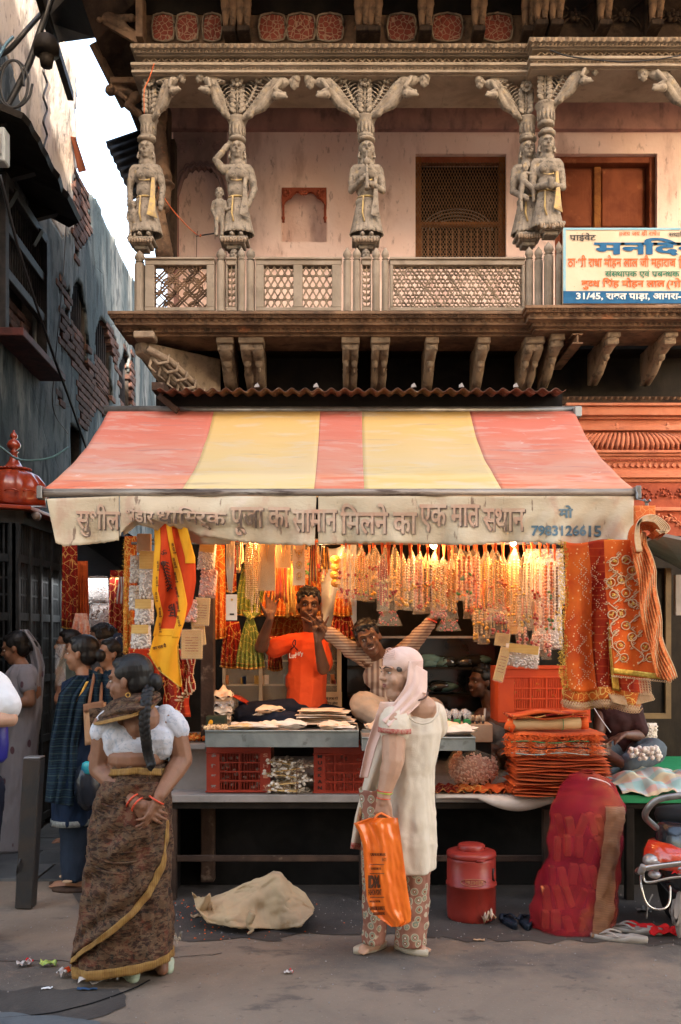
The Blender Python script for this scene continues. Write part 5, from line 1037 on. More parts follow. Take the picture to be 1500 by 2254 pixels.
# tin roof above awning
tr = thing('corrugated_roof', P(790,880,7.1), 'narrow rusty corrugated tin roof between balcony and striped awning', 'tin roof')
m = MB(); m.grid(lambda u, v: P(0,0,1)*0+V((lerp(X(345,6.75),X(1246,6.75),u), lerp(6.75,7.82,v), Zp(858,6.75)+.10*v+.013*sin(u*31*2*pi))), 31*12, 4); m.build('tin_sheet', TINR, tr, True, solid=.004)
m = MB(); m.bx(X(352,6.95), X(1240,6.95), 6.98, 7.02, Zp(912,7.0), Zp(866,7.0)-.01); m.build('fascia_board', DARK, tr); m = MB(); m.bar(P(350,872,6.9), P(392,905,6.9), .05, .04); m.bx(X(337,7.0), X(365,7.0), 6.95, 7.4, Zp(862,7.0), Zp(845,7.0)); m.build('rafter', WOODB, tr)
for px in (560,690,905,1010,1130): m = MB(); c = P(px,853,6.82); m.add([c, c+V((.04,0,.004)), c+V((.025,.01,.035)), c+V((.005,.01,.02))], [(0,1,2,3)]); m.build('stone_chip', LAMI, None, solid=.008, label=None, kind='stuff')
# right hand neighbour: dark shop with framed door
ns = thing('dark_shop', P(1430,1700,7.5), 'unlit shop doorway with a framed panel under the orange front at the right', 'shop')
m = MB(); m.bx(X(1240,7.75), 3.2, 7.75, 7.8, .1, 2.6); m.build('wall', SHOPD, ns)
m = MB(); D = 7.3
for a, b, c, d in ((1392,1478,1570,1582),(1392,1402,1250,1570),(1466,1478,1250,1570),(1402,1466,1420,1430)): m.bx(X(a,D), X(b,D), D, D+.05, Zp(d,D), Zp(c,D))
m.build('door_frame', pm('brass_brown_frame', (.17,.11,.05), (.10,.065,.03), 6, .5), ns); m = MB(); m.bx(X(1402,D), X(1466,D), D+.03, D+.06, Zp(1570,D), Zp(1250,D)); m.build('door_panel', SHOPD, ns)
m = MB(); m.box(P(1496,1310,7.1), (.07,.05,.30)); m.build('wall_notice', LAMI, ns)
m = MB(); m.add([P(1455,1176,5.9), P(1520,1190,5.9), P(1520,1260,7.4), P(1400,1200,7.5)], [(0,1,2,3)]); m.build('grey_awning', pm('grey_tarpaulin', (.3,.29,.28), (.2,.19,.19), 4, .7), None, solid=.02, label='edge of a grey tarpaulin awning at the far right behind the hanging cloths', cat='awning')
# back cabinets
cb = thing('glass_cabinet', P(620,1570,7.0), 'cream framed glass display cabinet behind the seated boy', 'cabinet'); D = 7.0
m = MB(); m.bx(X(490,D), X(752,D), D+.05, D+.4, Zp(1580,D), Zp(1380,D)); m.build('cabinet_body', SHOPD, cb)
for a, b, c, d in ((490,752,1561,1572),(490,752,1395,1402),(490,497,1402,1561),(570,578,1402,1561),(742,752,1402,1561),(640,646,1402,1561)): m = MB(); m.bx(X(a,D), X(b,D), D, D+.05, Zp(d,D), Zp(c,D)); m.build('frame', CREAMW, cb, bevel=.003)
for a, b in ((497,570),(578,640),(646,742)):
    m = MB(); m.bx(X(a,D), X(b,D), D+.02, D+.024, Zp(1561,D), Zp(1402,D)); m.build('glass_pane', PLASTIC, cb)
    for y in (1455,1508): m = MB(); m.bx(X(a,D), X(b,D), D+.027, D+.045, Zp(y+2,D), Zp(y-2,D)); m.build('shelf', CREAMW, cb)
for k in range(26):
    px = U(500,740); y = random.choice((1455,1508,1561)); m = MB(); h = U(10,22); c = P(px,y-h/2-2,7.035); m.box(c, (U(.02,.05),.03,h/F*7)); m.build('boxed_trinket', random.choice((PAPER,BUND,GOLD,LAMI,REDB,BLUEK)), cb, bevel=.003)
nt_ = thing('paper_notice', P(730,1566,6.9), 'cream notice with black Hindi lines taped below the cabinet', 'notice'); m = MB(); m.bx(X(700,6.9), X(753,6.9), 6.9, 6.905, Zp(1570,6.9), Zp(1523,6.9)); m.build('sheet', CREAMW, nt_)
for k, s in enumerate(('की स~वयं रक~षा करें', 'से वािपस होगा', 'वापस जायेगा')): text(s, P(706,1541+k*11,6.895), (1,0,0), (0,0,1), 38/F*6.9, 8/F*6.9, BLACK, 'lettering', nt_, .03)
cn = thing('dark_cabinet', P(920,1600,7.1), 'dark glass shelves full of plastic wrapped stock in the middle of the stall', 'cabinet')
m = MB(); m.bx(X(765,7.2), X(1090,7.2), 7.2, 7.5, Zp(1640,7.2), Zp(1400,7.2)); m.build('cabinet_body', GLASSD, cn)
for y in (1402,1470,1530): m = MB(); m.bx(X(765,7.1), X(1090,7.1), 7.0, 7.2, Zp(y+3,7.1), Zp(y-2,7.1)); m.build('shelf', SHOPD if y > 1410 else LAMI, cn)
for k in range(22): c = P(U(790,1070), random.choice((1463,1523,1590))-U(4,12), 7.1); m = MB(); m.ell(c, (U(.06,.12),.05,U(.03,.05))); m.build('wrapped_bundle', random.choice((CABG,GLASSD,SHOPD,GLASSD)), cn, True, disp=.03, dscale=.04)
# lamps inside the stall and in the alley shop
def bulb(px, py, D, e, r=.03, label='', col=(1,.50,.19)):
    t = thing('hanging_bulb', P(px,py,D), label, 'lamp'); m = MB(); m.ell(P(px,py,D), (r,r,r*1.15)); m.build('bulb', LBULB, t, True); m = MB(); m.lathe([(.014,0),(.016,.03),(.008,.05)], P(px,py,D)+V((0,0,r)), 10); m.build('lamp_holder', BLACK, t, True)
    l = bpy.data.lights.new('bulb_light', 'POINT'); l.energy = e; l.color = col; l.shadow_soft_size = .05; o = bpy.data.objects.new('bulb_light', l); COL.objects.link(o); o.parent = t; o.location = (0,-.06,-.03); return t
bulb(955, 1199, 6.15, 1.7, .024, 'round white lamp glowing above the hanging packets in the middle')
bulb(712, 1190, 6.05, 1.6, .018, 'small bright bulb just behind the tear in the valance')
bulb(1130, 1196, 5.85, 1.5, .018, 'bulb hidden among the pearl packets at right of the stall')  # extra lamp added to light the packets on the right
bulb(570, 1190, 5.95, 1.7, .018, 'bulb above the bead necklaces on the left of the stall')  # another extra lamp, put in to brighten the left-hand goods
# ------------------------------------------------------------------ red plastic crates
def crate(px0, px1, py0, py1, D, depth, mt, label, cols=3, rows=4, wide=.2, tilt=0, words_=None, wcol=None, fill=True):
    x0, x1, z0, z1 = X(px0,D), X(px1,D), Zp(py1,D), Zp(py0,D); W, H = x1-x0, z1-z0; t = thing('plastic_crate', V(((x0+x1)/2, D, z0)), label, 'crate'); wl = W*wide
    m = MB(); m.bx(x0,x0+wl,D,D+.012,z0,z1); m.bx(x1-wl*.8,x1,D,D+.012,z0,z1); m.bx(x0+wl,x1-wl*.8,D,D+.012,z1-H*.2,z1); m.bx(x0+wl,x1-wl*.8,D+.001,D+.012,z0,z0+H*.05)
    for a, b in ((x0,x0+.012),(x1-.012,x1)): m.bx(a,b,D+.0125,D+depth,z0,z1)
    m.bx(x0+.012,x1-.012,D+depth-.012,D+depth,z0,z1); m.bx(x0+.012,x1-.012,D+.0125,D+depth-.0125,z0,z0+.012); m.build('crate_shell', mt, t)
    m = MB(); m.bx(x0-.006,x1+.006,D-.012,D-.0005,z1-.014,z1); m.bx(x0-.004,x1+.004,D-.008,D-.0005,z1-H*.2,z1-H*.2+.008); m.bx(x0-.006,x1+.006,D-.010,D-.0005,z0,z0+.01); m.build('crate_rim', mt, t, bevel=.002)
    a0, a1, b0, b1 = x0+wl, x1-wl*.8, z0+H*.05, z1-H*.2
    m = MB()
    for i in range(1, cols): x = lerp(a0,a1,i/cols); m.bx(x-.003,x+.003,D-.006,D+.010,b0,b1)
    for j in range(1, rows): z = lerp(b0,b1,j/rows); m.bx(a0,a1,D-.005,D+.010,z-.004,z+.004)
    m.build('crate_rib', mt, t); m = MB(); n = cols*7
    for i in range(n):
        x = lerp(a0,a1,(i+.5)/n); m.bx(x-W*.006,x+W*.006,D+.001,D+.009,b0,b1)
    m.build('fine_slats', mt, t, kind='stuff')
    if fill:
        m = MB()
        for k in range(40): m.ell((U(x0+.03,x1-.03), D+U(.03,.08), U(z0+.02,z1-H*.25)), (.015,.012,.010), None, 6, 4)
        m.build('crate_contents', WHITEP if fill == 1 else GOLDT, t, True, kind='stuff')
    if words_:
        for s, side, mt2 in words_:
            xs = x0+wl*.35 if side == 'l' else x1-wl*.55
            for k, ch in enumerate(s): z = lerp(b1-.01, b0+.02, k/max(1,len(s)-1)); text(ch, (xs,D-.004,z-.012), (1,0,0), (0,0,1), wl*.36, .022, mt2, 'lettering', t, .03)
    return t
crate(455,596,1637,1744,5.80,.30,PLAS_R,'red plastic crate under the left end of the zinc tray', 2, 4, .21, 0, (('SHIV','r',CR),('ॐिशव','l',LAMI)))
crate(691,820,1640,1746,5.80,.30,PLAS_R,'red plastic crate half hidden behind the woman in cream', 4, 4, .2, 0, (('MUSKAN','l',BLACK),))
crate(1098,1300,1468,1590,6.02,.33,PLAS_O,'bright orange plastic crate standing behind the stack of mats', 4, 4, .17, 0, None, None, 2)
# ------------------------------------------------------------------ zinc trays and what lies on them
def tray(px0, px1, py0, py1, D, dep, label):
    x0, x1, z0, z1 = X(px0,D), X(px1,D), Zp(py1,D), Zp(py0,D); t = thing('zinc_tray', V(((x0+x1)/2,D,z0)), label, 'tray'); m = MB()
    m.bx(x0,x1,D,D+.008,z0,z1); m.bx(x0,x0+.008,D+.0085,D+dep,z0,z1); m.bx(x1-.008,x1,D+.0085,D+dep,z0,z1); m.bx(x0+.0085,x1-.0085,D+dep-.008,D+dep,z0,z1+.01); m.build('tray_wall', ZINC, t, bevel=.002)
    m = MB(); m.bx(x0+.009,x1-.009,D+.009,D+dep-.009,z0+.01,z1-.012); m.build('tray_floor', LAMI, t); m = MB(); m.tube([V((x0,D-.002,z1)), V((x1,D-.002,z1))], .006, 6); m.tube([V((x1-.004,D,z1)), V((x1-.004,D+dep,z1))], .006, 6); m.build('rolled_rim', ZINC, t, True); return t
tray(452,790,1609,1645,5.62,.50,'long zinc tray of packets across the left crates'); tray(797,1047,1624,1653,5.52,.42,'shorter zinc tray behind the woman in cream')
TZ = Zp(1609,5.62)
def packet(c, w, d, h, mt, label, cat='packet', rz=0, rx=0, grp=None, inner=None, nm='flat_packet'):
    R = Rz(rz) @ Rx(rx); m = MB(); c = V(c); n = 12
    def f(sgn):
        return lambda u, v: c+R@V(((u-.5)*w*(1-.06*sin(v*pi)), (v-.5)*d*(1-.06*sin(u*pi)), sgn*h*.5*(sin(u*pi)*sin(v*pi))**.5+nz((u*4+c.x*9,v*4+c.y*7,sgn),1)*h*.35))
    m.grid(f(1), n, n); m.grid(f(-1), n, n); o = m.build(nm, mt, None, True, label=label, cat=cat, group=grp)
    return o
g_ = 'paper packets of offerings on the tray'
packet((X(478,5.75),5.78,TZ+.01),.19,.22,.03,PLASTIC,'clear bag of cream beads at the left end of the tray',rz=.2)
m_ = MB(); 
for k in range(60): m_.ell((X(478,5.75)+U(-.07,.07),5.78+U(-.08,.08),TZ+U(0,.015)), .009, None, 6, 4)
m_.build('loose_beads', PEARL, None, True, label='cream beads inside the clear bag at the left end of the tray', cat='beads', kind='stuff')
for (px, D, w, d, h, mt, rz, lab) in ((560,5.78,.30,.26,.03,PAPW,.05,'wide folded newsprint lying in the middle of the left tray'),(535,5.70,.16,.1,.03,PEARL,-.1,'low heap of pale sacred threads at the front of the left tray'),(592,5.74,.15,.10,.045,PAPER,.1,'opened packet with red tinted contents on the left tray'),(640,5.76,.20,.10,.05,PAPW,.0,'rolled grey paper tube on the tray near the boy'),(735,5.70,.19,.13,.05,PAPER,.12,'white packet printed with an orange picture at the right end of the tray'),(752,5.68,.17,.1,.02,PAPW,-.2,'thin white packet under the orange printed one'),(838,5.75,.14,.16,.08,PAPER,.5,'yellowish printed packet just left of the woman in cream'),(1000,5.66,.24,.20,.04,PAPW,.1,'crumpled white printed paper at the end of the right tray'),(985,5.80,.16,.16,.06,PAPER,-.4,'tilted colourful packet behind the crumpled white paper'),(1015,5.74,.18,.12,.05,PAPW,.5,'peaked scrap of white paper on the right tray')):
    packet((X(px,D),D,(TZ if px < 790 else Zp(1622,5.52))+.012+h*.3),w,d,h,mt,lab,rz=rz)
for k in range(7):
    packet((X(716+U(-12,12),5.95),5.98+U(-.02,.02),TZ+.02+k*.013),.40-.02*k,.26,.016,PAPW if k%2 else PAPER,'folded printed paper pack, %s from the bottom of the pile before the boy in orange' % ORD_[k],'packet',rz=U(-.2,.2),grp='pile of folded paper packs by the boy')
# bench goods
pk = thing('sweets_bundle', P(632,1750,5.78), 'tied stack of clear bags of white sugar sweets between the red crates', 'bags of sweets')
for k, (dx, dz, rz, w) in enumerate(((0,.02,.05,.30),(.01,.065,-.1,.31),(-.01,.11,.12,.30),(.03,.15,-.14,.27),(-.02,.185,.1,.25))):
    c = V((X(634,5.8)+dx,5.86,BZ+dz)); R = Ry(rz)
    m = MB(); m.grid(lambda u, v: c+R@V(((u-.5)*w,(v-.5)*.24,.030*(sin(u*pi)*sin(v*pi))**.4)), 14, 10); m.grid(lambda u, v: c+R@V(((u-.5)*w,(v-.5)*.24,-.024*(sin(u*pi)*sin(v*pi))**.4)), 14, 10); b_ = m.build('clear_bag', PLASTIC, pk, True, disp=.012, dscale=.03)
    m = MB()
    for q in range(70): m.ell(c+R@V((U(-.46,.46)*w,U(-.125,.10),U(-.02,.020))), (.012,.010,.008), Rz(U(0,3)), 6, 4)
    m.build('sugar_sweets', WHITEP, b_, True, kind='stuff')
    m = MB(); m.box(c+R@V((-.03,.0,0)), (w*.6,.19,.006), R); m.build('paper_card', CARDY, b_)
m = MB(); m.tube([V((X(655,5.8),5.735,BZ+t*.2+.002)) + V((0,-.006*sin(t*pi),0)) for t in [i/8 for i in range(9)]], .0025, 5); m.build('string', BROWNB, pk)
pt = thing('petal_bag', P(1045,1735,6.0), 'big round clear bag stuffed with pink and white cotton petals', 'bag of petals'); c = P(1042,1690,6.0); m = MB(); m.ell(c, (.175,.15,.145), None, 24, 14); m.cap(c+V((.05,0,.1)), c+V((.04,0,.18)), .07, .015); m.build('clear_bag', PLASTIC, pt, True, disp=.03, dscale=.05)
m = MB()
for k in range(900):
    a, b = U(0,6.28), math.asin(U(-1,1)); r = U(.84,.93); p = c+V((cos(a)*cos(b)*.165*r, sin(a)*cos(b)*.14*r, sin(b)*.135*r))
    if p.y < c.y+.05: m.ell(p, (.0115,.006,.006), Ry(U(0,3)), 7, 4)
m.build('cotton_petals', ROSE, pt, True, kind='stuff'); m = MB(); m.ell(c, (.15,.12,.12), None, 16, 10); m.build('petal_core', pm('petal_core_pink', (.5,.26,.2), (.4,.16,.12)), pt, True)
def drape(name, mt, fn, nu, nv, par=None, th=.004, **kw): m = MB(); m.grid(fn, nu, nv); return m.build(name, mt, par, True, solid=th, **kw)
drape('white_sheet', pm('dirty_white_sheet', (.55,.48,.42), (.44,.37,.31), 6, .85), lambda u, v: V((lerp(X(958),X(1216),u), 5.70+.02*sin(u*9)+v*.22*(1 if v > .35 else 0)-(.02 if v < .35 else .0), BZ+.004+(-(.35-v)/.35*(.015+.075*sin(max(0,(u-.35))/.65*pi*.9)) if v < .35 else 0))), 40, 8, label='dirty white sheet hanging over the bench edge right of the woman', cat='sheet')
for k, (px, w, mt, lab) in enumerate(((985,.16,CHD,'dark red folded cloth on the bench under the petal bag'),(1035,.2,CHG,'orange and gold printed cloth on the bench edge'),(1095,.22,MATO,'rust orange folded cloth beside the mats'),(1138,.12,MATO,'small twisted orange rag against the mat stack'))):
    c = V((X(px),5.84,BZ+.03)); drape('folded_cloth', mt, lambda u, v: c+V(((u-.5)*w*1.3,(v-.5)*.22,.035*sin(u*pi)**.5*(.6+.4*nz((u*5+k,v*5,0),1))+.012*sin(u*22+v*6)-.02)), 26, 14, label=lab, cat='cloth')
bxs = thing('cardboard_box', P(1052,1628,5.95), 'plain brown cardboard box beside the right tray', 'box'); m = MB(); m.bx(X(1018,5.9),X(1085,5.9),5.9,6.1,BZ+.30,BZ+.41); m.build('box', CARDB, bxs, bevel=.003); m = MB(); m.bx(X(1020,5.9),X(1083,5.9),5.92,6.08,BZ+.0,BZ+.299); m.build('base', SHOPD, bxs)
for k in range(5):
    t = thing('perfume_bottle', P(1036+k*6.5,1592,5.93+.03*(k%2)), 'tiny cone capped bottle, %s from the left on the cardboard box' % ORD_[k], 'bottle', 'row of tiny cone capped bottles'); c = V((X(1036+k*7,5.93),5.93+.03*(k%2),BZ+.412)); m = MB(); m.lathe([(.008,0),(.009,.012),(.007,.018)], c, 10); m.build('bottle', GLASSD, t, True); m = MB(); m.lathe([(.011,0),(.010,.022),(.006,.034)], c+V((0,0,.018)), 10); m.build('cone_cap', CREAMW, t, True)
for k in range(3):
    t = thing('elephant_bottle', P(985+k*22,1596,5.95), 'glass bottle of green liquid with a clear elephant stopper, %s' % ('left of its row','middle of its row','right of its row')[k], 'bottle'); c = V((X(985+k*22,5.9),5.92,Zp(1596,5.9))); m = MB(); m.bx(c.x-.022,c.x+.022,c.y-.02,c.y+.02,c.z,c.z+.036); m.build('bottle', GREENL, t, bevel=.005)
    m = MB(); m.ell(c+V((0,0,.065)), (.030,.022,.026)); m.ell(c+V((-.022,-.004,.082)), (.018,.016,.018)); m.cap(c+V((-.034,-.004,.078)), c+V((-.042,-.006,.048)), .007, .004); m.ell(c+V((-.010,-.018,.084)), (.014,.005,.018)); m.cap(c+V((.016,0,.05)), c+V((.018,0,.038)), .009,.009); m.cap(c+V((-.012,0,.05)), c+V((-.012,0,.038)), .009,.009); m.build('elephant_stopper', PLASTW, t, True)
# mats
mats = []; z = BZ; D0 = 5.66
for k in range(19):
    h = random.choice((.014,.018,.022,.027)) if k < 17 else .032; w = lerp(.60,.54,k/18)+U(-.010,.010); cx = X(1236,5.75)+U(-.006,.006)+(.0 if k < 12 else -.02); d = .40+U(-.01,.02)
    m = MB(); n = 30; ph = U(0,9)
    def f(sg): return lambda u, v: V((cx+(u-.5)*w+.01*nz((v*6,k,0),1), D0+.01*sin(u*7+ph)+v*d, z+h*.5+sg*h*.47*(1-abs(2*v-1)**6)**.5*(1-abs(2*u-1)**30)+.004*sin(u*8+ph)+.0))
    m.grid(f(1), n, 10); m.grid(f(-1), n, 10)
    mats.append(m.build('folded_mat', MATO, None, True, label='folded orange cotton mat, %s from the bottom of the tall stack on the bench' % ORD_[k] if k != 15 else 'mat wrapped in clear plastic with blue check edge near the top of the stack', cat='mat', group='stack of orange mats')); z += h*.93+.001
    if k in (14,16): m = MB(); m.grid(lambda u, v: V((cx+(u-.5)*w*1.02, D0-.012-.006*sin(u*30), z-h*1.0+v*h*1.3)), 40, 2); m.build('plastic_wrap', PLASTIC, mats[-1], True, disp=.008, dscale=.02)
for k in range(4):
    m = MB()
    for q in range(150): x = X(1120,5.7)+U(-.03,.53)*1.0; zz = z-.01-k*.03+U(-.015,.01); m.tube([V((x,5.66,zz)), V((x+U(-.02,.02),5.65,zz-U(.008,.02))), V((x+U(-.03,.03),5.645,zz-U(.015,.03)))], .0022, 3, False)
    m.build('mat_fringe', MATO, mats[-1-k], kind='stuff')
for k, mt in enumerate((GREENT, NAVY, PLAID)): m = MB(); m.tube([V((X(1122,5.7)+u*.46,5.645+.004*sin(u*30),z-.05-.035*k+.006*sin(u*9+k))) for u in [i/24 for i in range(25)]], .0028, 4); m.build('selvedge_stripe', mt, mats[-2-k], True)
c = V((X(1208,5.72),5.76,z+.04)); m = MB(); m.tube([c-V((.235,0,0)), c+V((.235,0,.012))], .036, 18); ro = m.build('straw_mat', STRAW, None, True, label='straw mat roll with orange ends tied on top of the mat stack', cat='mat')
for s_ in (-1,1): m = MB(); m.tube([c+V((s_*.20,0,s_*.010)), c+V((s_*.243,0,.012))], .0375, 18); m.build('orange_end', MATO, ro, True)
m = MB(); m.tube([c+V((.09,-.038*cos(a),.006+.039*sin(a))) for a in [i*pi/8 for i in range(17)]], .002, 4); m.build('tie', GREENT, ro)
for k in range(3): cc = c+V((U(-.02,.02),.05,.045+k*.012)); drape('fringed_mat', (MATO,CHD,MATO)[k], lambda u, v: cc+V(((u-.5)*.46,(v-.5)*.2,.008*sin(u*9+k*2)+.01*nz((u*4,v*3,k),1)+.02*(u-.3))), 30, 6, th=.010, label=('rust mat just behind the straw roll','purple edged mat behind the straw roll','topmost rust orange mat behind the straw roll')[k], cat='mat')
cable('loose_thread', [P(1300,1545,5.8), P(1322,1580,5.75), P(1345,1612,5.7)], .002, WHT, 'thin loose thread trailing from the crate to the mats', 'thread')
# pastel cloth and dried flowers on the green board
drape('pastel_cloth', PLAID, lambda u, v: V((lerp(X(1352,5.9),X(1530,5.9),u), lerp(5.72,6.35,v), BZ+.012+.13*sin(min(1,v*1.3)*pi*.75)*(.65+.35*nz((u*3,v*3,4),1))*(.4+.6*sin(min(1,u*2.2)*pi/2))+.020*nz((u*9,v*7,1),1)+.014*sin(u*14+v*11))), 90, 60, label='crumpled pastel checked cloth heaped on the green bench board', cat='cloth')
m = MB()
for k in range(70): m.ell(V((X(1425,6.0)+U(-.09,.09),6.05+U(-.05,.05),BZ+.20+U(-.02,.05))), (.016,.012,.014), Ry(U(0,3)), 6, 4)
m.build('dried_flowers', WHITEP, None, True, label='small heap of dried cream blossoms on the pastel cloth', cat='flowers', kind='stuff')
# goods on the left of the boy
for k, (px, py, w, h, mt, lab) in enumerate(((488,1532,.15,.05,PAPER,'crinkled bag of brown sweets on top of the pile by the post'),(490,1550,.16,.05,PLASTW,'clear bag in the middle of the pile by the post'),(487,1566,.16,.045,PAPW,'paper bag low in the pile by the post'),(486,1582,.15,.04,PAPER,'bottom packet of the pile by the post'))):
    packet(P(px,py,6.1),w,.2,h*2,mt,lab)
dbx = thing('mango_box', P(477,1615,5.95), 'dark printed carton with yellow mangoes on the label', 'box'); m = MB(); m.box(P(477,1593,5.95), (.12,.1,.10)); m.build('carton', pm('dark_carton', (.04,.05,.03), (.03,.035,.025)), dbx, bevel=.003)
for dx, dz in ((-.03,.01),(.005,-.025),(.035,-.02)): m = MB(); m.ell(P(477,1593,5.95)+V((dx,-.051,dz)), (.014,.003,.02), Ry(.3)); m.build('printed_fruit', YELF, dbx, True)
drape('red_packet_cloth', CHR, lambda u, v: P(515,1540,6.2)+V(((u-.5)*.24,(v-.5)*.2,.05*sin(u*pi)+.02*nz((u*4,v*4,0),1)-.05*u)), 20, 12, label='bright red gold edged cloth bundle behind the mango carton', cat='cloth')
m = MB()
for k in range(90): m.ell(V((X(430,5.95)+U(-.09,.07),6.0+U(-.1,.15),Zp(1636,5.9)+.012+U(0,.02))), (.014,.014,.009), Ry(U(0,3)), 6, 4)
m.build('loose_trinkets', CHG, None, True, label='heap of red and gold trinkets on the side shelf left of the tray', cat='trinkets', kind='stuff')
# ------------------------------------------------------------------ hanging packets
def sleeve(m, cx, D, y0, y1, w, neck=.25, flare=.0):
    z0, z1 = Zp(y1,D), Zp(y0,D); x = X(cx,D); hw = w/2/F*D; rs = []
    for t, k, d in ((0,1+flare,.6),(.06,1,.9),(.35,1.0,1.0),(.62,.98,1),(.80,.80,.9),(.90,.5,.8),(.97,.22,.6),(1,.10,.5)):
        z = lerp(z0, z1, t); ph = cx*.3+t*7; rs.append([V((x+hw*k*cos(a)+.006*sin(ph), D+.020*d*sin(a)*(1+.3*sin(3*a+ph)), z)) for a in [2*pi*i/14 for i in range(14)]])
    m.rings(rs)
def strand(m, x, D, z0, z1, r, kind, rnd):
    z = z1
    if kind == 'gold': 
        while z > z0: m.ell((x+r*.6*(1 if int(z/r)%2 else -1), D, z), (r*.9,r*.6,r*.75), None, 6, 4); z -= r*.8
    else:
        while z > z0: m.ell((x+rnd.uniform(-.1,.1)*r, D+rnd.uniform(-.3,.3)*r, z), r, None, 7, 5); z -= r*1.95
seqs = 0
def garland(px, y0, y1, w, kind, label, D=5.78, ystr=1180, tail=None, grp='clear packets of bead garlands hanging in a row'):
    rnd = random.Random(px); t = thing('garland_packet', P(px,y1,D), label, 'garland packet', grp)
    m = MB(); sleeve(m, px, D, y0, y1, w, flare=.12); m.build('plastic_sleeve', PLASTIC, t, True, disp=.012, dscale=.03)
    x = X(px,D); hw = w/2/F*D; z0, z1 = Zp(y1-6,D), Zp(lerp(y0,y1,.14),D); mt, r = {'pearl':(PEARL,.0085),'gold':(GOLD,.008),'seed':(PEARL,.0045),'red':(REDB,.006),'brown':(BROWNB,.009),'rose':(ROSE,.010),'orange':(ORB,.011),'mix':(GOLD,.006)}[kind]
    n = max(2, int(w/ (11 if r > .006 else 7))); ms = MB()
    for k in range(n):
        xx = x+lerp(-hw,hw,(k+.5)/n)*.82; zz = lerp(z0, z0+.05, rnd.random())
        strand(ms, xx, D+rnd.uniform(-.008,.004), zz, z1-.01*abs(k-n/2)*2, r, 'gold' if kind == 'gold' else 'b', rnd)
    ms.build('bead_strand', mt, t, True, kind='stuff')
    m2 = MB()
    for k in range(9): m2.ell((x+rnd.uniform(-.8,.8)*hw, D-.012, lerp(z0,z1,rnd.choice((rnd.uniform(0,.18),rnd.uniform(.4,.6))))), (.011,.009,.009), Ry(rnd.uniform(0,3)), 6, 4)
    m2.build('accent_beads', {'pearl':GOLD,'gold':ORB,'seed':REDB,'red':PEARL,'brown':GOLD,'rose':REDB,'orange':GREB,'mix':REDB}[kind], t, True, kind='stuff')
    m3 = MB(); zt = Zp(y0,D); zr = Zp(ystr,D)
    for k in (-1,0,1): m3.tube([V((x,D,zt-.012)), V((x+k*.006,D+.01,(zt+zr)/2)), V((x+k*.012,D+.02,zr))], [.0045,.0028,.0028], 5)
    m3.build('hanging_thread', STR, t)
    if tail:
        m4 = MB()
        for k in range(24): m4.ell((x+rnd.uniform(-1.0,1.0)*hw, D-.004+rnd.uniform(-.01,.008), Zp(y1,D)-rnd.uniform(0,tail)/F*D), (.0075,.006,.006), Ry(rnd.uniform(0,3)), 6, 4)
        m4.build('flower_tail', ROSE if kind == 'rose' else REDB, t, True, kind='stuff')
        m5 = MB(); m5.tube([V((x,D,Zp(y1,D)-.0)), V((x,D-.005,Zp(y1+tail*.6,D))), V((x,D,Zp(y1+tail,D)))], [hw*.8,hw*1.25,hw*1.5], 9, flat=.4); m5.build('flared_end', PLASTIC, t, True)
    return t
G = [(762,1203,1318,30,'seed','flat packet of tiny cream beads, leftmost of the right hand row',0),(792,1200,1322,34,'mix','wide flat packet of gilt beaded strips beside the leftmost flat one',0),(822,1202,1298,26,'seed','short packet of red and cream beads high in the row',0),(842,1215,1345,20,'red','slim packet of dark red beads left of the flower tailed one',0),
(856,1262,1345,32,'seed','packet with red banded strips ending in a flared tail of red flowers',32),(884,1228,1342,24,'pearl','pearl string packet just right of the flower tailed one',0),(903,1226,1344,22,'pearl','second pearl string packet beside the dark bead one',0),(922,1215,1352,18,'rose','slim packet of red and white beads tapering to a point',0),
(942,1230,1350,24,'brown','packet of dark brown beads with a gold tassel above the raised hand',0),(966,1228,1345,26,'gold','narrow gold braid packet right of the dark beads',14),(988,1232,1362,30,'gold','gold braided packet left of the wide pearl one',26),(1003,1200,1322,30,'pearl','long bright packet of fine pearls hanging high',0),(1022,1208,1322,30,'orange','packet with a little dark and gold figure and big cream beads',0),
(1044,1206,1334,26,'rose','smooth pale pink packet bulging at its foot',0),(1070,1210,1350,26,'mix','packet of thin red and gold strings right of the pink one',0),(1092,1212,1348,30,'gold','broad gold braid packet with pale pink flowers at its foot',20),(1108,1222,1352,26,'gold','second gold braid packet over pink flowers',0),
(1132,1206,1376,28,'pearl','longest pearl packet in the middle of the right group',0),(1155,1214,1388,26,'pearl','pearl packet with white threads right of the longest one',0),(1172,1210,1382,22,'seed','slim white threaded packet near the red beaded one',0),(1190,1222,1398,24,'rose','packet with pink blossoms crowding its lower end',12),
(1208,1216,1392,22,'orange','packet of fat orange, green and red beads near the tinsel edge',0),(1222,1230,1372,14,'brown','slim dark bead string at the right end of the row',0)]
for i, (px, y0, y1, w, kd, lb_, tl) in enumerate(G): garland(px, y0, y1, w+8, kd, lb_, 5.74+.05*(i%3), tail=tl)
for i in range(26):
    px = 756+i*18.5+U(-4,4); garland(int(px), 1200+int(U(0,25)), 1310+int(U(0,40))+(35 if px > 1030 else 0), 26, ('gold','mix','pearl','orange','red','rose','brown')[(i*5)%7], 'dim garland packet in the back row, %s of %s from the left' % (ORD_[i%13], ('its left half','its right half')[i//13]), 6.12+.05*(i%2), ystr=1188, grp='back row of garland packets')
for i in range(14):
    px = 470+i*19+U(-4,4); garland(int(px), 1196, 1250+int(U(0,40)), 18, ('gold','mix','brown','orange','red')[(i*3)%5], 'thin garland over the brocades at the left of the stall, %s from the left' % ORD_[i], 6.46, ystr=1188, grp='thin garlands over the brocades')
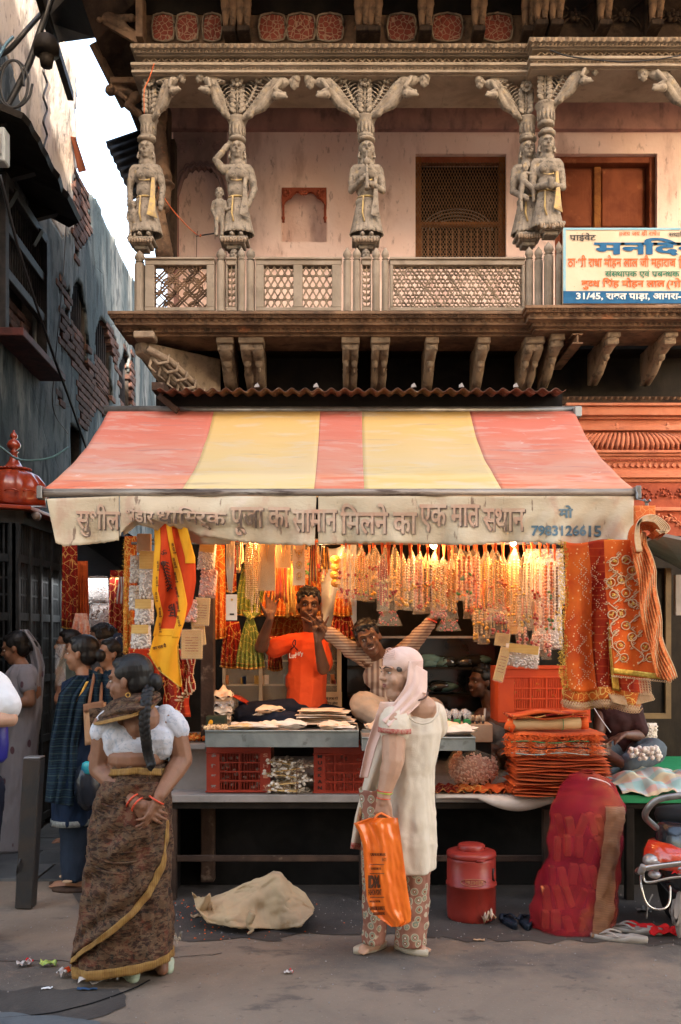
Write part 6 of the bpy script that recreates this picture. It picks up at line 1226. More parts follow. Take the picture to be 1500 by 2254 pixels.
for px, y0, y1, w, kd, lb_ in ((1048,1335,1412,14,'pearl','lone short pearl packet hanging low beside the cabinet'),(1066,1332,1418,26,'pearl','low pearl packet with red flowers at its foot'),(1088,1335,1400,24,'seed','brownish packet in the second row'),(1112,1340,1402,24,'mix','dull gilt packet in the second row above the leaflets'),(1150,1375,1440,30,'rose','pink blossom packet in the second row'),(1180,1385,1445,26,'rose','lowest pink blossom packet beside the orange crate'),(1205,1390,1452,22,'rose','pink blossom packet touching the gold tinsel')):
    garland(px, y0, y1, w, kd, lb_, 5.9, ystr=y0-60)
# big white sweet bags behind on the right
def puffbag(px0, px1, y0, y1, D, label, film=PLASTW, fill=WHITEP, card=None, n=70, nm='sweets_bag', cat='bag of sweets', tilt=0, string=0):
    x0, x1, z0, z1 = X(px0,D), X(px1,D), Zp(y1,D), Zp(y0,D); c = V(((x0+x1)/2,D,(z0+z1)/2)); W, H = (x1-x0), (z1-z0); t = thing(nm, V((c.x,D,z0)), label, cat); R = Ry(tilt)
    m = MB()
    for sg in (1,-1): m.grid(lambda u, v: c+R@V(((u-.5)*W*(1-.12*v*v), sg*.035*(sin(u*pi)*sin(min(1,v*1.05)*pi))**.45*(1-.3*v), (v-.5)*H)), 14, 14)
    m.build('clear_bag', film, t, True, disp=.015, dscale=.03)
    m = MB(); rnd = random.Random(int(px0*7+y0))
    for k in range(n): u, v = rnd.uniform(-.44,.44), rnd.uniform(-.47,.47 if not card else .1); m.ell(c+R@V((u*W,-.022*(1-(2*u)**2)-.004,v*H)), (.0085,.008,.0075), Ry(rnd.uniform(0,3)), 6, 4)
    m.build('puffed_sweets', fill, t, True, kind='stuff')
    m = MB(); m.grid(lambda u, v: c+R@V(((u-.5)*W*.9,-.010*sin(u*pi)+.008,(v-.5)*H*.92)), 4, 4); m.build('bag_filling', fill, t, True, solid=.012)
    if card: m = MB(); m.box(c+R@V((0,-.034,H*.30)), (W*.80,.004,H*.36), R); m.build('card_label', card, t)
    if string: m = MB(); m.tube([V((c.x,D,z1-.01)), V((c.x,D+.02,z1+string))], .003, 5); m.build('hanging_thread', STR, t)
    return t
puffbag(1150,1245,1208,1330,6.05,'large white puffed sweet bag high behind the orange bead packet',n=160); puffbag(1175,1240,1325,1430,6.0,'large white puffed sweet bag lower behind the pink blossom packets',n=120)
for a in ((286,322,1222,1284,5.80,'small white sweet bag high at the left edge of the white bags'),(306,345,1212,1320,5.74,'long white sweet bag with a yellow card at the top of the white bags',CARDY),(284,314,1288,1344,5.80,'pinkish sweet bag at the far left of the white bags'),(296,340,1318,1376,5.72,'square white sweet bag with a yellow card in the middle of the column',CARDY),(288,334,1374,1428,5.72,'lowest white sweet bag with a yellow card in the column',CARDY)):
    puffbag(*a[:6], card=a[6] if len(a) > 6 else None)
pc = thing('paper_pack', P(318,1215,5.76), 'brown printed card pack at the top of the white bags', 'pack'); m = MB(); m.box(P(318,1196,5.76), (.085,.02,.115)); m.build('card', CARDB, pc, bevel=.003)
for (a, b, c, d, D, lb_, mt, tl) in ((436,476,1192,1256,5.78,'cream sweet bag with a gilt card right of the yellow flag',CARDY,.1),(440,478,1252,1316,5.76,'bulging pinkish white sweet bag right of the flag',None,.12),(408,436,1320,1370,5.72,'small pink and white sweet bag beside the flag edge',None,0)): puffbag(a,b,c,d,D,lb_,card=mt,fill=ROSE if c > 1240 else WHITEP,tilt=tl)
def leaflet(px0, px1, y0, y1, D, label, tilt=0, mt=CARDY, txt=None):
    c = P((px0+px1)/2,(y0+y1)/2,D); W, H = (px1-px0)/F*D, (y1-y0)/F*D; t = thing('leaflet_pack', P((px0+px1)/2,y1,D), label, 'leaflet'); R = Ry(tilt); m = MB(); m.box(c, (W,.012,H), R); m.build('leaflet', mt, t, bevel=.003)
    m = MB(); m.box(c+V((0,-.010,0)), (W*1.08,.004,H*1.06), R); m.build('plastic_sleeve', PLASTIC, t)
    if txt: text(txt, c+R@V((-W*.36,-.0075,H*.34)), R@V((1,0,0)), R@V((0,0,1)), W*.72, H*.07, CHD, 'lettering', t, .02)
    for k in range(6): m = MB(); m.box(c+R@V((0,-.0072,H*(.22-.09*k))), (W*.62,.001,H*.018), R); m.build('printed_line', CHD, t)
    return t
leaflet(400,446,1386,1450,5.66,'yellow printed leaflet pack hanging lowest beside the flag'); leaflet(430,462,1316,1376,5.72,'orange toned leaflet pack above the yellow one',.06); leaflet(424,452,1366,1420,5.75,'narrow leaflet pack tucked behind the yellow leaflet',-.1)
leaflet(1090,1122,1394,1422,5.88,'yellow leaflet pack hanging above the folded yellow bag',.12); leaflet(1094,1116,1424,1500,5.84,'long folded yellow leaflet pack bent toward the crate',.25); leaflet(1116,1150,1330,1395,6.0,'yellow leaflet behind the gold braid packets',-.05)
puffbag(1108,1190,1418,1470,5.86,'broad yellowish bag of white pellets leaning on the orange crate',film=PLASTIC,fill=WHITEP,card=CARDY,tilt=.12)
# bead necklaces, threads and tags on the left
def necklace(px, y0, y1, w, mt, label, D=5.8, n=4, r=.0065, grp=None):
    t = thing('bead_necklace', P(px,y1,D), label, 'necklace', grp); rnd = random.Random(px+y1)
    for k in range(n):
        m = MB(); a = X(px,D)+lerp(-w/2,w/2,(k+.5)/n)/F*D; zb = Zp(y1-rnd.uniform(0,28),D); z = Zp(y0,D); d = D+rnd.uniform(-.02,.02)
        while z > zb: m.ell((a+.003*sin(z*30+k), d, z), r, None, 6, 4); z -= r*1.8
        m.build('bead_strand', mt, t, True, kind='stuff')
    return t
necklace(548,1190,1330,14,PEARL,'long cream bead necklace left of the clear sheet packet'); necklace(560,1190,1352,16,PEARL,'longest cream bead necklace cluster with red tips'); necklace(568,1280,1345,8,BROWNB,'black bead string behind the cream necklaces',5.86,2,.005); necklace(532,1196,1262,9,PEARL,'short gilt thread bunch above the green gauze',5.9,3,.004)
necklace(455,1180,1245,14,BROWNB,'dark red bead string high beside the sweet bags',5.9,3,.006)
tg = thing('thread_bundle', P(507,1305,5.72), 'bunch of pale yellow sacred threads hanging above the white tag', 'threads')
for k in range(11): m = MB(); x = X(499+k*1.7,5.72); m.tube([V((x,5.72+.006*(k%3),Zp(1192,5.72))), V((x+.003*sin(k),5.715,Zp(1250,5.72))), V((X(507,5.72)+(x-X(507,5.72))*.5,5.72,Zp(1285+U(0,22),5.72)))], .0032, 5); m.build('cotton_thread', PAPW, tg, True)
wt = thing('white_tag', P(510,1366,5.70), 'white cardboard tag with a round hole hanging below the thread bunch', 'tag'); m = MB(); m.box(P(510,1337,5.70), (.066,.012,.155)); m.build('card', pm('cream_white_card', (.72,.62,.52), (.66,.56,.46), 5, .7, .1), wt, bevel=.002)
m = MB(); m.lathe([(.007,0),(.007,.003)], P(511,1320,5.692), 12, R=Rx(pi/2)); m.build('punched_hole', GOLD, wt); m = MB(); m.box(P(510,1366,5.692), (.064,.002,.004)); m.box(P(511,1352,5.692), (.026,.002,.010)); m.build('printed_mark', BLACK, wt)
def sheetpack(px0, px1, y0, y1, D, label, kind):
    t = thing('trinket_packet', P((px0+px1)/2,y1,D), label, 'packet'); x0,x1,z0,z1 = X(px0,D),X(px1,D),Zp(y1,D),Zp(y0,D); m = MB(); m.bx(x0,x1,D,D+.006,z0,z1); m.build('backing_card', PAPER if kind else CREAMW, t); m = MB(); m.grid(lambda u, v: V((lerp(x0-.004,x1+.004,u),D-.008-.006*sin(u*pi),lerp(z0-.006,z1,v))), 8, 8); m.build('clear_sleeve', PLASTIC, t, True, disp=.008, dscale=.02)
    cx = (x0+x1)/2; m = MB()
    if kind == 1:
        for q in range(3): zc = z1-(z1-z0)*(.25+.27*q); [m.ell((cx+cos(a)*.016,D-.006,zc+sin(a)*.016*1.3), .004, None, 6, 4) for a in [i*pi/6 for i in range(12)]]; m.ell((cx,D-.006,zc), (.008,.004,.011))
        m.tube([V((cx-.03,D-.006,z1-.01)), V((cx-.016,D-.006,z1-.06))], .003, 5); m.tube([V((cx+.03,D-.006,z1-.01)), V((cx+.016,D-.006,z1-.06))], .003, 5)
    else: m.tube([V((cx-.014,D-.005,z1)), V((cx,D-.005,z1-.11)), V((cx+.014,D-.005,z1))], .0028, 5)
    m.build('gilt_pendant', GOLD, t, True)
sheetpack(568,606,1196,1300,5.84,'wide clear packet with a pale card and thin gold chain',0); sheetpack(645,672,1196,1288,5.80,'ornate gilt necklace packet with three medallions',1); sheetpack(608,640,1200,1250,5.88,'small golden card packet right of the wide clear one',0)
def strips(px, y0, y1, w, D, label, cols=(GOLD,REDB,PAPER), n=9, grp=None):
    t = thing('ribbon_bunch', P(px,y1,D), label, 'ribbons', grp); rnd = random.Random(px)
    for k in range(n):
        a = X(px,D)+lerp(-w/2,w/2,(k+.5)/n)/F*D; m = MB(); zb = Zp(y1-rnd.uniform(0,14),D); zt = Zp(y0,D); bw_ = w/n/F*D*.5; ph = rnd.uniform(0,6)
        m.grid(lambda u, v: V((X(px,D)+(a-X(px,D))*(1-.5*v)+(u-.5)*2*bw_, D+.01*sin(v*6+ph)+(k%3)*.008, lerp(zb,zt,v))), 1, 8); m.build('ribbon', cols[k%len(cols)], t, True, solid=.002)
strips(690,1190,1292,22,5.78,'bunch of brown and gilt ribbons hanging to the boy in orange', (BROWNB,GOLD,STR)); strips(617,1196,1330,34,5.95,'orange and gold ribbon strips left of the ornate packet',(STR,GOLD,REDB,ORB),12); strips(716,1204,1262,24,5.82,'short bronze ribbon bunch right of the valance tear',(BROWNB,GOLD),8); strips(640,1240,1360,22,6.1,'thin golden chains over the brocade behind the raised hand',(GOLD,),6)
# ------------------------------------------------------------------ brocade skirts, gauze and cloths behind
def skirt(px0, px1, y0, y1, D, mt, label, top=.3, folds=7, depth=.02, trim=GOLD, nm='brocade_skirt', cat='cloth'):
    t = thing(nm, P((px0+px1)/2,y1,D), label, cat); cx = (px0+px1)/2; hw = (px1-px0)/2
    fn = lambda u, v: P(cx+(u-.5)*2*hw*lerp(1,top,v**1.6), lerp(y1+4*sin(u*pi),y0,v), D-depth*(1-v)*sin(u*folds*2*pi)-.03*sin(u*pi)*(1-v)+.008*nz((u*5,v*5,px0*.01),1))
    m = MB(); m.grid(fn, 60, 14); m.build('cloth', mt, t, True, solid=.004)
    if trim:
        m = MB(); m.tube([fn(i/60,0)+V((0,-.006,0)) for i in range(61)], .007, 6); m.tube([fn(i/60,.09)+V((0,-.006,0)) for i in range(61)], .003, 5); m.build('gilt_trim', trim, t, True)
    return t
skirt(455,497,1190,1402,6.3,CHG,'tall red cloth sewn with looping gold cord by the post',.9,3); skirt(486,538,1368,1466,6.35,CHD,'dark red sequinned skirt hanging below the white tag',.55,5)
gz = skirt(520,582,1362,1468,6.25,CHGR,'green gold spangled gauze bag tied at the top',.25,6); m = MB(); c = P(552,1362,6.22)
for a in (-1.2,-.5,.2,.8,1.3): m.ell(c+V((.022*a,0,.022)), (.012,.008,.035), Ry(a*.6), 8, 6)
m.build('gauze_knot', CHGR, gz, True)
skirt(518,600,1235,1352,6.55,CHGR,'larger green gauze skirt behind the necklaces',.5,8); skirt(575,662,1235,1352,6.5,CHG,'fringed orange gold brocade collar left of the boy',.4,9); skirt(640,742,1215,1362,6.6,CHG,'wide orange gold brocade collar behind the boy',.2,10); skirt(582,700,1335,1425,6.7,CHG,'lower orange brocade tier behind the boy',.5,9); skirt(590,622,1400,1472,6.4,CHD,'small dark red gold skirt under the raised elbow',.7,5)
skirt(735,775,1300,1352,6.3,CHG,'small gold red skirt right of the white plastic',.6,4); skirt(726,782,1350,1404,6.3,CHD,'round red gold tinselled skirt beside the striped sleeve',.6,6); skirt(448,470,1400,1470,6.2,CHD,'narrow red gold streamer beside the post',.8,2); skirt(497,520,1200,1300,6.4,CHD,'dark red cloth strip behind the thread bunch',.9,2)
m = MB(); m.grid(lambda u, v: P(lerp(708,785,u), lerp(1200,1400,v)+8*sin(u*5), 6.45+.05*sin(u*9+v*5)+.05*nz((u*3,v*4,1),1)), 30, 40); m.build('white_plastic_sheet', pm('white_polythene', (.42,.44,.46), (.30,.32,.34), 4, .35, .5, 30), None, True, solid=.004, label='crumpled white plastic sheet hanging behind the gold discs', cat='plastic sheet')
gd = thing('gold_disc_garland', P(738,1295,6.1), 'garland of round golden discs on the white plastic', 'garland')
for k in range(4):
    m = MB(); c = P(738+2*(k%2),1232+k*17,6.1); 
    for q in range(4): m.tube([c+V((cos(a)*(.030-.007*q),-.006*q,sin(a)*(.026-.006*q))) for a in [i*pi/10 for i in range(21)]], .0035, 5)
    m.build('gold_disc', GOLD, gd, True)
for px0, px1, y0, y1, D, mt, lb_ in ((190,240,1268,1330,8.3,PLASTW,'upper hazy plastic bag of goods hanging in the alley shop'),(196,244,1330,1398,8.3,PLASTW,'lower hazy plastic bag of brown goods in the alley shop')): puffbag(px0,px1,y0,y1,D,lb_,fill=LAMI if y0 < 1300 else BROWNB,n=40)
skirt(136,172,1200,1380,7.6,CHD,'dark red netted cloth in shade beside the shrine grille',.9,4); skirt(168,196,1235,1400,7.8,MATO,'striped orange red cloths hanging in the alley',.8,4); skirt(158,200,1350,1400,7.4,ROSE,'pink and orange bag hanging beside the alley cloths',.6,3,nm='hanging_bag',cat='bag'); skirt(240,300,1255,1420,8.2,CHD,'dark red goods at the back of the alley shop',.9,5); strips(268,1270,1340,22,8.0,'row of striped bangles tubes under the alley lamp',(WHT,REDB,PAPER),7)
# tinsel cloth left of the white bags
tn = skirt(272,304,1180,1440,6.15,CHG,'long gold tinsel edged cloth behind the white bags',.8,2,trim=None); m = MB()
for k in range(900): c = P(274+U(-4,8)+abs(nz((k*.1,0,0),1))*8, U(1185,1500), 6.10); d = V((U(-1,1),U(-1,.2),U(-1,1))).normalized()*.014; m.add([c, c+d, c+V((.003,0,.003))], [(0,1,2)])
m.build('tinsel', GOLDT, tn, kind='stuff')
skirt(280,360,1425,1500,6.0,CHR,'red sequinned cloth hem showing under the white bags',.9,5); 
# pleated red bundle below the flag
rb = thing('red_scarf_bundle', P(392,1580,5.8), 'pleated stack of red scarves with cream scalloped hems below the flag', 'scarf bundle')
for k in range(7):
    f = lambda u, v: P(lerp(362+k*7,386+k*6.5,u)+3*sin(v*9+k)+(6 if v < .6 else 2)*v, lerp(1430,1562-k*(-2 if k < 3 else 7),v), 5.80+.03*(k-3)*.3+.02*sin(u*6+k)-.012*k); drape('scarf_pleat', CHR if k%2 else CHD, f, 12, 30, rb)
    m = MB()
    for q in range(24): m.ell(f(1,q/24), (.006,.005,.007), None, 5, 3)
    for q in range(10): m.ell(f(q/10,1), (.007,.006,.008), None, 5, 3)
    m.build('scalloped_edge', ETHREAD, rb, True, kind='stuff')
f = lambda u, v: P(lerp(362,418,u)+2*sin(v*8), lerp(1500,1578,v), 5.86+.02*sin(u*14)); drape('lower_scarf', CHR, f, 30, 12, rb)
# ------------------------------------------------------------------ saffron and yellow flag
fl = thing('prayer_flag', P(372,1512,5.5), 'red and yellow printed prayer flag hanging from the awning at the left of the stall', 'flag')
LE = [(1150,345),(1200,346),(1257,342),(1300,340),(1353,352),(1400,342),(1440,330),(1475,352),(1512,398)]; RE = [(1150,372),(1163,413),(1227,430),(1280,432),(1330,424),(1370,405),(1423,391),(1460,393),(1512,400)]
def flp(px, py, dd=0): return P(px, py, 5.50+.028*sin(px*.11+py*.018)+.02*sin(py*.03+px*.05)+dd)
def fgrid(name, mt, l, r, y0, y1, dd=0, n=16, nv=60, th=.002): return drape(name, mt, lambda u, v: (lambda y: flp(lerp(l(y), r(y), u), y, dd))(lerp(y0,y1,v)), n, nv, fl, th)
L_ = lambda y: pl(LE, y); R_ = lambda y: pl(RE, y)
fgrid('red_cloth', SAFF, L_, R_, 1150, 1404); fgrid('yellow_tail', YELF, lambda y: L_(y)-2, lambda y: R_(y)-0, 1398, 1512, -.006)
fgrid('yellow_border', YELF, lambda y: L_(y)-5, lambda y: L_(y)+8, 1152, 1400, -.006, 4); midL = [(1155,366),(1200,373),(1260,384),(1330,394),(1370,388),(1404,378)]; fgrid('yellow_border', YELF, lambda y: pl(midL,y), lambda y: pl(midL,y)+15+4*sin(y*.02), 1152, 1404, -.007, 5)
fgrid('yellow_border', YELF, lambda y: max(pl(midL,y), R_(y)-22), R_, 1158, 1240, -.008, 5); fgrid('yellow_border', YELF, lambda y: L_(y)+6, lambda y: pl(midL,y)+2, 1384, 1400, -.007, 8, 6)
m = MB()
for k in range(70): y = lerp(1440,1512,k/70); m.ell(flp(L_(y)-2,y,-.01), .004, None, 5, 3)
for k in range(40): y = lerp(1420,1510,k/40); m.ell(flp(R_(y)+1,y,-.01), .004, None, 5, 3)
m.build('gold_fringe', GOLDT, fl, True, kind='stuff')
def finking(s, px, py, w, h, ang=0):
    ca, sa = cos(ang), sin(ang); D = 5.46; k = D/F; warp = lambda q: flp(CX+q.x/D*F, CY-(q.z-EYE)/D*F, -.013); text(s, P(px,py,D), (ca,0,sa), (-sa,0,ca), w*k, h*k, INK, 'printed_text', fl, .03, warp=warp)
for k in range(6): finking('जय माता दी', 377+k*2.2, 1196+k*32, 24, 7, -1.35)
for k in range(5): finking('जय माता दी', L_(1235+k*34)+1, 1235+k*34, 22, 6, -1.5)
finking('जय माता दी', 338, 1432, 30, 10, .25); finking('जय माता दी', 345, 1470, 24, 10, -1.2); finking('जय', 368, 1330, 30, 16, -1.45); finking('ॐ', 354, 1222, 14, 12, 0)
m = MB()                                     # striped animal print
for k in range(9): y = 1240+k*7; m.tube([flp(358+2*k*.6,y,-.013), flp(364+2*k*.6,y-4,-.013), flp(372+k,y,-.013)], .0035, 4)
m.tube([flp(356,1236,-.013), flp(360,1246,-.013), flp(368,1272,-.013), flp(376,1292,-.013), flp(368,1302,-.013)], .004, 5); m.ell(flp(360,1240,-.012), (.016,.003,.014)); m.build('striped_animal_print', INK, fl, True)
# ------------------------------------------------------------------ embroidered cloths on the right
ca = thing('sequin_scarf', P(1320,1545,5.4), 'red and orange sequinned chiffon scarf with gold tinsel edge and lace hem', 'scarf')
def fa(D, ph): return lambda u, v: None
cf = lambda u, v: P(lerp(1234,1400,u)+6*v*(0.5-u)*2+3*sin(v*7), lerp(1192,1516,v)+5*sin(u*8)+8*u*v, 5.44+.03*sin(u*16+v*2)*(.5+.5*v)+.02*sin(u*5))
drape('chiffon', CHR, lambda u, v: cf(lerp(.22,1,u), v), 60, 50, ca); drape('orange_layer', CHO, lambda u, v: cf(lerp(0,.42,u)*(.75+.25*v)+.03, v)+V((0,-.03,0)), 40, 50, ca)
drape('gold_lace', GOLDT, lambda u, v: cf(lerp(.60+.07*v,.70+.07*v,u), v)+V((0,-.034,0)), 6, 50, ca)
m = MB()
for k in range(1500): v = random.random(); c = cf(U(-.06,.05)+.02*sin(v*20), v)+V((0,-.035,0)); d = V((U(-1.2,.8),U(-1,.2),U(-1,1))).normalized()*.013; m.add([c, c+d, c+V((.0035,0,.0035))], [(0,1,2)])
m.build('tinsel_edge', GOLDT, ca, kind='stuff'); m = MB()
for k in range(46):
    c = U(.08,.95); v0 = U(.05,.9)
    for q in range(10): p = cf(min(.98,max(.05,c+.05*sin(q*.6+k))), min(.98,v0+q*.012))+V((0,-.042,0)); m.ell(p, (.0034,.002,.0034), None, 5, 3)
m.build('sequins', ETHREAD, ca, True, kind='stuff')
def lace(par, f, n, rows, r, mt, nm='lace_hem'):
    m = MB()
    for j in range(rows):
        for k in range(n):
            p = f((k+.5*(j%2))/n)+V((0,-.01*j*.5,-j*r*1.3)); m.tube([p+V((cos(a)*r,0,sin(a)*r)) for a in [pi+pi*i/6 for i in range(7)]], r*.22, 4)
    m.build(nm, mt, par, True, kind='stuff')
for j, dd in enumerate((0,.02,.04)): drape('lace_band', CHG, lambda u, v: cf(lerp(-.02,1.08,u), .985+.085*v)+V((0,-.02+dd,-.01*j)), 40, 4, ca); lace(ca, lambda t: cf(lerp(-.02,1.08,t), 1.07)+V((0,-.03+dd,-.01*j)), 30, 2, .011, ETHREAD)
m = MB()
for k in range(420): c = P(U(1275,1375),U(1538,1556),5.47); d = V((U(-.3,.3),U(-1,.2),-1)).normalized()*.02; m.add([c, c+d, c+V((.004,0,0))], [(0,1,2)])
m.build('tinsel_fringe', GOLDT, ca, kind='stuff')
ub = thing('red_underskirt', P(1392,1545,5.5), 'deep red cloth with layered cream lace edges under the vine embroidery', 'cloth')
uf = lambda u, v: P(lerp(1340,1416,u)+14*v*u, lerp(1440,1530,v), 5.42+.03*sin(u*9)); drape('cloth', CHR, uf, 24, 16, ub)
for q in range(4): lace(ub, lambda t: P(lerp(1345,1432,t)+q*2, 1526+6*sin(t*4)+q*3, 5.40-.004*q), 22, 2, .012, ETHREAD); lace(ub, lambda t: P(1408+q*6+6*t, lerp(1480,1530,t), 5.38+.0*q), 14, 1, .009, ETHREAD)
cbb = thing('vine_embroidered_cloth', P(1400,1500,5.3), 'orange red cloth with cream vine embroidery and gold rounds, folded in many layers', 'embroidered cloth')
LB = [(1190,1330),(1300,1334),(1400,1344),(1480,1352)]; RB = [(1190,1406),(1260,1412),(1350,1424),(1400,1434),(1500,1462)]
vb = lambda px, py, dd=0: P(px, py, 5.30+.022*sin(px*.06+py*.004)+.012*sin(py*.03)+dd)
drape('cloth', CHO, lambda u, v: (lambda y: vb(lerp(pl(LB,y),pl(RB,y),u), y))(lerp(1188,1486+10*u,v)), 40, 60, cbb)
drape('hem_band', GOLDT, lambda u, v: vb(lerp(1350,1458,u), lerp(1470,1482,v)+14*u, -.006), 30, 3, cbb); lace(cbb, lambda t: vb(lerp(1350,1480,t), 1486+14*t, -.01), 26, 1, .009, ETHREAD)
rounds = [(1345,1282),(1379,1232),(1391,1256),(1369,1276),(1378,1305),(1352,1308),(1393,1328),(1368,1350),(1348,1353),(1378,1377),(1417,1350),(1392,1402),(1366,1420),(1421,1424),(1374,1448),(1432,1448),(1352,1236)]
m = MB(); mg = MB()
for x, y in rounds:
    if x > pl(RB,y)-3 or x < pl(LB,y)+3: x = min(max(x, pl(LB,y)+8), pl(RB,y)-8)
    m.tube([vb(x+9.5*cos(a), y+9*sin(a), -.008) for a in [i*pi/9 for i in range(19)]], .0033, 5)
    for q in range(9): a = U(0,6.28); r = U(0,6); mg.ell(vb(x+r*cos(a), y+r*sin(a), -.009), (.006,.003,.005), None, 6, 4)
for (x, y, s_) in ((1352,1460,1),(1404,1462,1),(1352,1400,-1),(1350,1330,1),(1400,1392,-1),(1398,1340,-1),(1356,1290,1),(1392,1300,-1)):
    pts = [vb(min(max(x+s_*(14*sin(t*.9)), pl(LB,y-t*9)+3), pl(RB,y-t*9)-3), y-t*9, -.008) for t in range(9)]; m.tube(spl(pts,4), .0032, 5)
    for t in range(1, 9):
        yy = y-t*9; xx = min(max(x+s_*14*sin(t*.9), pl(LB,yy)+5), pl(RB,yy)-7)+(5 if t%2 else -5); m.tube([vb(xx-5,yy+3,-.008), vb(xx,yy-3,-.008), vb(xx+5,yy-2,-.008), vb(xx,yy+2,-.008), vb(xx-5,yy+3,-.008)], .0022, 4)
m.build('vine_embroidery', ETHREAD, cbb, True, kind='stuff'); mg.build('gold_rounds', GOLD, cbb, True, kind='stuff')
CHP = fab('salmon_brocade', (.62,.17,.045), (.48,.10,.03), ov=[('edge', 30, .06, .02, (.66,.36,.14), .6)])
for q in range(7):
    f = lambda u, v: (lambda y: P(pl([(1200,1394),(1260,1400),(1330,1410),(1400,1420),(1500,1452)],y)+q*pl([(1200,3.5),(1260,6),(1350,5),(1500,5)],y)+u*9+3*sin(y*.05+q*.5), y, 5.24+.02*u+.012*q*.3+.012*sin(y*.06+q)))(lerp(1160+q*2,1500-abs(q-3)*3,v)); drape('fold_layer', CHP, f, 5, 50, cbb, .003)
    m = MB(); m.tube([f(1,k/60)+V((0,-.003,0)) for k in range(61)], .0032, 4); m.build('gold_piping', ETHREAD, cbb, True)
for q in range(6):                                # rolled top hanging over the hook
    R0 = 1-.1*q; pts = [(1400+q*2,1215),(1396+q*2,1185),(1400+q,1155),(1415,1138+q*2),(1438,1135+q*3),(1462-q*2,1150+q*3),(1472-q*4,1165+q*2),(1462-q*4,1176-q*2)]
    f = lambda u, v: (lambda p: V((p.x, 5.20+.14*u, p.z-.02*u)))(spl([P(a,b,5.22) for a, b in pts], 8)[int(round(v*56))]); drape('rolled_layer', CHP if q else CHO, f, 4, 56, cbb, .003)
    m = MB(); m.tube([f(0,k/56) for k in range(57)], .0042, 5); m.build('gold_piping', ETHREAD, cbb, True)
m = MB(); m.grid(lambda u, v: P(lerp(1396,1442,v)+10*u*0, lerp(1160,1113,u)+28*v*u*0+(1-u)*8*sin(v*pi), 5.26+.04*v), 10, 10); m.build('gathered_top', CHP, cbb, True, solid=.01)
m = MB(); m.tube([P(1424,1106,5.3), P(1424,1116,5.3)], .010, 6); m.tube([P(1418,1100,5.28), P(1424,1106,5.3), P(1432,1101,5.28)], .008, 6); m.build('clip', STEEL, cbb); 
m = MB(); m.tube([P(1398,1075,5.4), P(1404,1088,5.38), P(1402,1098,5.36), P(1424,1104,5.32)], .004, 6); m.build('wire_hook', STEEL, cbb, True)
# ------------------------------------------------------------------ people
def garment(name, mt, par, A, rows, fold=.0, nf=9, diag=0, na=96, nv=50, wr=.006, solid=.004, seed=1, cap=False, open_=None):
    """rows: (py, x left, x right, depth offset, depth radius) down the figure, in the figure's own plane."""
    ys = [r[0] for r in rows]
    def fn(u, v):
        y = lerp(ys[0], ys[-1], v); a = 2*pi*u; xl, xr, dd, ry = [pl([(r[0], r[k]) for r in rows], y) for k in (1,2,3,4)]
        p = A((xl+xr)/2, y, dd); hw = (A(xr,y,dd)-A(xl,y,dd)).x/2; k = 1+fold*v*sin(nf*a+diag*v*6+nz((u*6,v*3,seed),1)*3)
        w = wr*(nz((cos(a)*2.2, sin(a)*2.2+v*2.5*diag+v, v*5+seed),1.6)+.5*nz((cos(a)*6, sin(a)*6, v*12+seed),1.3))
        return V((p.x+(hw+w)*k*cos(a), p.y+(ry+w)*k*sin(a), p.z+(open_(u,v) if open_ else 0)))
    m = MB()
    if cap: m.rings([[fn(i/na, j/nv) for i in range(na)] for j in range(nv+1)])
    else: m.grid(fn, na, nv, True)
    o = m.build(name, mt, par, True, solid=0 if cap else solid); return o, fn
def on_body(fn, x, y, v0, v1, off=.006):      # point on the camera side of a garment; x in 0..1 from left to right
    a = pi+pi*x; p = fn(a/(2*pi), (y-v0)/(v1-v0)); return p+V((0,-off,0))
def shoe(par, c, yaw, L, w, h, mt, heel=0): m = MB(); R = Rz(yaw); c = V(c); m.rings([[c+R@V((cos(a)*w*k*(.85 if sin(a) < 0 else 1), sin(a)*L, z)) for a in [2*pi*i/20 for i in range(20)]] for z, k in ((0,.96),(h*.5,1),(h,.97))]); return m.build('slipper', mt, par, True)
def ring(par, c, d, r, t, mt, nm='bangle'):
    d = V(d).normalized(); u = d.cross(V((0,0,1))).normalized(); w = d.cross(u); m = MB(); m.tube([V(c)+u*r*cos(a)+w*r*sin(a) for a in [i*pi/10 for i in range(21)]], t, 6); return m.build(nm, mt, par, True)
def body_obj(m, par, mt, vox=.005, sm=3): return m.build('body', mt, par, True, remesh=vox, sm=sm)
# --- woman in the brown saree, back to the lane
A = at(4.48); W = thing('person', A(285,2135), 'person in a brown patterned saree and white blouse, hands clasped behind the back, black braid', 'person')
R = hmat(radians(80), -.06); hc = A(284,1500,-.02); m = MB(); head_prims(m, hc, R, 1.0, 1.06); m.cap(hc+V((.02,0,-.05)), A(303,1585), .048, .062); torso(m, A(288,1800), A(306,1640), A(303,1580), Rz(.05), .15, .115, 1, .95, 1.1)
m.cap(A(240,1592), A(372,1588), .062, .062); 
LA = (A(232,1598), A(221,1692,.0), A(297,1768,-.17)); RA = (A(384,1596), A(401,1672,.0), A(352,1752,-.16))
arm(m, *LA, 1, (.061,.054,.049,.030)); arm(m, *RA, 1, (.058,.051,.047,.029)); m.ell(A(300,1668,-.02), (.135,.12,.08))
hand(m, A(300,1769,-.175), (1,-.05,-.42), (.2,.9,-.3), -1, 1.0, (.5,.45,.5,.6), (.7,.4)); hand(m, A(349,1757,-.165), (-.35,-.25,-.9), (-.9,.3,.2), 1, 1.0, (.35,.3,.35,.5), (.6,.5))
hip = A(288,1800)
for k, (fx, fy) in ((-1,(292,2140)),(1,(356,2115))): leg(m, hip+V((k*.08,0,0)), A(300+k*30,1960), A(fx,fy-30,.02), 1); foot(m, A(fx,fy-22,.03), .4, 1)
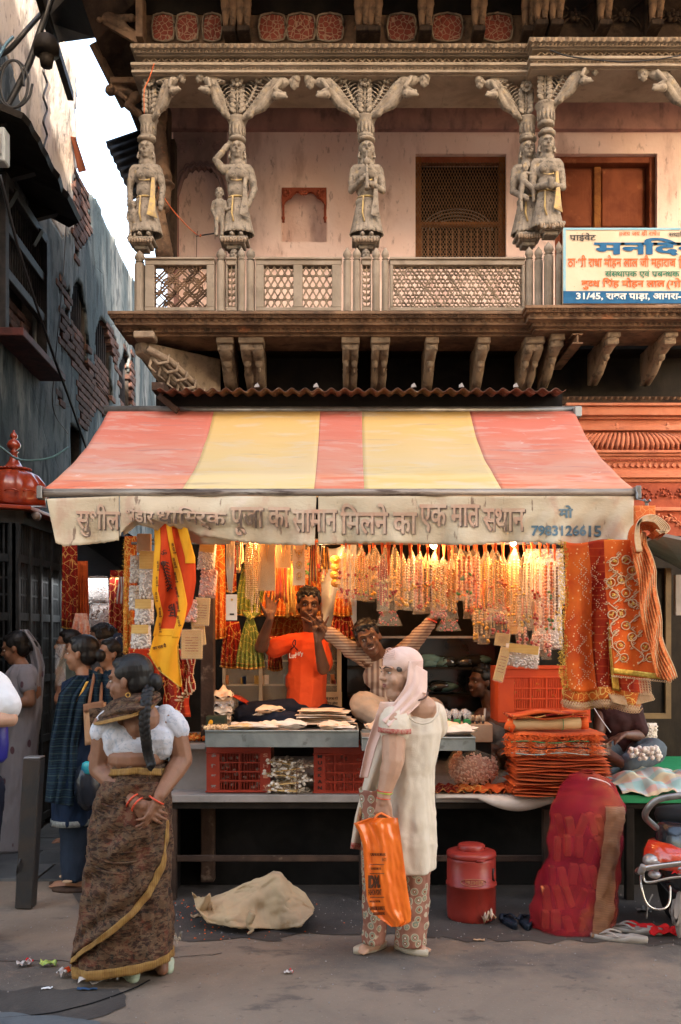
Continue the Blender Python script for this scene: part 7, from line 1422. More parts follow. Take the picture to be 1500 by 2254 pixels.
body_obj(m, W, SK_W, .0052); face(W, hc, R, 1.0); hair(W, hc, R, 1.03, HAIR, 'braid')
m = MB(); bp = spl([A(318,1492,.0), A(327,1512,-.06), A(322,1545,-.13), A(318,1590,-.155), A(322,1630,-.15), A(326,1660,-.14), A(334,1690,-.15)], 7)
m.ell(A(325,1508,-.04), (.034,.036,.045))
for i, p in enumerate(bp[8:]): t = i/len(bp[8:]); s_ = 1 if i%2 else -1; m.ell(p+V((s_*.010,0,0)), (.021*(1-.5*t),.018*(1-.5*t),.022), Ry(s_*.6), 8, 6)
m.tube(bp[-3:], [.014,.018,.006], 7); m.build('braid', HAIR, W, True, remesh=.0045, sm=1); ring(W, A(317,1494,-.005), (1,0,.2), .020, .006, PINKF, 'hair_tie'); ring(W, A(282,1530,-.095), (0,1,0), .010, .0025, GOLD, 'earring')
bl = [('e', A(306,1640), (.158,.128,.085), Rz(.05)), ('c', A(240,1592), A(228,1612), .066, .065), ('c', A(378,1590), A(389,1606), .064, .063), ('c', A(250,1580,.0), A(262,1640,-.02), .062, .075), ('c', A(364,1576,.0), A(352,1640,-.02), .056, .075), ('c', A(262,1625,-.035), A(350,1625,-.035), .075, .075), ('e', A(306,1645,.06), (.14,.10,.09), None), ('c', A(262,1585,.05), A(345,1580,.05), .06, .06)]
cloth_blob('blouse', bl, BLOUSE, W, .006, .004, .03, 3)
m = MB(); m.ell(A(312,1583,-.055), (.088,.075,.085)); m.ell(A(306,1600,-.06), (.06,.075,.06)); m.build('bare_back', SK_W, W, True, remesh=.006, sm=3)
rows = [(1678,250,373,0,.125),(1700,240,376,0,.14),(1740,218,378,0,.155),(1800,202,379,0,.165),(1880,194,377,0,.16),(1960,186,377,0,.16),(2050,173,380,0,.165),(2118,164,383,0,.17)]
hemf = lambda u, v: v*v*v*(.040*cos(2*pi*u)-.012)
sk, fn = garment('saree_skirt', SAREE, W, A, rows, .018, 5, .8, 140, 90, .020, .004, 3, open_=hemf)
m = MB(); m.grid(lambda u, v: (lambda p, c: c+(p-c)*1.02)(fn(u, .955+.045*v), V((A(275,0).x,4.48,fn(u,.97).z))), 120, 3, True); m.build('gold_hem', SGOLD, W, True, solid=.003)
def over(x, y, off=.02): return on_body(fn, x, y, 1678, 2118, off)
dia = lambda y: pl([(1700,1.0),(1780,1.0),(1860,.93),(1920,.84),(1980,.66),(2030,.45),(2075,.18),(2100,.0)], y)
oof = lambda u, y: .014+.018*sin(u*pi/2)+.012*sin(u*8+y*.05)*(.3+.7*u)*(1-u**6)+.008*sin(u*15+y*.085)*(1-u**6)+.006*nz((u*5,y*.02,0),1)
m = MB(); m.grid(lambda u, v: (lambda y: over(lerp(-.03, max(.001,dia(y)), u), y, oof(u,y)))(lerp(1712,2098,v)), 60, 90); m.build('saree_wrap', SAREE, W, True, solid=.003)
m = MB(); m.grid(lambda u, v: (lambda y: over(max(.0,dia(y)-.075*(1-u)*(1 if dia(y) > .1 else dia(y)*10)), y, oof(lerp(.9,1,u),y)+.009))(lerp(1800,2099,v)), 4, 80); m.build('gold_border', SGOLD, W, True, solid=.003)
m = MB(); m.grid(lambda u, v: over(u, 1684+14*v+3*sin(u*9), .012), 60, 3); m.build('waist_band', SGOLD, W, True, solid=.003)
for k in range(9):
    y0 = 1715+k*19; m = MB(); m.tube(spl([over(t, y0+ (26+k*5)*sin(t*pi*.9)-(k-2)*3*t, .022) for t in (.05,.25,.45,.65,.85)],6), [.001]+[.006+.002*(k%3)]*23+[.001] if False else .006, 5, flat=.7); m.build('drape_fold', SAREE, W, True, kind='stuff')
LO = [(0,204,1594,.02),(.12,214,1597,-.09),(.35,248,1590,-.15),(.6,292,1580,-.165),(.85,336,1560,-.12),(1,356,1538,-.03)]; UP = [(0,226,1562,.06),(.12,236,1552,.02),(.35,262,1532,-.05),(.6,298,1527,-.085),(.85,338,1518,-.06),(1,352,1526,.0)]
def sdf(u, v):
    l = [pls([(q[0],q[k]) for q in LO], u, .08) for k in (1,2,3)]; h = [pls([(q[0],q[k]) for q in UP], u, .08) for k in (1,2,3)]; b = sin(v*pi)*.030; r = .011*sin(v*15+u*5+1.5*nz((u*3,v*2,0),1))*(.35+.65*sin(v*pi))
    return A(lerp(l[0],h[0],v), lerp(l[1],h[1],v), lerp(l[2],h[2],v)-b-r)
m = MB(); m.grid(sdf, 70, 40); m.build('shoulder_drape', SAREE, W, True, solid=.006); m = MB(); m.grid(lambda u, v: sdf(u, v*.16)+V((0,-.006,0)), 60, 5); m.build('drape_border', SGOLD, W, True, solid=.004)
m = MB(); m.grid(lambda u, v: A(lerp(196,300,u)+12*v, lerp(1560,1700,v)-12*u, .11+.05*u), 12, 12); m.build('front_drape', SAREE, W, True, solid=.01)
for k, (q, d) in enumerate(((A(292,1762,-.16),(1,-.3,-.8)),(A(303,1771,-.175),(1,-.3,-.7)),(A(345,1761,-.165),(-.6,-.2,-1)))): ring(W, q, d, .036, .0042, BANG)
for fx, fy, yw in ((293,2148,.35),(357,2122,.35)): shoe(W, (A(fx,0,.06).x, 4.48+(.02 if fx < 300 else .14), .001), yw, .115, .046, .030, SLIPG)
# --- woman in the cream kurta
A = at(4.84); L = thing('person', A(870,2095), 'person in a cream kurta and pale pink headscarf turning left, holding an orange carrier bag', 'person')
R = hmat(2.02, -.04, .03); hc = A(880,1482,-.02); m = MB(); head_prims(m, hc, R, 1.04, 1.12); m.cap(hc+V((.03,.02,-.05)), A(912,1560,.02), .058, .075); m.ell(hc+R@V((0,.03,-.105)), (.055,.05,.03), R)
torso(m, A(896,1790), A(908,1640), A(912,1570), Rz(-.5), .115, .095, 1, .95, 1.05); m.cap(A(872,1580,-.07), A(945,1576,.05), .060, .055)
LA = (A(868,1588,-.12), A(866,1675,-.17), A(845,1752,-.19)); arm(m, *LA, 1, (.066,.056,.052,.034)); hand(m, LA[2], (-.12,-.05,-1), (.55,.8,0), 1, 1.0, (.8,.9,1.0,1.1), (.35,.35)); arm(m, A(940,1590,.08), A(925,1685,.22), A(905,1745,.26), .9)
for sx, kx in ((822,828),(905,905)): leg(m, A(895+(sx-865)*.5,1800), A(kx,1930), A(sx,2062), 1); foot(m, A(sx,2068,.0), 2.2 if sx < 860 else -2.2, .9, .12)
body_obj(m, L, SK_L, .0052); face(L, hc, R, 1.04, LIPL, HAIR); m = MB(); T = lambda x, y, z: hc+R@V((x,y,z)); m.ell(T(.060,.028,.026), (.013,.024,.020), R); m.ell(T(-.060,.028,.026), (.013,.024,.020), R); m.ell(T(0,-.03,.04), (.076,.08,.07), R); m.ell(T(.062,.004,.012), (.008,.012,.018), R); m.build('hair', HAIRG, L, True, remesh=.005, sm=2, disp=.006, dscale=.01)
m = MB(); m.ell(T(0,-.022,.052), (.089,.106,.083), R, 28, 18); m.build('headscarf', PINKF, L, True, disp=.003, dscale=.04)
def hsf(u, v): a = lerp(-1.75,1.9,u); f = 1+.09*v*sin(a*7+v*3)+.03*sin(a*4+v*5); return T(sin(a)*pls([(0,.090),(.5,.084),(1,.108)],v)*f, -cos(a)*pls([(0,.106),(.4,.100),(.7,.094),(1,.105)],v)*f-.024, lerp(.062,-.115,v)-.02*v*cos(a*2))
drape('scarf_fall', PINKF, hsf, 60, 24, L)
WU = [(0,900,1455,-.092),(.35,896,1508,-.112),(.6,868,1546,-.115),(1,840,1584,-.15)]; WD = [(0,940,1478,.0),(.35,940,1536,-.07),(.6,900,1572,-.135),(1,864,1608,-.175)]
def wrf(u, v): a = [pls([(q[0],q[k]) for q in WU], u) for k in (1,2,3)]; b = [pls([(q[0],q[k]) for q in WD], u) for k in (1,2,3)]; r = .010*sin(v*17+u*4)*(.3+.7*u)+.022*sin(v*pi); return A(lerp(a[0],b[0],v), lerp(a[1],b[1],v), lerp(a[2],b[2],v)-r)
drape('scarf_wrap', PINKF, wrf, 50, 30, L, .006)
for k in range(6): m = MB(); m.tube(spl([T(-.06,.055,.075+.008*k), T(.0,.086-.008*k,.080+.010*k), T(.055,.058-.004*k,.074+.010*k), T(.086,.0,.05+.012*k), T(.088,-.05,.02+.012*k)], 6), .0022, 5); m.build('scarf_fold', PINKF, L, True, kind='stuff')
m = MB(); rows2 = [(1560,900,960,.0,.05),(1580,866,968,0,.10),(1610,852,972,0,.135),(1650,850,966,0,.14),(1700,848,957,0,.14),(1760,842,957,0,.155),(1850,838,958,0,.165),(1912,834,957,0,.165)]
def kfn(u, v):
    y = lerp(1560,1912,v); a = 2*pi*u; xl, xr, dd, ry = [pl([(r[0], r[k]) for r in rows2], y) for k in (1,2,3,4)]; p = A((xl+xr)/2,y,dd); hw = (xr-xl)/2/F*4.84; w = .009*nz((cos(a)*1.6,sin(a)*1.6,v*2.2),1.5)+.010*v*sin(6*a+1.5*v+2*nz((a,v,0),1))+.004*nz((cos(a)*2.5+v*3,sin(a)*2.5,v*7),1.4)+.004*nz((cos(a)*7,sin(a)*7,v*16),1); return V((p.x+(hw+w)*cos(a), p.y+(ry+w)*sin(a), p.z))
m.rings([[kfn(i/90, j/70) for i in range(90)] for j in range(71)]); m.cap(A(872,1578,-.06), A(869,1592,-.105), .080, .084); m.cap(A(870,1585,-.10), A(869,1606,-.125), .080, .078); m.cap(A(955,1572,.05), A(958,1600,.09), .068, .07)
m.build('kurta', CREAMF, L, True, remesh=.0062, sm=2, disp=.003, dscale=.05)
m = MB(); m.ell(A(927,1560,-.045), (.082,.058,.074), Rz(-.2)); m.cap(A(905,1528,-.02), A(922,1560,-.04), .046, .05); m.build('bare_neck', SK_L, L, True, remesh=.006, sm=3)
m = MB(); m.tube([A(929,1552,-.08)+V((cos(a)*.088, -.058*abs(sin(a))**.7, -.088*sin(a)-.0)) for a in [pi*i/20 for i in range(21)]], .0045, 6); m.build('neckline_piping', CREAMF, L, True)
m = MB()
for k in range(26): a = pi*k/25; m.ell(A(918,1524,-.05)+V((cos(a)*.052,-.035*sin(a)-.02,-.035*sin(a))), .0048, None, 6, 4)
m.build('bead_cord', BROWNB, L, True, kind='stuff')
c = A(869,1607,-.127); m = MB(); m.grid(lambda u, v: c+V((cos(u*2*pi)*.081, sin(u*2*pi)*.081, -.012*v*2+.012-.004*cos(u*2*pi))), 36, 2, True); m.build('sleeve_trim', REDT, L, True, solid=.004)
le = [(1596,842),(1650,820),(1700,806),(1760,792),(1800,782),(1868,772)]; re_ = [(1596,870),(1700,842),(1760,822),(1800,818),(1868,808)]
ff = lambda u, v: (lambda y: A(lerp(pl(le,y),pl(re_,y),u), y+4*u, .02+.03*sin(u*7+v*4)*v-.05*(1-v)))(lerp(1600,1866,v)); drape('front_panel', CREAMF, ff, 20, 60, L)
drape('panel_hem', REDT, lambda u, v: ff(u, .955+.05*v)+V((0,-.005,0)), 16, 3, L); drape('beaded_patch', pm('beaded_embroidery', (.30,.06,.05), (.5,.33,.14), 60, .5, .5, 90), lambda u, v: ff(.12+.5*u, .66+.17*v)+V((0,-.006,0)), 10, 10, L)
drape('scarf_tail', PINKF, lambda u, v: A(pl([(0,838),(.3,822),(.6,806),(1,792)],v)+u*pl([(0,34),(.4,24),(1,18)],v), lerp(1545,1712,v), -.12+.012*sin(u*4)+.03*v), 14, 40, L)
for (xl, xr, y0, y1) in ((792,848,1735,2072),(868,948,1880,2078)):
    w2 = [(y0,xl,xr,.02 if xl < 820 else -.01,.085),(1900,xl+(6 if xl < 820 else 0),xr,.0,.085),(y1-40,xl+(10 if xl < 820 else 4),xr-(0 if xl < 820 else 8),0,.075),(y1,xl+8 if xl < 820 else xl+4,xr-(2 if xl < 820 else 12),0,.078)]
    garment('trouser_leg', PAISL, L, A, w2, .05, 4, .3, 60, 50, .008, .004, int(xl))
for fx, fd, yw in ((816,.02,2.2),(905,-.01,-2.3)): shoe(L, (A(fx,0,0).x, 4.84+fd, .001), yw, .105, .042, .028, SLIPW); 
ring(L, A(848,1745,-.188), (-.1,0,-1), .036, .003, BANGG); ring(L, A(847,1741,-.188), (-.12,0,-1), .037, .0025, BANG); ring(L, A(845,1757,-.19), (-.1,0,-1), .034, .0022, BANG); m = MB(); m.tube([A(806,1868,.0), A(803,1900,0), A(800,1925,0)], .003, 5); m.build('drawstring', WHT, L)
# orange carrier bag
BG = thing('carrier_bag', A(845,2040,-.24), 'bright orange plastic carrier bag with black shop printing hanging from the hand', 'bag')
bl_ = [(1800,814),(1812,779),(1830,790),(1860,799),(1920,803),(1980,808),(2005,816),(2025,840),(2040,862)]; br_ = [(1800,876),(1840,882),(1900,890),(1960,898),(2010,906),(2030,905),(2040,884)]
def bgf(sg): return lambda u, v: (lambda y: (lambda b: A(lerp(pl(bl_,y),pl(br_,y),u), y, -.225+sg*b-.010*sin(u*13+v*2)*(1-v*.8)-.014*nz((u*7,v*1.6,0),1)-.004*nz((u*12,v*9,0),1)))(.012+.045*v**.6*sin(u*pi)*sin(min(1,1.02-v)*pi/2)**.4))(lerp(1800,2040,v))
for sg, nm in ((-1,'front_sheet'),(1,'back_sheet')): m = MB(); m.grid(bgf(sg), 34, 60); m.build(nm, ORBAG, BG, True, disp=.004, dscale=.03)
m = MB(); m.tube([A(822,1805,-.225), A(832,1793,-.21), A(840,1790,-.215), A(852,1796,-.22), A(862,1803,-.225)], [.012,.010,.011,.010,.013], 7, flat=.5); m.build('handle', ORBAG, BG, True)
INKB = pm('bag_black_print', (.05,.015,.005), (.10,.03,.01), 20, .5, .1)
def btxt(s, x0, y0, x1, y1, off=.02):
    D = 4.60; warp = lambda q: (lambda px, py: (lambda y, u: bgf(-1)(min(1,max(0,u)),(y-1800)/240)+V((0,-.008,0)))(py, (px-pl(bl_,py))/(pl(br_,py)-pl(bl_,py))))(CX+q.x/D*F, CY-(q.z-EYE)/D*F)
    text(s, P(x0,y1,D), (1,0,.03), (0,0,1), (x1-x0)/F*D, (y1-y0)/F*D, INKB, 'lettering', BG, off, warp=warp)
btxt('IDM.', 811, 1926, 838, 1955, .07); btxt('FASHION POINT', 811, 1957, 840, 1970, .04); btxt('RATE', 841, 1888, 851, 1895); m = MB(); bp_ = lambda px, y: bgf(-1)((px-pl(bl_,y))/(pl(br_,y)-pl(bl_,y)), (y-1800)/240)+V((0,-.008,0))
for y0, xa, xb, hh in ((1880,817,852,3),(1911,818,842,2.5),(1983,814,840,2),(1998,815,849,4),(2010,822,850,3)):
    for q in range(int((xb-xa)/2.2)): x = xa+q*2.2; m.tube([bp_(x,y0-hh), bp_(x+U(-.6,.8),y0), bp_(x+U(0,1.2),y0+hh)], .0017, 4)
m.build('smudged_print', INKB, BG, kind='stuff')
for y in (1902, 1922, 1974): m = MB(); m.tube([bgf(-1)((px-pl(bl_,y))/(pl(br_,y)-pl(bl_,y)), (y-1800)/240)+V((0,-.008,0)) for px in (815,822,830,838,846)], .0018, 4); m.build('printed_rule', INKB, BG)
# --- boy in the orange T-shirt
D_ = 6.3; A = at(D_); B = thing('person', A(660,1600), 'person in an orange T-shirt sitting cross-legged behind the tray with both hands raised', 'person')
R = hmat(pi+.12, -.02, -.06); hc = A(680,1334,-.03); m = MB(); head_prims(m, hc, R, .98); m.cap(hc+V((0,.02,-.05)), A(688,1400), .048, .055); torso(m, A(670,1560), A(678,1450), A(686,1400), Rz(0), .12, .09, 1); m.cap(A(650,1410), A(708,1412), .048, .048)
arm(m, A(634,1414), A(574,1424,-.10), A(595,1362,-.22), .95); hand(m, A(595,1360,-.22), (.10,.05,1), (.25,-.9,0), -1, .98, (.15,.2,.25,.55), (.8,.2), .09); arm(m, A(716,1418), A(712,1472,-.14), A(700,1412,-.26), .95)
hand(m, A(700,1410,-.26), (.06,.05,1), (-.1,-.9,0), 1, .98, (.05,.05,(1.3,1.3,.9),(1.3,1.3,.9)), (.3,.9), .17)
leg(m, A(690,1580,-.05), A(535,1575,-.1), A(620,1592,-.3), .9); leg(m, A(650,1580,-.05), A(740,1582,-.1), A(640,1592,-.28), .9); body_obj(m, B, SK_D, .0055)
face(B, hc, R, .98, smile=True); hair(B, hc, R, 1.02, HAIR, 'short', 3)
cloth_blob('tshirt', [('e',A(676,1550),(.14,.12,.11),None),('c',A(674,1550),A(680,1430),.132,.128),('e',A(674,1500),(.14,.12,.13),None),('e',A(680,1445),(.142,.108,.12),None),('c',A(652,1412),A(708,1412),.062,.062),('c',A(646,1412),A(606,1426,-.06),.058,.070),('c',A(708,1415),A(711,1460,-.09),.058,.068)], ORT, B, .0062, .006, .05, 4)
cloth_blob('trousers', [('c',A(665,1575,-.03),A(548,1576,-.16),.125,.095),('c',A(555,1578,-.18),A(650,1588,-.32),.085,.06),('c',A(690,1578,0),A(760,1590,-.12),.11,.09),('e',A(672,1585),(.19,.15,.08),None)], NAVY, B, .008, .022, .09, 3)
m = MB(); m.tube(spl([A(557,1594,-.275), A(600,1590,-.30), A(640,1584,-.30), A(680,1577,-.25)], 6), .006, 6); m.build('orange_stripe', ORT, B, True); m = MB(); m.tube(spl([A(570,1602,-.28), A(610,1597,-.33), A(650,1592,-.35)], 6), .0045, 6); m.build('white_stripe', WHT, B, True)
text('Lut', A(637,1449,-.134), (1,0,.05), (0,0,1), .045, .032, WHT, 'shirt_print', B, .03); text("Hi'y", A(651,1447,-.136), (1,0,.12), (0,0,1), .05, .034, WHT, 'shirt_print', B, .03); m = MB(); m.tube(spl([A(640,1430,-.132), A(650,1420,-.134), A(650,1408,-.122), A(645,1418,-.13), A(656,1432,-.136)], 5), .0035, 5); m.build('shirt_motif', NAVY, B, True)
packet(A(595,1562,-.28), .19, .10, .05, PAPER, 'fanned sheaf of printed papers resting on the lap of the boy in orange', 'papers', .1); packet(A(592,1572,-.25), .19, .10, .03, PAPW, 'loose white papers under the fanned sheaf on the lap', 'papers', -.1)
# --- man in the striped shirt
D_ = 6.25; A = at(D_); M_ = thing('person', A(860,1600), 'person in a striped shirt leaning sideways with both arms spread in peace signs', 'person')
R = hmat(pi-.05, -.05, .34); hc = A(812,1407,-.16); m = MB(); head_prims(m, hc, R, 1.0); m.cap(hc+V((.03,.04,-.04)), A(838,1455,-.03), .05, .06); torso(m, A(885,1575), A(856,1492,-.02), A(840,1450), Ry(-.25), .13, .09, 1); m.cap(A(818,1452,-.02), A(880,1440), .058, .055)
arm(m, A(812,1454,-.05), A(768,1426,-.10), A(722,1392,-.18), 1); hand(m, A(716,1388,-.2), (-.62,.05,.72), (.1,-.9,.1), -1, 1.0, (.05,.08,(1.2,1.3,.8),(1.3,1.3,.9)), (.4,.8), .16)
arm(m, A(885,1440,0), A(922,1402,-.06), A(955,1360,-.14), 1); hand(m, A(957,1357,-.14), (.12,.05,1), (.15,-.9,.1), 1, 1.0, (.08,.05,(1.2,1.3,.8),(1.3,1.3,.9)), (.5,.6), .2)
leg(m, A(885,1590), A(795,1553,-.15), A(850,1590,-.3), 1); leg(m, A(890,1590), A(960,1560,-.1), A(880,1592,-.3), 1); body_obj(m, M_, SK_D, .0055); face(M_, hc, R, 1.0, smile=True, look=(.002,0)); hair(M_, hc, R, 1.04, HAIR, 'short', 8)
m = MB(); T = lambda x, y, z: hc+R@V((x,y,z)); m.tube([T(-.022,.096,-.036), T(0,.100,-.033), T(.022,.096,-.036)], .003, 5); m.build('moustache', HAIR, M_, True)
cloth_blob('shirt', [('e',A(882,1575),(.17,.13,.11),None),('e',A(868,1530),(.165,.13,.13),None),('e',A(854,1482,-.01),(.168,.13,.12),Ry(-.25)),('c',A(826,1458,-.02),A(876,1446),.075,.07),('c',A(838,1450,-.06),A(850,1500,-.09),.05,.06)], STRIPE, M_, .0065, .007, .05, 4)
cloth_blob('sleeve', [('c',A(822,1458,-.02),A(770,1428,-.10),.066,.056),('c',A(774,1430,-.10),A(730,1398,-.17),.056,.043),('c',A(734,1401,-.165),A(727,1396,-.18),.047,.05)], STRIPES, M_, .0065, .022, .05, 3)
cloth_blob('sleeve', [('c',A(874,1448,0),A(920,1404,-.06),.064,.055),('c',A(916,1407,-.06),A(945,1373,-.12),.055,.044)], STRIPES, M_, .0065, .022, .05, 3)
cloth_blob('trousers', [('c',A(880,1590,0),A(800,1552,-.16),.11,.092),('c',A(800,1560,-.18),A(850,1590,-.3),.085,.06),('c',A(890,1590,0),A(950,1565,-.1),.11,.09)], KHAKI, M_, .008, .022, .09, 3); ring(M_, A(951,1366,-.135), (.4,0,1), .032, .005, BANG)
# --- man in the shade at the right of the stall
A = at(6.9); N_ = thing('person', A(1090,1650), 'person with a dark face and white vest strap sitting in deep shade behind the bottles', 'person'); R = hmat(pi/2+.45, .02); hc = A(1060,1502,-.02); m = MB(); head_prims(m, hc, R, 1.0); m.cap(hc+V((.03,.02,-.05)), A(1082,1560), .052, .065); torso(m, A(1095,1650), A(1095,1600), A(1085,1565), Rz(.4), .18, .12, 1); m.cap(A(1062,1575,-.08), A(1120,1580,.02), .06, .06); arm(m, A(1058,1580,-.1), A(1030,1600,-.3), A(1000,1590,-.4), 1); arm(m, A(1120,1585), A(1135,1640,-.1), A(1100,1660,-.3), 1)
hand(m, A(998,1589,-.4), (-1,0,-.1), (0,0,-1), 1, 1, (.5,.5,.5,.6)); leg(m, A(1095,1670), A(1040,1650,-.3), A(1060,1690,-.4), 1); leg(m, A(1105,1670), A(1150,1650,-.3), A(1120,1690,-.4), 1); body_obj(m, N_, SK_DD, .009); face(N_, hc, R, 1.0, smile=True); hair(N_, hc, R, 1.02, HAIR, 'short', 5); cloth_blob('vest', [('e',A(1098,1640),(.19,.14,.14),None),('c',A(1072,1582,-.06),A(1085,1610,-.06),.05,.1)], pm('dim_vest', (.14,.13,.13), (.1,.09,.09)), N_, .009, .01)
m = MB(); m.tube([A(1068,1560,-.12), A(1066,1585,-.16)], .008, 5); m.build('vest_strap', WHT, N_)
# --- seated person at the far right behind the embroidered cloths
A = at(6.55); S_ = thing('person', A(1380,1680), 'person in a dark shirt sitting in shadow behind the embroidered cloths, forearm resting on jeans', 'person'); hc = A(1352,1490); R = hmat(pi/2+.6); m = MB(); head_prims(m, hc, R, 1); m.cap(hc+V((0,.02,-.05)), A(1358,1545), .052, .06); torso(m, A(1370,1650), A(1362,1590), A(1360,1550), Rz(0), .17, .12, 1); arm(m, A(1395,1560,-.05), A(1408,1620,-.12), A(1376,1618,-.3), .95); hand(m, A(1374,1618,-.3), (-1,0,-.3), (0,0,-1), 1, .95); arm(m, A(1325,1560), A(1318,1620,-.1), A(1340,1640,-.3), .95)
leg(m, A(1370,1660), A(1440,1650,-.25), A(1380,1680,-.4), 1); leg(m, A(1360,1660), A(1310,1650,-.25), A(1370,1680,-.4), 1); body_obj(m, S_, SK_DD, .009); face(S_, hc, R); hair(S_, hc, R, 1.02); cloth_blob('shirt', [('e',A(1368,1640),(.19,.15,.12),None),('e',A(1362,1590),(.18,.14,.14),None),('c',A(1330,1560),A(1392,1562),.075,.075),('c',A(1392,1564,-.04),A(1408,1606,-.1),.07,.065)], pm('dark_maroon_shirt', (.045,.018,.018), (.025,.012,.012)), S_, .009, .015)
cloth_blob('jeans', [('c',A(1370,1665),A(1438,1652,-.22),.11,.09),('c',A(1438,1656,-.24),A(1385,1680,-.38),.085,.07),('c',A(1360,1665),A(1312,1652,-.2),.11,.09)], pm('blue_grey_denim', (.09,.11,.13), (.06,.075,.09)), S_, .009, .015)
puffbag(1412,1448,1590,1640,6.6,'clear bag of pale blossoms beside the person in the dark shirt',film=PLASTIC,n=50)
# --- women in the alley
def walker(D, label, hx, hy, yaw, hs, rows, mt, skinm, top=None, feet=(), hst='bun', arms=(), pitch=0, fold=.03, vox=.008, look=LIP, nv=60):
    A = at(D); t = thing('person', V((A(hx,0).x, D, 0)), label, 'person'); R = hmat(yaw, pitch); hc = A(hx,hy); m = MB(); head_prims(m, hc, R, hs); y0 = rows[0][0]; cx = (rows[0][1]+rows[0][2])/2; nk = A(cx,y0+8); m.cap(hc+V((0,.015,-.05)), nk, .048, .058)
    ch = A((rows[1][1]+rows[1][2])/2, y0+60); pe = A((rows[-1][1]+rows[-1][2])/2, y0+190*330/(F/D)/330*(F/D)/347 if False else y0+.5*F/D); torso(m, pe, ch, nk, Rz(0), .14, .10, 1)
    for a in arms: arm(m, *[A(*q) for q in a[:3]], a[3] if len(a) > 3 else 1); d = (A(*a[2])-A(*a[1])).normalized(); hand(m, A(*a[2]), d, (0,1,-.2), 1, .95, (.5,.5,.6,.6))
    for fx, fy in (feet or ((hx,CY+EYE*F/D-4),(hx+20,CY+EYE*F/D-4))): leg(m, pe+V((0,0,-.02)), pe.lerp(V((A(fx,0).x,D,.08)),.5), V((A(fx,0).x,D,.08)), .9); foot(m, V((A(fx,0).x,D,.07)), yaw, .9)
    body_obj(m, t, skinm, vox); face(t, hc, R, hs, look); hair(t, hc, R, hs*1.03, HAIR, hst)
    if rows: garment('dress', mt, t, A, rows, fold, 8, .5, 90, nv, .012, .004, int(hx))
    return t, A, hc, R
t, A, hc, R = walker(6.05, 'person in a deep blue kurta and green striped dupatta facing left, black hair tied low', 178, 1440, pi/2-.05, .98, [(1486,172,206,0,.06),(1502,140,240,0,.10),(1560,133,238,0,.125),(1640,122,230,0,.14),(1740,118,218,0,.15),(1812,116,205,0,.15)], BLUEK, SK_M, feet=((152,1940),(172,1962)), arms=(((232,1510,-.04),(238,1600,-.05),(205,1660,-.1),1.0),))
cloth_blob('sleeve', [('c',A(228,1508,-.04),A(240,1590,-.05),.072,.062)], BLUEK, t, .009, .012)
garment('trousers', pm('dark_denim', (.02,.03,.05), (.012,.018,.03)), t, A, [(1780,132,200,0,.10),(1880,136,192,0,.10),(1936,140,186,0,.09)], .05, 4, 0, 60, 20); drape('dupatta', BLUED, lambda u, v: A(pl([(0,168),(.15,130),(.5,112),(1,100)],v)+u*pl([(0,40),(.15,60),(1,62)],v), lerp(1486,1765,v)+10*u, -.10-.06*sin(min(1,v*4)*pi/2)+.013*sin(u*19+v*2+3*nz((u*3,v*2,0),1))+.02*nz((u*3,v*1.5,2),1)), 60, 60, t); drape('dupatta_back', BLUED, lambda u, v: A(lerp(196,250,u), lerp(1472,1570,v)+20*u, -.12+.02*sin(u*14)), 30, 20, t)
DF_ = garment('hem_trim', pm('silver_lace', (.20,.21,.20), (.10,.11,.11), 60, .5), t, A, [(1799,115,206,0,.153),(1812,115,206,0,.154)], 0, 4, 0, 60, 2); drape('neck_embroidery', GOLD, lambda u, v: A(190-22*v+6*u, 1500+45*v, -.135), 4, 14, t)
for fx, fy, d in ((148,1938,.05),(168,1958,-.08)):
    c = V((A(fx,0).x-.02, 6.05+d, .001)); shoe(t, c, 1.4, .115, .045, .022, SLIPG if 0 else WOODB); m = MB(); m.lathe([(.03,0),(.03,.008),(.012,.012)], c+V((-.01,-.01,.062)), 14); m.build('sandal_disc', CARDB, t, True)
hb_ = thing('handbag', A(200,1640,-.17), 'beige burlap handbag with leather top on the shoulder of the person in blue', 'handbag'); m = MB(); m.grid(lambda u, v: A(lerp(186,232,u)+4*v, lerp(1552,1640,v)-6*u, -.20), 8, 8); m.build('pouch', BURL, hb_, True, solid=.05); m = MB(); m.grid(lambda u, v: A(lerp(184,228,u), lerp(1550,1568,v)-8*u, -.232), 6, 3); m.build('leather_top', pm('tan_leather', (.24,.12,.07)), hb_, True, solid=.006); m = MB(); m.tube(spl([A(196,1552,-.22), A(203,1510,-.17), A(212,1474,-.08), A(224,1480,-.05), A(222,1548,-.2)], 6), .010, 6); m.build('strap', pm('tan_leather', (.24,.12,.07)), hb_, True)
pb = thing('polythene_bag', A(170,1800,-.12), 'crumpled black and blue polythene bag carried low beside the person in blue', 'bag'); m = MB(); m.ell(A(192,1730,-.16), (.09,.06,.16)); m.build('bag', pm('black_polythene', (.015,.02,.03), (.01,.012,.02), 4, .25, .8, 20), pb, True, disp=.05, dscale=.06); m = MB(); m.ell(A(197,1690,-.19), (.05,.03,.045)); m.build('coloured_top', pm('blue_polythene', (.05,.22,.5), (.02,.35,.3), 8, .25, .8, 20), pb, True, disp=.03, dscale=.03)
t, A, hc, R = walker(6.5, 'person with a young round face and dark floral scarf peering out behind the blue kurta', 244, 1440, 2.15, .90, [(1474,236,262,0,.05),(1490,222,282,0,.09),(1600,218,290,0,.11),(1760,218,290,0,.12)], BLUED, SK_M); cloth_blob('head_scarf', [('c',A(262,1410,.02),A(286,1432,.03),.055,.07),('e',A(284,1450,.04),(.08,.07,.10),None)], DKS, t, .008, .02, .04)
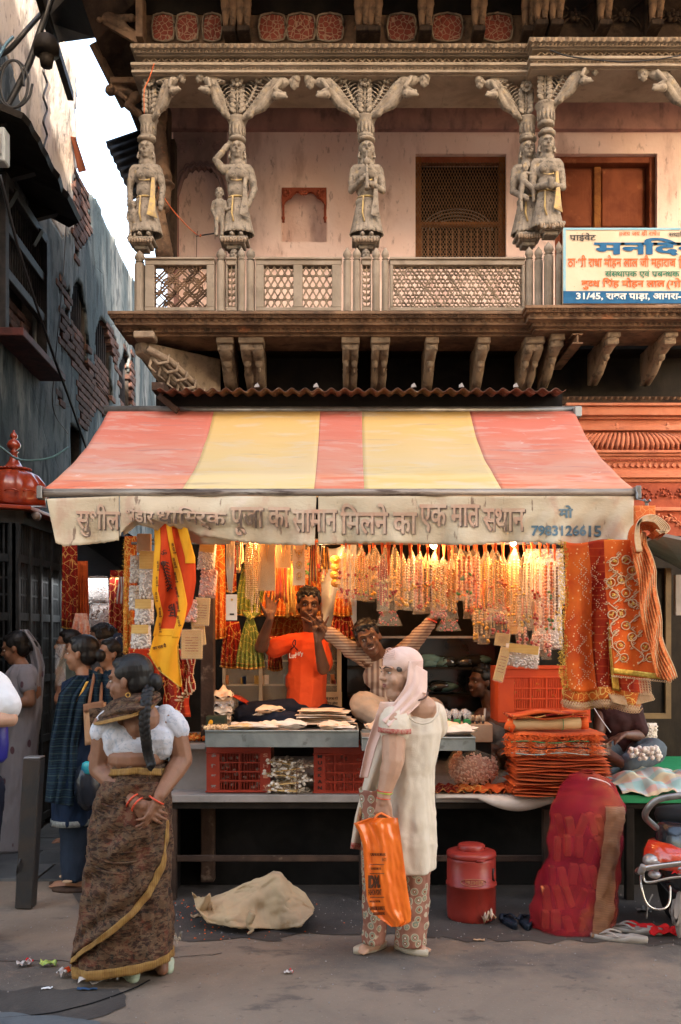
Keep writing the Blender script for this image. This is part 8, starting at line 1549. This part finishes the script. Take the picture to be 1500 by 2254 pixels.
walker(7.0, 'person with thick black hair mostly hidden between the blue kurta and the young face', 222, 1412, 1.9, 1.0, [(1450,205,240,0,.05),(1470,190,262,0,.1),(1700,190,262,0,.12)], pm('dim_shirt', (.05,.05,.055), (.03,.03,.033)), SK_D, hst='short')
t, A, hc, R = walker(7.35, 'person in a sage green T-shirt behind, forehead and eyes just showing, holding a clear bag', 150, 1420, 1.9, .95, [(1448,138,166,0,.05),(1462,132,188,0,.1),(1530,134,186,0,.11),(1700,134,186,0,.12)], GRNT, SK_M, arms=(((140,1475,-.06),(136,1500,-.1),(132,1520,-.2),.8),)); m = MB(); m.grid(lambda u, v: A(lerp(122,145,u), lerp(1418,1510,v), -.3+.03*sin(u*5+v*7)), 10, 14); m.build('clear_bag', PLASTW, t, True, solid=.004)
t, A, hc, R = walker(7.1, 'person in a pale lilac white saree with maroon ring print, head covered, looking down', 34, 1428, pi/2+.12, 1.0, [(1462,32,68,0,.06),(1480,14,88,0,.1),(1560,4,90,0,.12),(1640,0,82,0,.15),(1760,-6,72,0,.16),(1868,-16,66,0,.17)], WHS, SK_M, arms=(((62,1490,-.06),(66,1545,-.12),(28,1548,-.2),1),), pitch=-.25); drape('head_veil', WHS, lambda u, v: A(pl([(0,44),(.15,60),(.4,72),(1,66)],v)+u*pl([(0,18),(.2,28),(1,24)],v), lerp(1386,1590,v), .0+.03*sin(u*9)), 20, 40, t); cloth_blob('veil_cap', [('e',A(50,1412,.02),(.055,.085,.085),None)], WHS, t, .009, .01); cloth_blob('short_sleeve', [('c',A(58,1488,-.05),A(62,1512,-.08),.075,.07)], WHS, t, .009, .01)
A_ = at(5.0); A = lambda x, y, d=0: A_(x-14, y, d); t = thing('person', A(-25,2070), 'person in a plain white T-shirt cut off by the left edge, elbow bent', 'person'); m = MB(); hc = A(-50,1450); R = hmat(1.2); head_prims(m, hc, R); torso(m, A(-70,1720), A(-66,1570), A(-62,1500), Rz(0), .15, .12, 1); m.cap(hc, A(-42,1500), .05, .06); arm(m, A(8,1515,-.03), A(36,1582,-.06), A(-60,1592,-.25), 1.0); hand(m, A(-62,1592,-.25), (-1,0,.1), (0,-.5,-1), 1)
leg(m, A(-60,1740), A(-60,1900), A(-55,2050)); leg(m, A(-20,1740), A(-25,1900), A(-25,2050)); foot(m, A(-55,2052), 1.4); foot(m, A(-25,2052), 1.4); body_obj(m, t, SK_L, .008); face(t, hc, R); hair(t, hc, R, 1.02); cloth_blob('tshirt', [('e',A(-66,1570),(.16,.13,.16),None),('e',A(-70,1660),(.16,.13,.17),None),('c',A(-70,1510),A(0,1510),.085,.085),('c',A(2,1512),A(28,1552,-.04),.088,.082)], WHT, t, .008, .006, .06)
cloth_blob('jeans', [('c',A(-60,1740),A(-60,1900),.11,.085),('c',A(-60,1900),A(-55,2045),.085,.06),('c',A(-20,1740),A(-28,1900),.11,.085),('c',A(-28,1900),A(-25,2045),.085,.06)], NAVY, t, .01, .015)
A = at(5.0); m = MB(); m.rings([[A(-2,y)+V((cos(a)*r,sin(a)*.05,0)) for a in [2*pi*i/20 for i in range(20)]] for y, r in ((1590,.02),(1600,.045),(1640,.05),(1668,.042),(1678,.02))]); m.build('shoulder_bag', pm('violet_blue_nylon', (.03,.03,.30), (.02,.02,.2), 5, .4), None, True, label='violet blue nylon bag at the left edge under the white T-shirt', cat='bag')
A = at(7.7); t = thing('person', A(-10,1837), 'person in a black and white striped shirt, shoulder just showing at far left', 'person'); m = MB(); hc = A(-20,1400); head_prims(m, hc, hmat(1.2)); m.cap(hc, A(-15,1440), .05, .06); torso(m, A(-10,1620), A(-8,1500), A(-12,1440), Rz(0), .18, .12); leg(m, A(-20,1640), A(-20,1740), A(-18,1820)); leg(m, A(0,1640), A(0,1740), A(0,1820)); body_obj(m, t, SK_D, .011); hair(t, hc, hmat(1.2), 1.02); cloth_blob('shirt', [('e',A(-8,1500),(.20,.15,.18),None),('e',A(-8,1590),(.2,.15,.2),None),('c',A(-30,1445),A(8,1450),.08,.075)], pm('bw_striped_shirt', (.6,.6,.62), (.5,.5,.52), ov=[('wx', (16,0,0), .5, .6, (.03,.03,.035), 1)]), t, .01, .01)
# ------------------------------------------------------------------ shrine with red dome at the left
sh = thing('dome_shrine', (-2.65,7.8,0), 'small wooden grilled shrine with a glossy red ribbed dome at the left edge', 'shrine'); X0, Y0 = -2.48, 7.3
m = MB(); c = V((-2.63,7.68,P(0,1108,7.68).z)); m.lathe([(.26,-.02),(.25,.03),(.265,.08),(.255,.15),(.20,.22),(.11,.265),(.05,.28)], c, 48, rib=12, ramp=.10); m.build('dome', RDOME, sh, True, bevel=0)
m = MB(); m.lathe([(.12,.262),(.125,.275),(.075,.29),(.04,.34),(.026,.40),(.04,.415),(.022,.425),(.05,.45),(.055,.475),(.035,.505),(.016,.515),(.03,.53),(.03,.55),(.012,.57),(.005,.59)], c, 20); m.build('finial', RDOME, sh, True)
m = MB()
for k in range(24): a = k*pi/12; m.ell(c+V((cos(a)*.125,sin(a)*.125,.272)), (.018,.018,.010), None, 6, 4)
for k in range(12): a = (k+.5)*pi/6; m.tube([c+V((cos(a+b)*.27,sin(a+b)*.27,.05+.03*cos(b*6))) for b in (-.2,-.1,0,.1,.2)], .006, 5)
m.build('petal_ring', RDOME, sh, True, kind='stuff'); o8 = [(X0+.12,Y0-.02),(X0+.12,8.5),(-3.3,8.5),(-3.3,Y0-.16),(X0-.12,Y0-.16)]
m = MB(); z = P(0,1108,7.15).z; m.prism([(a,b) for a, b in o8], (0,0,z-.03), (1,0,0), (0,1,0), (0,0,.03)); m.build('eave', RDOME, sh, bevel=.006); m = MB(); m.prism([(a-.08,b+.06) for a, b in o8], (0,0,z-.13), (1,0,0), (0,1,0), (0,0,.099)); m.build('frieze', GREYW, sh)
zt = z-.13
m = MB(); m.bx(-3.25, X0-.06, Y0+.08, 8.35, 0, zt); m.build('core', DARK, sh)
for (a, b) in (((X0,Y0),(X0,8.4)),((X0-.02,Y0),(-3.3,Y0))):
    a3 = V((a[0],a[1],0)); b3 = V((b[0],b[1],0)); n = 4 if a[0] == b[0] else 3
    for k in range(n+1):
        p = a3.lerp(b3, k/n); m = MB(); m.bx(p.x-.028,p.x+.028,p.y-.028,p.y+.028,0,zt); m.build('post', GREYW, sh, bevel=.004)
    for z_ in (.1,.75,1.25,1.75,2.2):
        m = MB(); m.bar(a3+V((0,0,z_)), b3+V((0,0,z_)), .035, .06); m.build('grille_rail', GREYW, sh)
    for k in range(n*7):
        if k%7 == 6: continue
        p = a3.lerp(b3, (k+1)/(n*7)); m = MB(); m.bx(p.x-.007,p.x+.007,p.y-.007,p.y+.007,.12,zt); m.build('grille_bar', GREYW, sh)
    for z_ in (.95,1.1,1.42,1.58,1.92,2.05): m = MB(); m.bar(a3+V((0,0,z_)), b3+V((0,0,z_)), .012, .016); m.build('grille_slat', GREYW, sh)
m = MB(); p = P(82,1137,7.5); m.tube([p, p+V((.02,-.10,.0))], [.035,.03], 14); m.build('speaker_horn', LAMI, sh, True)
# alley shop behind: dark tin roof, tube lamps
al = thing('alley_stall', (-2.2,8.8,0), 'dark roofed little shop glowing at the far end of the alley', 'shop')
m = MB(); m.add([P(120,1262,8.4), P(292,1272,8.4), P(300,1185,8.0), P(262,1160,8.6), P(120,1150,9.2)], [(0,1,2,3,4)]); m.build('tin_roof', TIN, al, solid=.02); m = MB(); m.bx(-3.2,-1.5,9.4,9.45,0,2.4); m.build('back_wall', SHOPD, al)
for px, w in ((198,20),(228,14)): m = MB(); m.tube([P(px-w/2,1260,8.5), P(px+w/2,1261,8.5)], .012, 8); m.build('tube_lamp', LTUBE, al, True)
l = bpy.data.lights.new('tube_light', 'AREA'); l.energy = 1.5; l.size = .5; o = bpy.data.objects.new('tube_light', l); COL.objects.link(o); o.parent = al; o.location = P(215,1275,8.4)-WL(al)
# bollard
bo = thing('metal_bollard', P(65,1995,5.65), 'dark square metal bollard leaning slightly by the left edge', 'bollard'); m = MB(); a = P(57,1996,5.62); b = P(76,1668,5.62); m.bar(a, b, .10, .10, V((0,1,0))); m.build('shaft', pm('dark_bollard_steel', (.03,.033,.037), (.05,.04,.035), 6, .5, .4, 30, metal=.5), bo, bevel=.006); m = MB(); m.bar(b, b+V((.0,0,.008)), .098, .098, V((0,1,0))); m.build('top_plate', STEEL, bo, bevel=.003)
cable('cable_loop', [P(50,1880,5.6), P(40,1905,5.55), P(38,1935,5.6), P(45,1960,5.65)], .006, CABLE, 'black cable loop hanging beside the bollard')
# water cooler jug
jg = thing('water_cooler_jug', P(1040,2035,5.36), 'red plastic insulated water jug with screw lid standing under the bench', 'water jug'); c = V((P(1040,0,5.38).x, 5.42, 0)); r = .139
m = MB(); m.lathe([(r*.93,0),(r*.98,.012),(r,.05),(r,.19),(r*1.03,.192),(r*1.03,.206),(r*.995,.208),(r*.99,.335),(r*.97,.355)], c, 40); m.build('jug_body', JUG, jg, True); m = MB(); m.lathe([(r*1.0,.352),(r*1.01,.358),(r*1.01,.372),(r*.97,.38),(r*.6,.388)], c, 40); m.tube([c+V((.01,-r*1.0,.352)), c+V((.06,-r*.95,.352))], .006, 6); m.build('shoulder_lid', JUG, jg, True); m = MB(); m.lathe([(r*.54,.38),(r*.56,.388),(r*.56,.412),(r*.50,.42),(r*.1,.422)], c, 40, rib=20, ramp=.05); m.build('screw_cap', JUG, jg, True)
def jw(q): a = (q.x-c.x+.01)/r; return V((c.x+sin(a)*r*1.012, c.y-cos(a)*r*1.012, q.z))
text('PREMIER', (c.x-.062,c.y,.222), (1,0,0), (0,0,1), .105, .022, pm('faded_gilt_print', (.45,.22,.12), (.40,.12,.07), 30, .6), 'lettering', jg, .02, warp=jw)
m = MB(); m.tube([jw(V((c.x-.016+cos(a)*.072,0,.233+sin(a)*.020))) for a in [i*pi/14 for i in range(29)]], .0018, 4); m.build('logo_outline', pm('faded_gilt_print', (.45,.22,.12)), jg); m = MB(); m.tube([jw(V((c.x+x,0,z))) for x, z in ((.12,.30),(.112,.27),(.115,.24),(.13,.23))], .006, 6); m.build('handle_clip', BLACK, jg, True)
# net sack of incense boxes leaning on the bench
ns_ = thing('net_sack', V((P(1265,0,5.2).x,5.25,0)), 'tall red and magenta mesh sack packed with orange incense boxes leaning on the bench', 'sack')
SK = [(2086,1190,1338),(2060,1180,1342),(2000,1174,1352),(1940,1186,1358),(1880,1206,1364),(1820,1212,1370),(1770,1222,1372),(1735,1238,1352),(1712,1256,1330),(1700,1278,1306)]
def skd(y): return pl([(1700,5.52),(1760,5.45),(1900,5.34),(2050,5.20),(2086,5.22)], y)
def skf(u, v):
    y = lerp(2086,1700,v); xl = pl([(a,b) for a,b,_ in reversed(SK)], y); xr = pl([(a,c_) for a,_,c_ in reversed(SK)], y); D = skd(y); a = 2*pi*u; p = P((xl+xr)/2,y,D); hw = (xr-xl)/2/F*D; ry = .155*sin(min(1,v*5+.25)*pi/2)*(1 if v < .8 else lerp(1,.45,(v-.8)/.2)); w = 1+.13*nz((cos(a)*2,sin(a)*2,v*5),1.3)+.03*sin(a*6+v*9)+.02*sin(v*34)
    return V((p.x+hw*cos(a)*w, p.y+ry*sin(a)*w, max(.004,p.z)))
m = MB(); m.grid(skf, 80, 70, True); m.build('mesh_sack', NETR, ns_, True, solid=.002, disp=.040, dscale=.06); m = MB(); m.grid(lambda u, v: (lambda p: p+V((.004,-.022,0)))(skf(.79+.11*u, .03+.80*v)), 12, 60); m.build('brown_strip', NETT, ns_, True, disp=.040, dscale=.06)
for i, y in enumerate((2035,1980,1922,1865,1812)):
    for j in range(6):
        u = (j+.5)/6; D = skd(y)-.075*sin(u*pi)+.02; px = lerp(pl([(a,b) for a,b,_ in reversed(SK)], y)+12, pl([(a,c_) for a,_,c_ in reversed(SK)], y)-12, u); m = MB(); m.box(P(px+U(-4,4),y+U(-9,9),D+U(-.02,.01)), (U(.03,.045),.05,U(.10,.135)), Ry(U(-.4,.4)) @ Rx(.1)); m.build('incense_box', BUND, ns_, bevel=.003)
m = MB(); m.tube(spl([skf(.72,.97)+V((0,-.01,0)), P(1300,1712,5.4), P(1335,1722,5.42), P(1350,1735,5.5)], 6), .003, 5); m.build('tie_string', WHT, ns_)
# tarpaulin bundle
def tf(u, v):
    px = lerp(432,690,u); top = pl([(0,1990),(.12,1978),(.28,1962),(.42,1944),(.55,1935),(.66,1918),(.72,1922),(.82,1950),(.93,1968),(1,2000)], u); bot = pl([(0,1998),(.1,2030),(.3,2040),(.5,2044),(.7,2046),(.9,2038),(1,2010)], u)
    a = v*pi; y = lerp(bot, top, sin(min(1,v*1.25)*pi/2)**1.1); D = lerp(5.13,5.45,v)+.02*nz((u*5,v*5,0),1); r = .02*sin(u*11+v*7)+.035*nz((u*3.5,v*3.5,5),1.2)+.018*abs(nz((u*8,v*9,5),1)); return P(px, y, D+r)+V((0,0,0))
tp = thing('tarpaulin_bundle', P(560,2044,5.2), 'crumpled tan tarpaulin bundle lying on the ground under the bench', 'tarpaulin'); m = MB(); m.grid(tf, 80, 50); o = m.build('tarpaulin', TARP, tp, True, solid=.006, disp=.03, dscale=.09)
m = MB(); m.grid(lambda u, v: tf(.12+.76*u, 1)+V((0,.15*v,-.10*v)), 20, 6); m.build('rear_fold', TARP, tp, True, solid=.006); m = MB(); m.grid(lambda u, v: P(lerp(424,462,u)+8*v, lerp(1965,1998,v)+10*sin(u*3), 5.22+.06*sin(u*6+v*4)), 16, 12); m.build('loose_corner', TARP, tp, True, solid=.006, disp=.02, dscale=.05)
m = MB(); m.tube(spl([P(556,2008,5.10), P(548,2034,5.09), P(556,2046,5.08), P(545,2058,5.07)], 6), [.03]*6+[.02]*6+[.012]*6+[.006], 8, flat=.6); m.build('twisted_corner', TARP, tp, True, disp=.015, dscale=.03)
# slippers
def slipper(px, py, yaw, mt, label, L=.125, w=.045, grp=None, straps=True):
    D = EYE*F/(py-CY); c = V((P(px,0,D).x, D, 0)); t = thing('slipper', c, label, 'slipper', grp); R = Rz(yaw); m = MB(); m.rings([[c+R@V((cos(a)*w*k*(.8+.2*sin(a)), sin(a)*L*k, z+.012*(sin(a) < -.3)*(z > .01))) for a in [2*pi*i/28 for i in range(28)]] for z, k in ((.001,.97),(.012,1),(.026,.98),(.026,.86),(.020,.82))]); m.build('sole', mt, t, True)
    if straps:
        m = MB(); toe = c+R@V((0,L*.62,.024))
        for s_ in (-1,1): m.tube(spl([toe, c+R@V((s_*w*.55,L*.3,.045)), c+R@V((s_*w*.95,-L*.05,.03))], 6), .0095, 7, flat=.5)
        m.build('strap', mt, t, True)
    return t
slipper(1120,2034,.15,SLIPD,'left one of two navy rubber slippers just inside the shadow under the bench',grp='navy slippers'); slipper(1158,2036,-.1,SLIPD,'right one of two navy rubber slippers, close to the net sack',grp='navy slippers'); slipper(1362,2070,1.15,SLIPGY,'nearer grey plastic slipper beside the net sack',.15,.05); slipper(1396,2052,1.15,SLIPGY,'farther grey plastic slipper partly behind its pair',.15,.05)
def litter(px, py, w, d, mt, label, rz=0, amp=.025, cat='litter', mt2=None):
    D = EYE*F/(py-CY); c = V((P(px,0,D).x, D, .004)); t = thing('wrapper', c, label, cat); R = Rz(rz); sd = px*.37
    m = MB(); m.grid(lambda u, v: c+R@V(((u-.5)*w,(v-.5)*d,amp*(.5+nz((u*3+sd,v*3,0),1))+amp*.5*abs(sin(u*7+sd)))), 10, 8); m.build('foil', mt, t, True, solid=.0015)
    if mt2: m = MB(); m.grid(lambda u, v: c+R@V(((u-.5)*w*.5+w*.35,(v-.5)*d*.5,amp*1.3+.01*sin(u*6))), 6, 5); m.build('printed_end', mt2, t, True, solid=.0015)
WR = pm('white_foil', (.6,.58,.56), (.5,.42,.38), 30, .35, .4, 60); YG = pm('lime_foil', (.5,.55,.1), (.1,.3,.1), 20, .4)
litter(1076,2036,.07,.05,pm('orange_print_foil',(.55,.3,.15),(.6,.5,.4),40,.35,.5,60),'small orange and white wrapper propped against the red jug',.3,.06); litter(213,2168,.16,.09,WR,'largest cluster of white litter near the drain stain',.2,.04,mt2=BANG); litter(143,2152,.06,.05,WR,'small orange and white wrapper at lower left',-.5,.03,mt2=ORT); litter(107,2128,.08,.04,YG,'lime green wrapper at lower left',.1,.02); litter(54,2128,.07,.04,WR,'pale pink wrapper nearest the left edge',.5,.02,mt2=REDC); litter(635,2144,.04,.025,WR,'tiny red and white wrapper in the middle of the lane',0,.01,mt2=REDC); litter(192,2182,.09,.02,pm('blue_strip',(.04,.08,.16)),'thin dark blue strip of litter below the white cluster',.0,.01); litter(104,2180,.05,.012,WHT,'short white straw end at lower left',.4,.008)
litter(250,2160,.07,.03,PLASTW,'clear crumpled plastic scrap right of the white cluster',.2,.03); litter(386,2090,.06,.05,PLASTIC,'transparent plastic scrap beside the brown saree hem',.2,.06); litter(438,2020,.09,.035,CARDB,'dry brown leaf shaped scrap beside the bench leg',.3,.012); litter(1055,2072,.06,.02,CARDB,'little straw coloured splinter in front of the red jug',0,.006)
rc = thing('red_cloth', P(1450,2060,5.1), 'crumpled bright red cloth scrap on the ground by the grey slippers', 'cloth'); c = V((P(1450,0,5.15).x,5.12,.004))
for k, (ax, ay, w, d, rz) in enumerate(((-.06,.05,.24,.05,-.45),(.03,-.04,.20,.06,-.15),(.09,-.02,.10,.10,.4))): m = MB(); m.grid(lambda u, v: c+V((ax,ay,0))+Rz(rz)@V(((u-.5)*w,(v-.5)*d,.02+.025*nz((u*5+k,v*4,0),1)+.018*sin(v*pi)*abs(sin(u*9)))), 24, 10); m.build('cloth_fold', REDC, rc, True, solid=.003)
m = MB()                                  # grit, petals and crumbs on the ground
rnd = random.Random(5)
for k in range(500): x, y = rnd.uniform(-1.9,2.2), rnd.choice((rnd.uniform(3.6,5.9), rnd.uniform(4.9,5.8))); s_ = rnd.uniform(.0015,.005); m.add([(x-s_,y-s_,.005),(x+s_,y-s_,.005),(x,y+s_*1.4,.005),(x,y,.005+s_*1.2)], [(0,1,3),(1,2,3),(2,0,3)])
m.build('grit', LAMI, kind='stuff'); m = MB()
for k in range(130): x, y = rnd.gauss(-.75,.25), rnd.uniform(5.0,5.85); s_ = rnd.uniform(.002,.006); m.add([(x-s_,y-s_,.006),(x+s_,y-s_,.006),(x,y+s_*1.4,.006),(x,y,.006+s_)], [(0,1,3),(1,2,3),(2,0,3)])
m.build('fallen_petals', MATO, kind='stuff')
m = MB(); pts = [P(-30,2246,3.98), P(120,2232,4.05), P(220,2205,4.17), P(290,2180,4.3), P(330,2160,4.42)]; pts = spl([V((p.x, EYE*F/((CY-(p.z-EYE)/p.y*F)-CY), .006)) for p in pts], 10)
m.tube([p+V((0,.012*nz((p.x*9,p.y*9,0),1),0)) for p in pts], .006, 5, flat=.4); m.build('pavement_crack', DARK, kind='structure')
# scooter at the right edge, rear end toward the lane
sc_ = thing('scooter', V((P(1540,0,4.95).x,5.0,0)), 'dark parked scooter with chrome rear guard and red tail lamp cut by the right edge', 'scooter'); A = at(4.9); cx = 1560
def body_s(name, mt, rows, ry, dd=0, par=None, n=40):
    m = MB(); m.rings([[ (lambda p: V((p.x+cos(a)*(A(xr,0,dd).x-A(xl,0,dd).x)/2, p.y+sin(a)*ry*k, p.z)))(A((xl+xr)/2,y,dd)) for a in [2*pi*i/n for i in range(n)]] for y, xl, xr, k in rows]); return m.build(name, mt, par or sc_, True)
body_s('seat', RUB, [(1775,1458,1662,.5),(1780,1446,1674,.9),(1792,1442,1678,1),(1806,1446,1674,.95),(1812,1460,1660,.8)], .16, .30)
body_s('rear_body', SCOOT, [(1806,1462,1658,.7),(1815,1448,1672,.9),(1845,1444,1676,1),(1872,1442,1678,1.05),(1900,1440,1680,1.05),(1940,1450,1670,1),(1975,1480,1640,.8)], .20, .22)
body_s('tail_lamp', LENSR, [(1850,1428,1692,.6),(1870,1420,1700,.95),(1895,1416,1704,1.02),(1903,1420,1700,1)], .215, .20); m = MB(); m.ell(A(1432,1894,.0), (.040,.05,.035)); m.build('indicator_lens', LENSC, sc_, True); m = MB(); m.ell(A(1441,1925,.02), (.034,.04,.022)); m.build('lower_indicator', LENSC, sc_, True)
m = MB(); m.tube(spl([A(1445,1822,.14), A(1422,1800,.02), A(1425,1782,-.03), A(1445,1762,-.05), A(1490,1752,-.07), A(1560,1748,-.08), A(1630,1752,-.07)], 8), .017, 12); m.build('grab_rail', STEEL, sc_, True)
m = MB(); m.tube(spl([A(1408,1920,.12), A(1404,1918,.0), A(1416,1912,-.08), A(1470,1904,-.11), A(1560,1896,-.12), A(1680,1906,-.1)], 8), .015, 12); m.build('chrome_guard', CHROME, sc_, True); m = MB(); m.tube(spl([A(1416,1916,-.06), A(1418,1936,-.06), A(1432,1942,-.08), A(1480,1932,-.10), A(1560,1926,-.11)], 8), .007, 8); m.build('lower_guard', CHROME, sc_, True)
for px in (1414, 1446): m = MB(); m.tube([A(px-3,1922-(px-1414)*.25,-.075), A(px+3,1906-(px-1414)*.2,-.095)], .017, 12); m.build('guard_clamp', LAMI, sc_, True)
m = MB(); m.box(A(1560,1918,-.07), (.31,.012,.042)); pn = m.build('name_plate', STEEL, sc_, bevel=.008); text('ACTIVA', A(1478,1924,-.080), (1,0,.06), (0,0,1), .16, .020, REDC, 'lettering', sc_, .04)
m = MB(); m.tube(spl([A(1410,1925,.05), A(1412,1950,.0), A(1422,1985,-.02), A(1440,2000,-.02), A(1462,2000,-.02), A(1474,1985,0), A(1476,1950,.04)], 8), .006, 8); m.build('guard_loop', CHROME, sc_, True); m = MB(); m.tube(spl([A(1437,1968,.1), A(1428,1990,.1), A(1424,2022,.1)], 5), .004, 6); m.build('brake_cable', STEEL, sc_, True)
m = MB()
for x in (0,): c = V((A(1560,0).x,5.35,.24)); R = Ry(0); m.rings([[c+V((w, cos(a)*r, sin(a)*r)) for a in [2*pi*i/36 for i in range(36)]] for w, r in ((-.05,.16),(-.05,.215),(-.03,.238),(.03,.238),(.05,.215),(.05,.16))])
m.build('wheel', RUB, sc_, True); m = MB(); m.rings([[A(1560,0,.1)*0+V((A(1560,0).x+cos(a)*.10, 5.1+sin(a)*.16*1, z)) for a in [2*pi*i/20 for i in range(20)]] for z in (.30,.34,.42)]); m.build('mudguard', RUB, sc_, True)
gs = packet(P(1500,2010,5.0), .10, .08, .20, LAMI, 'grey cloth wrapped bundle beside the scooter at the right edge', 'bundle', nm='cloth_bundle')
for k, (px, py, rr) in enumerate(((1430,2008,.02),(1418,2010,.03))): litter(px, py, .08, .03, STEEL, ('thin grey foil scrap in the shade under the scooter','folded grey foil scrap left of the scooter stand')[k], .2*k, .02)
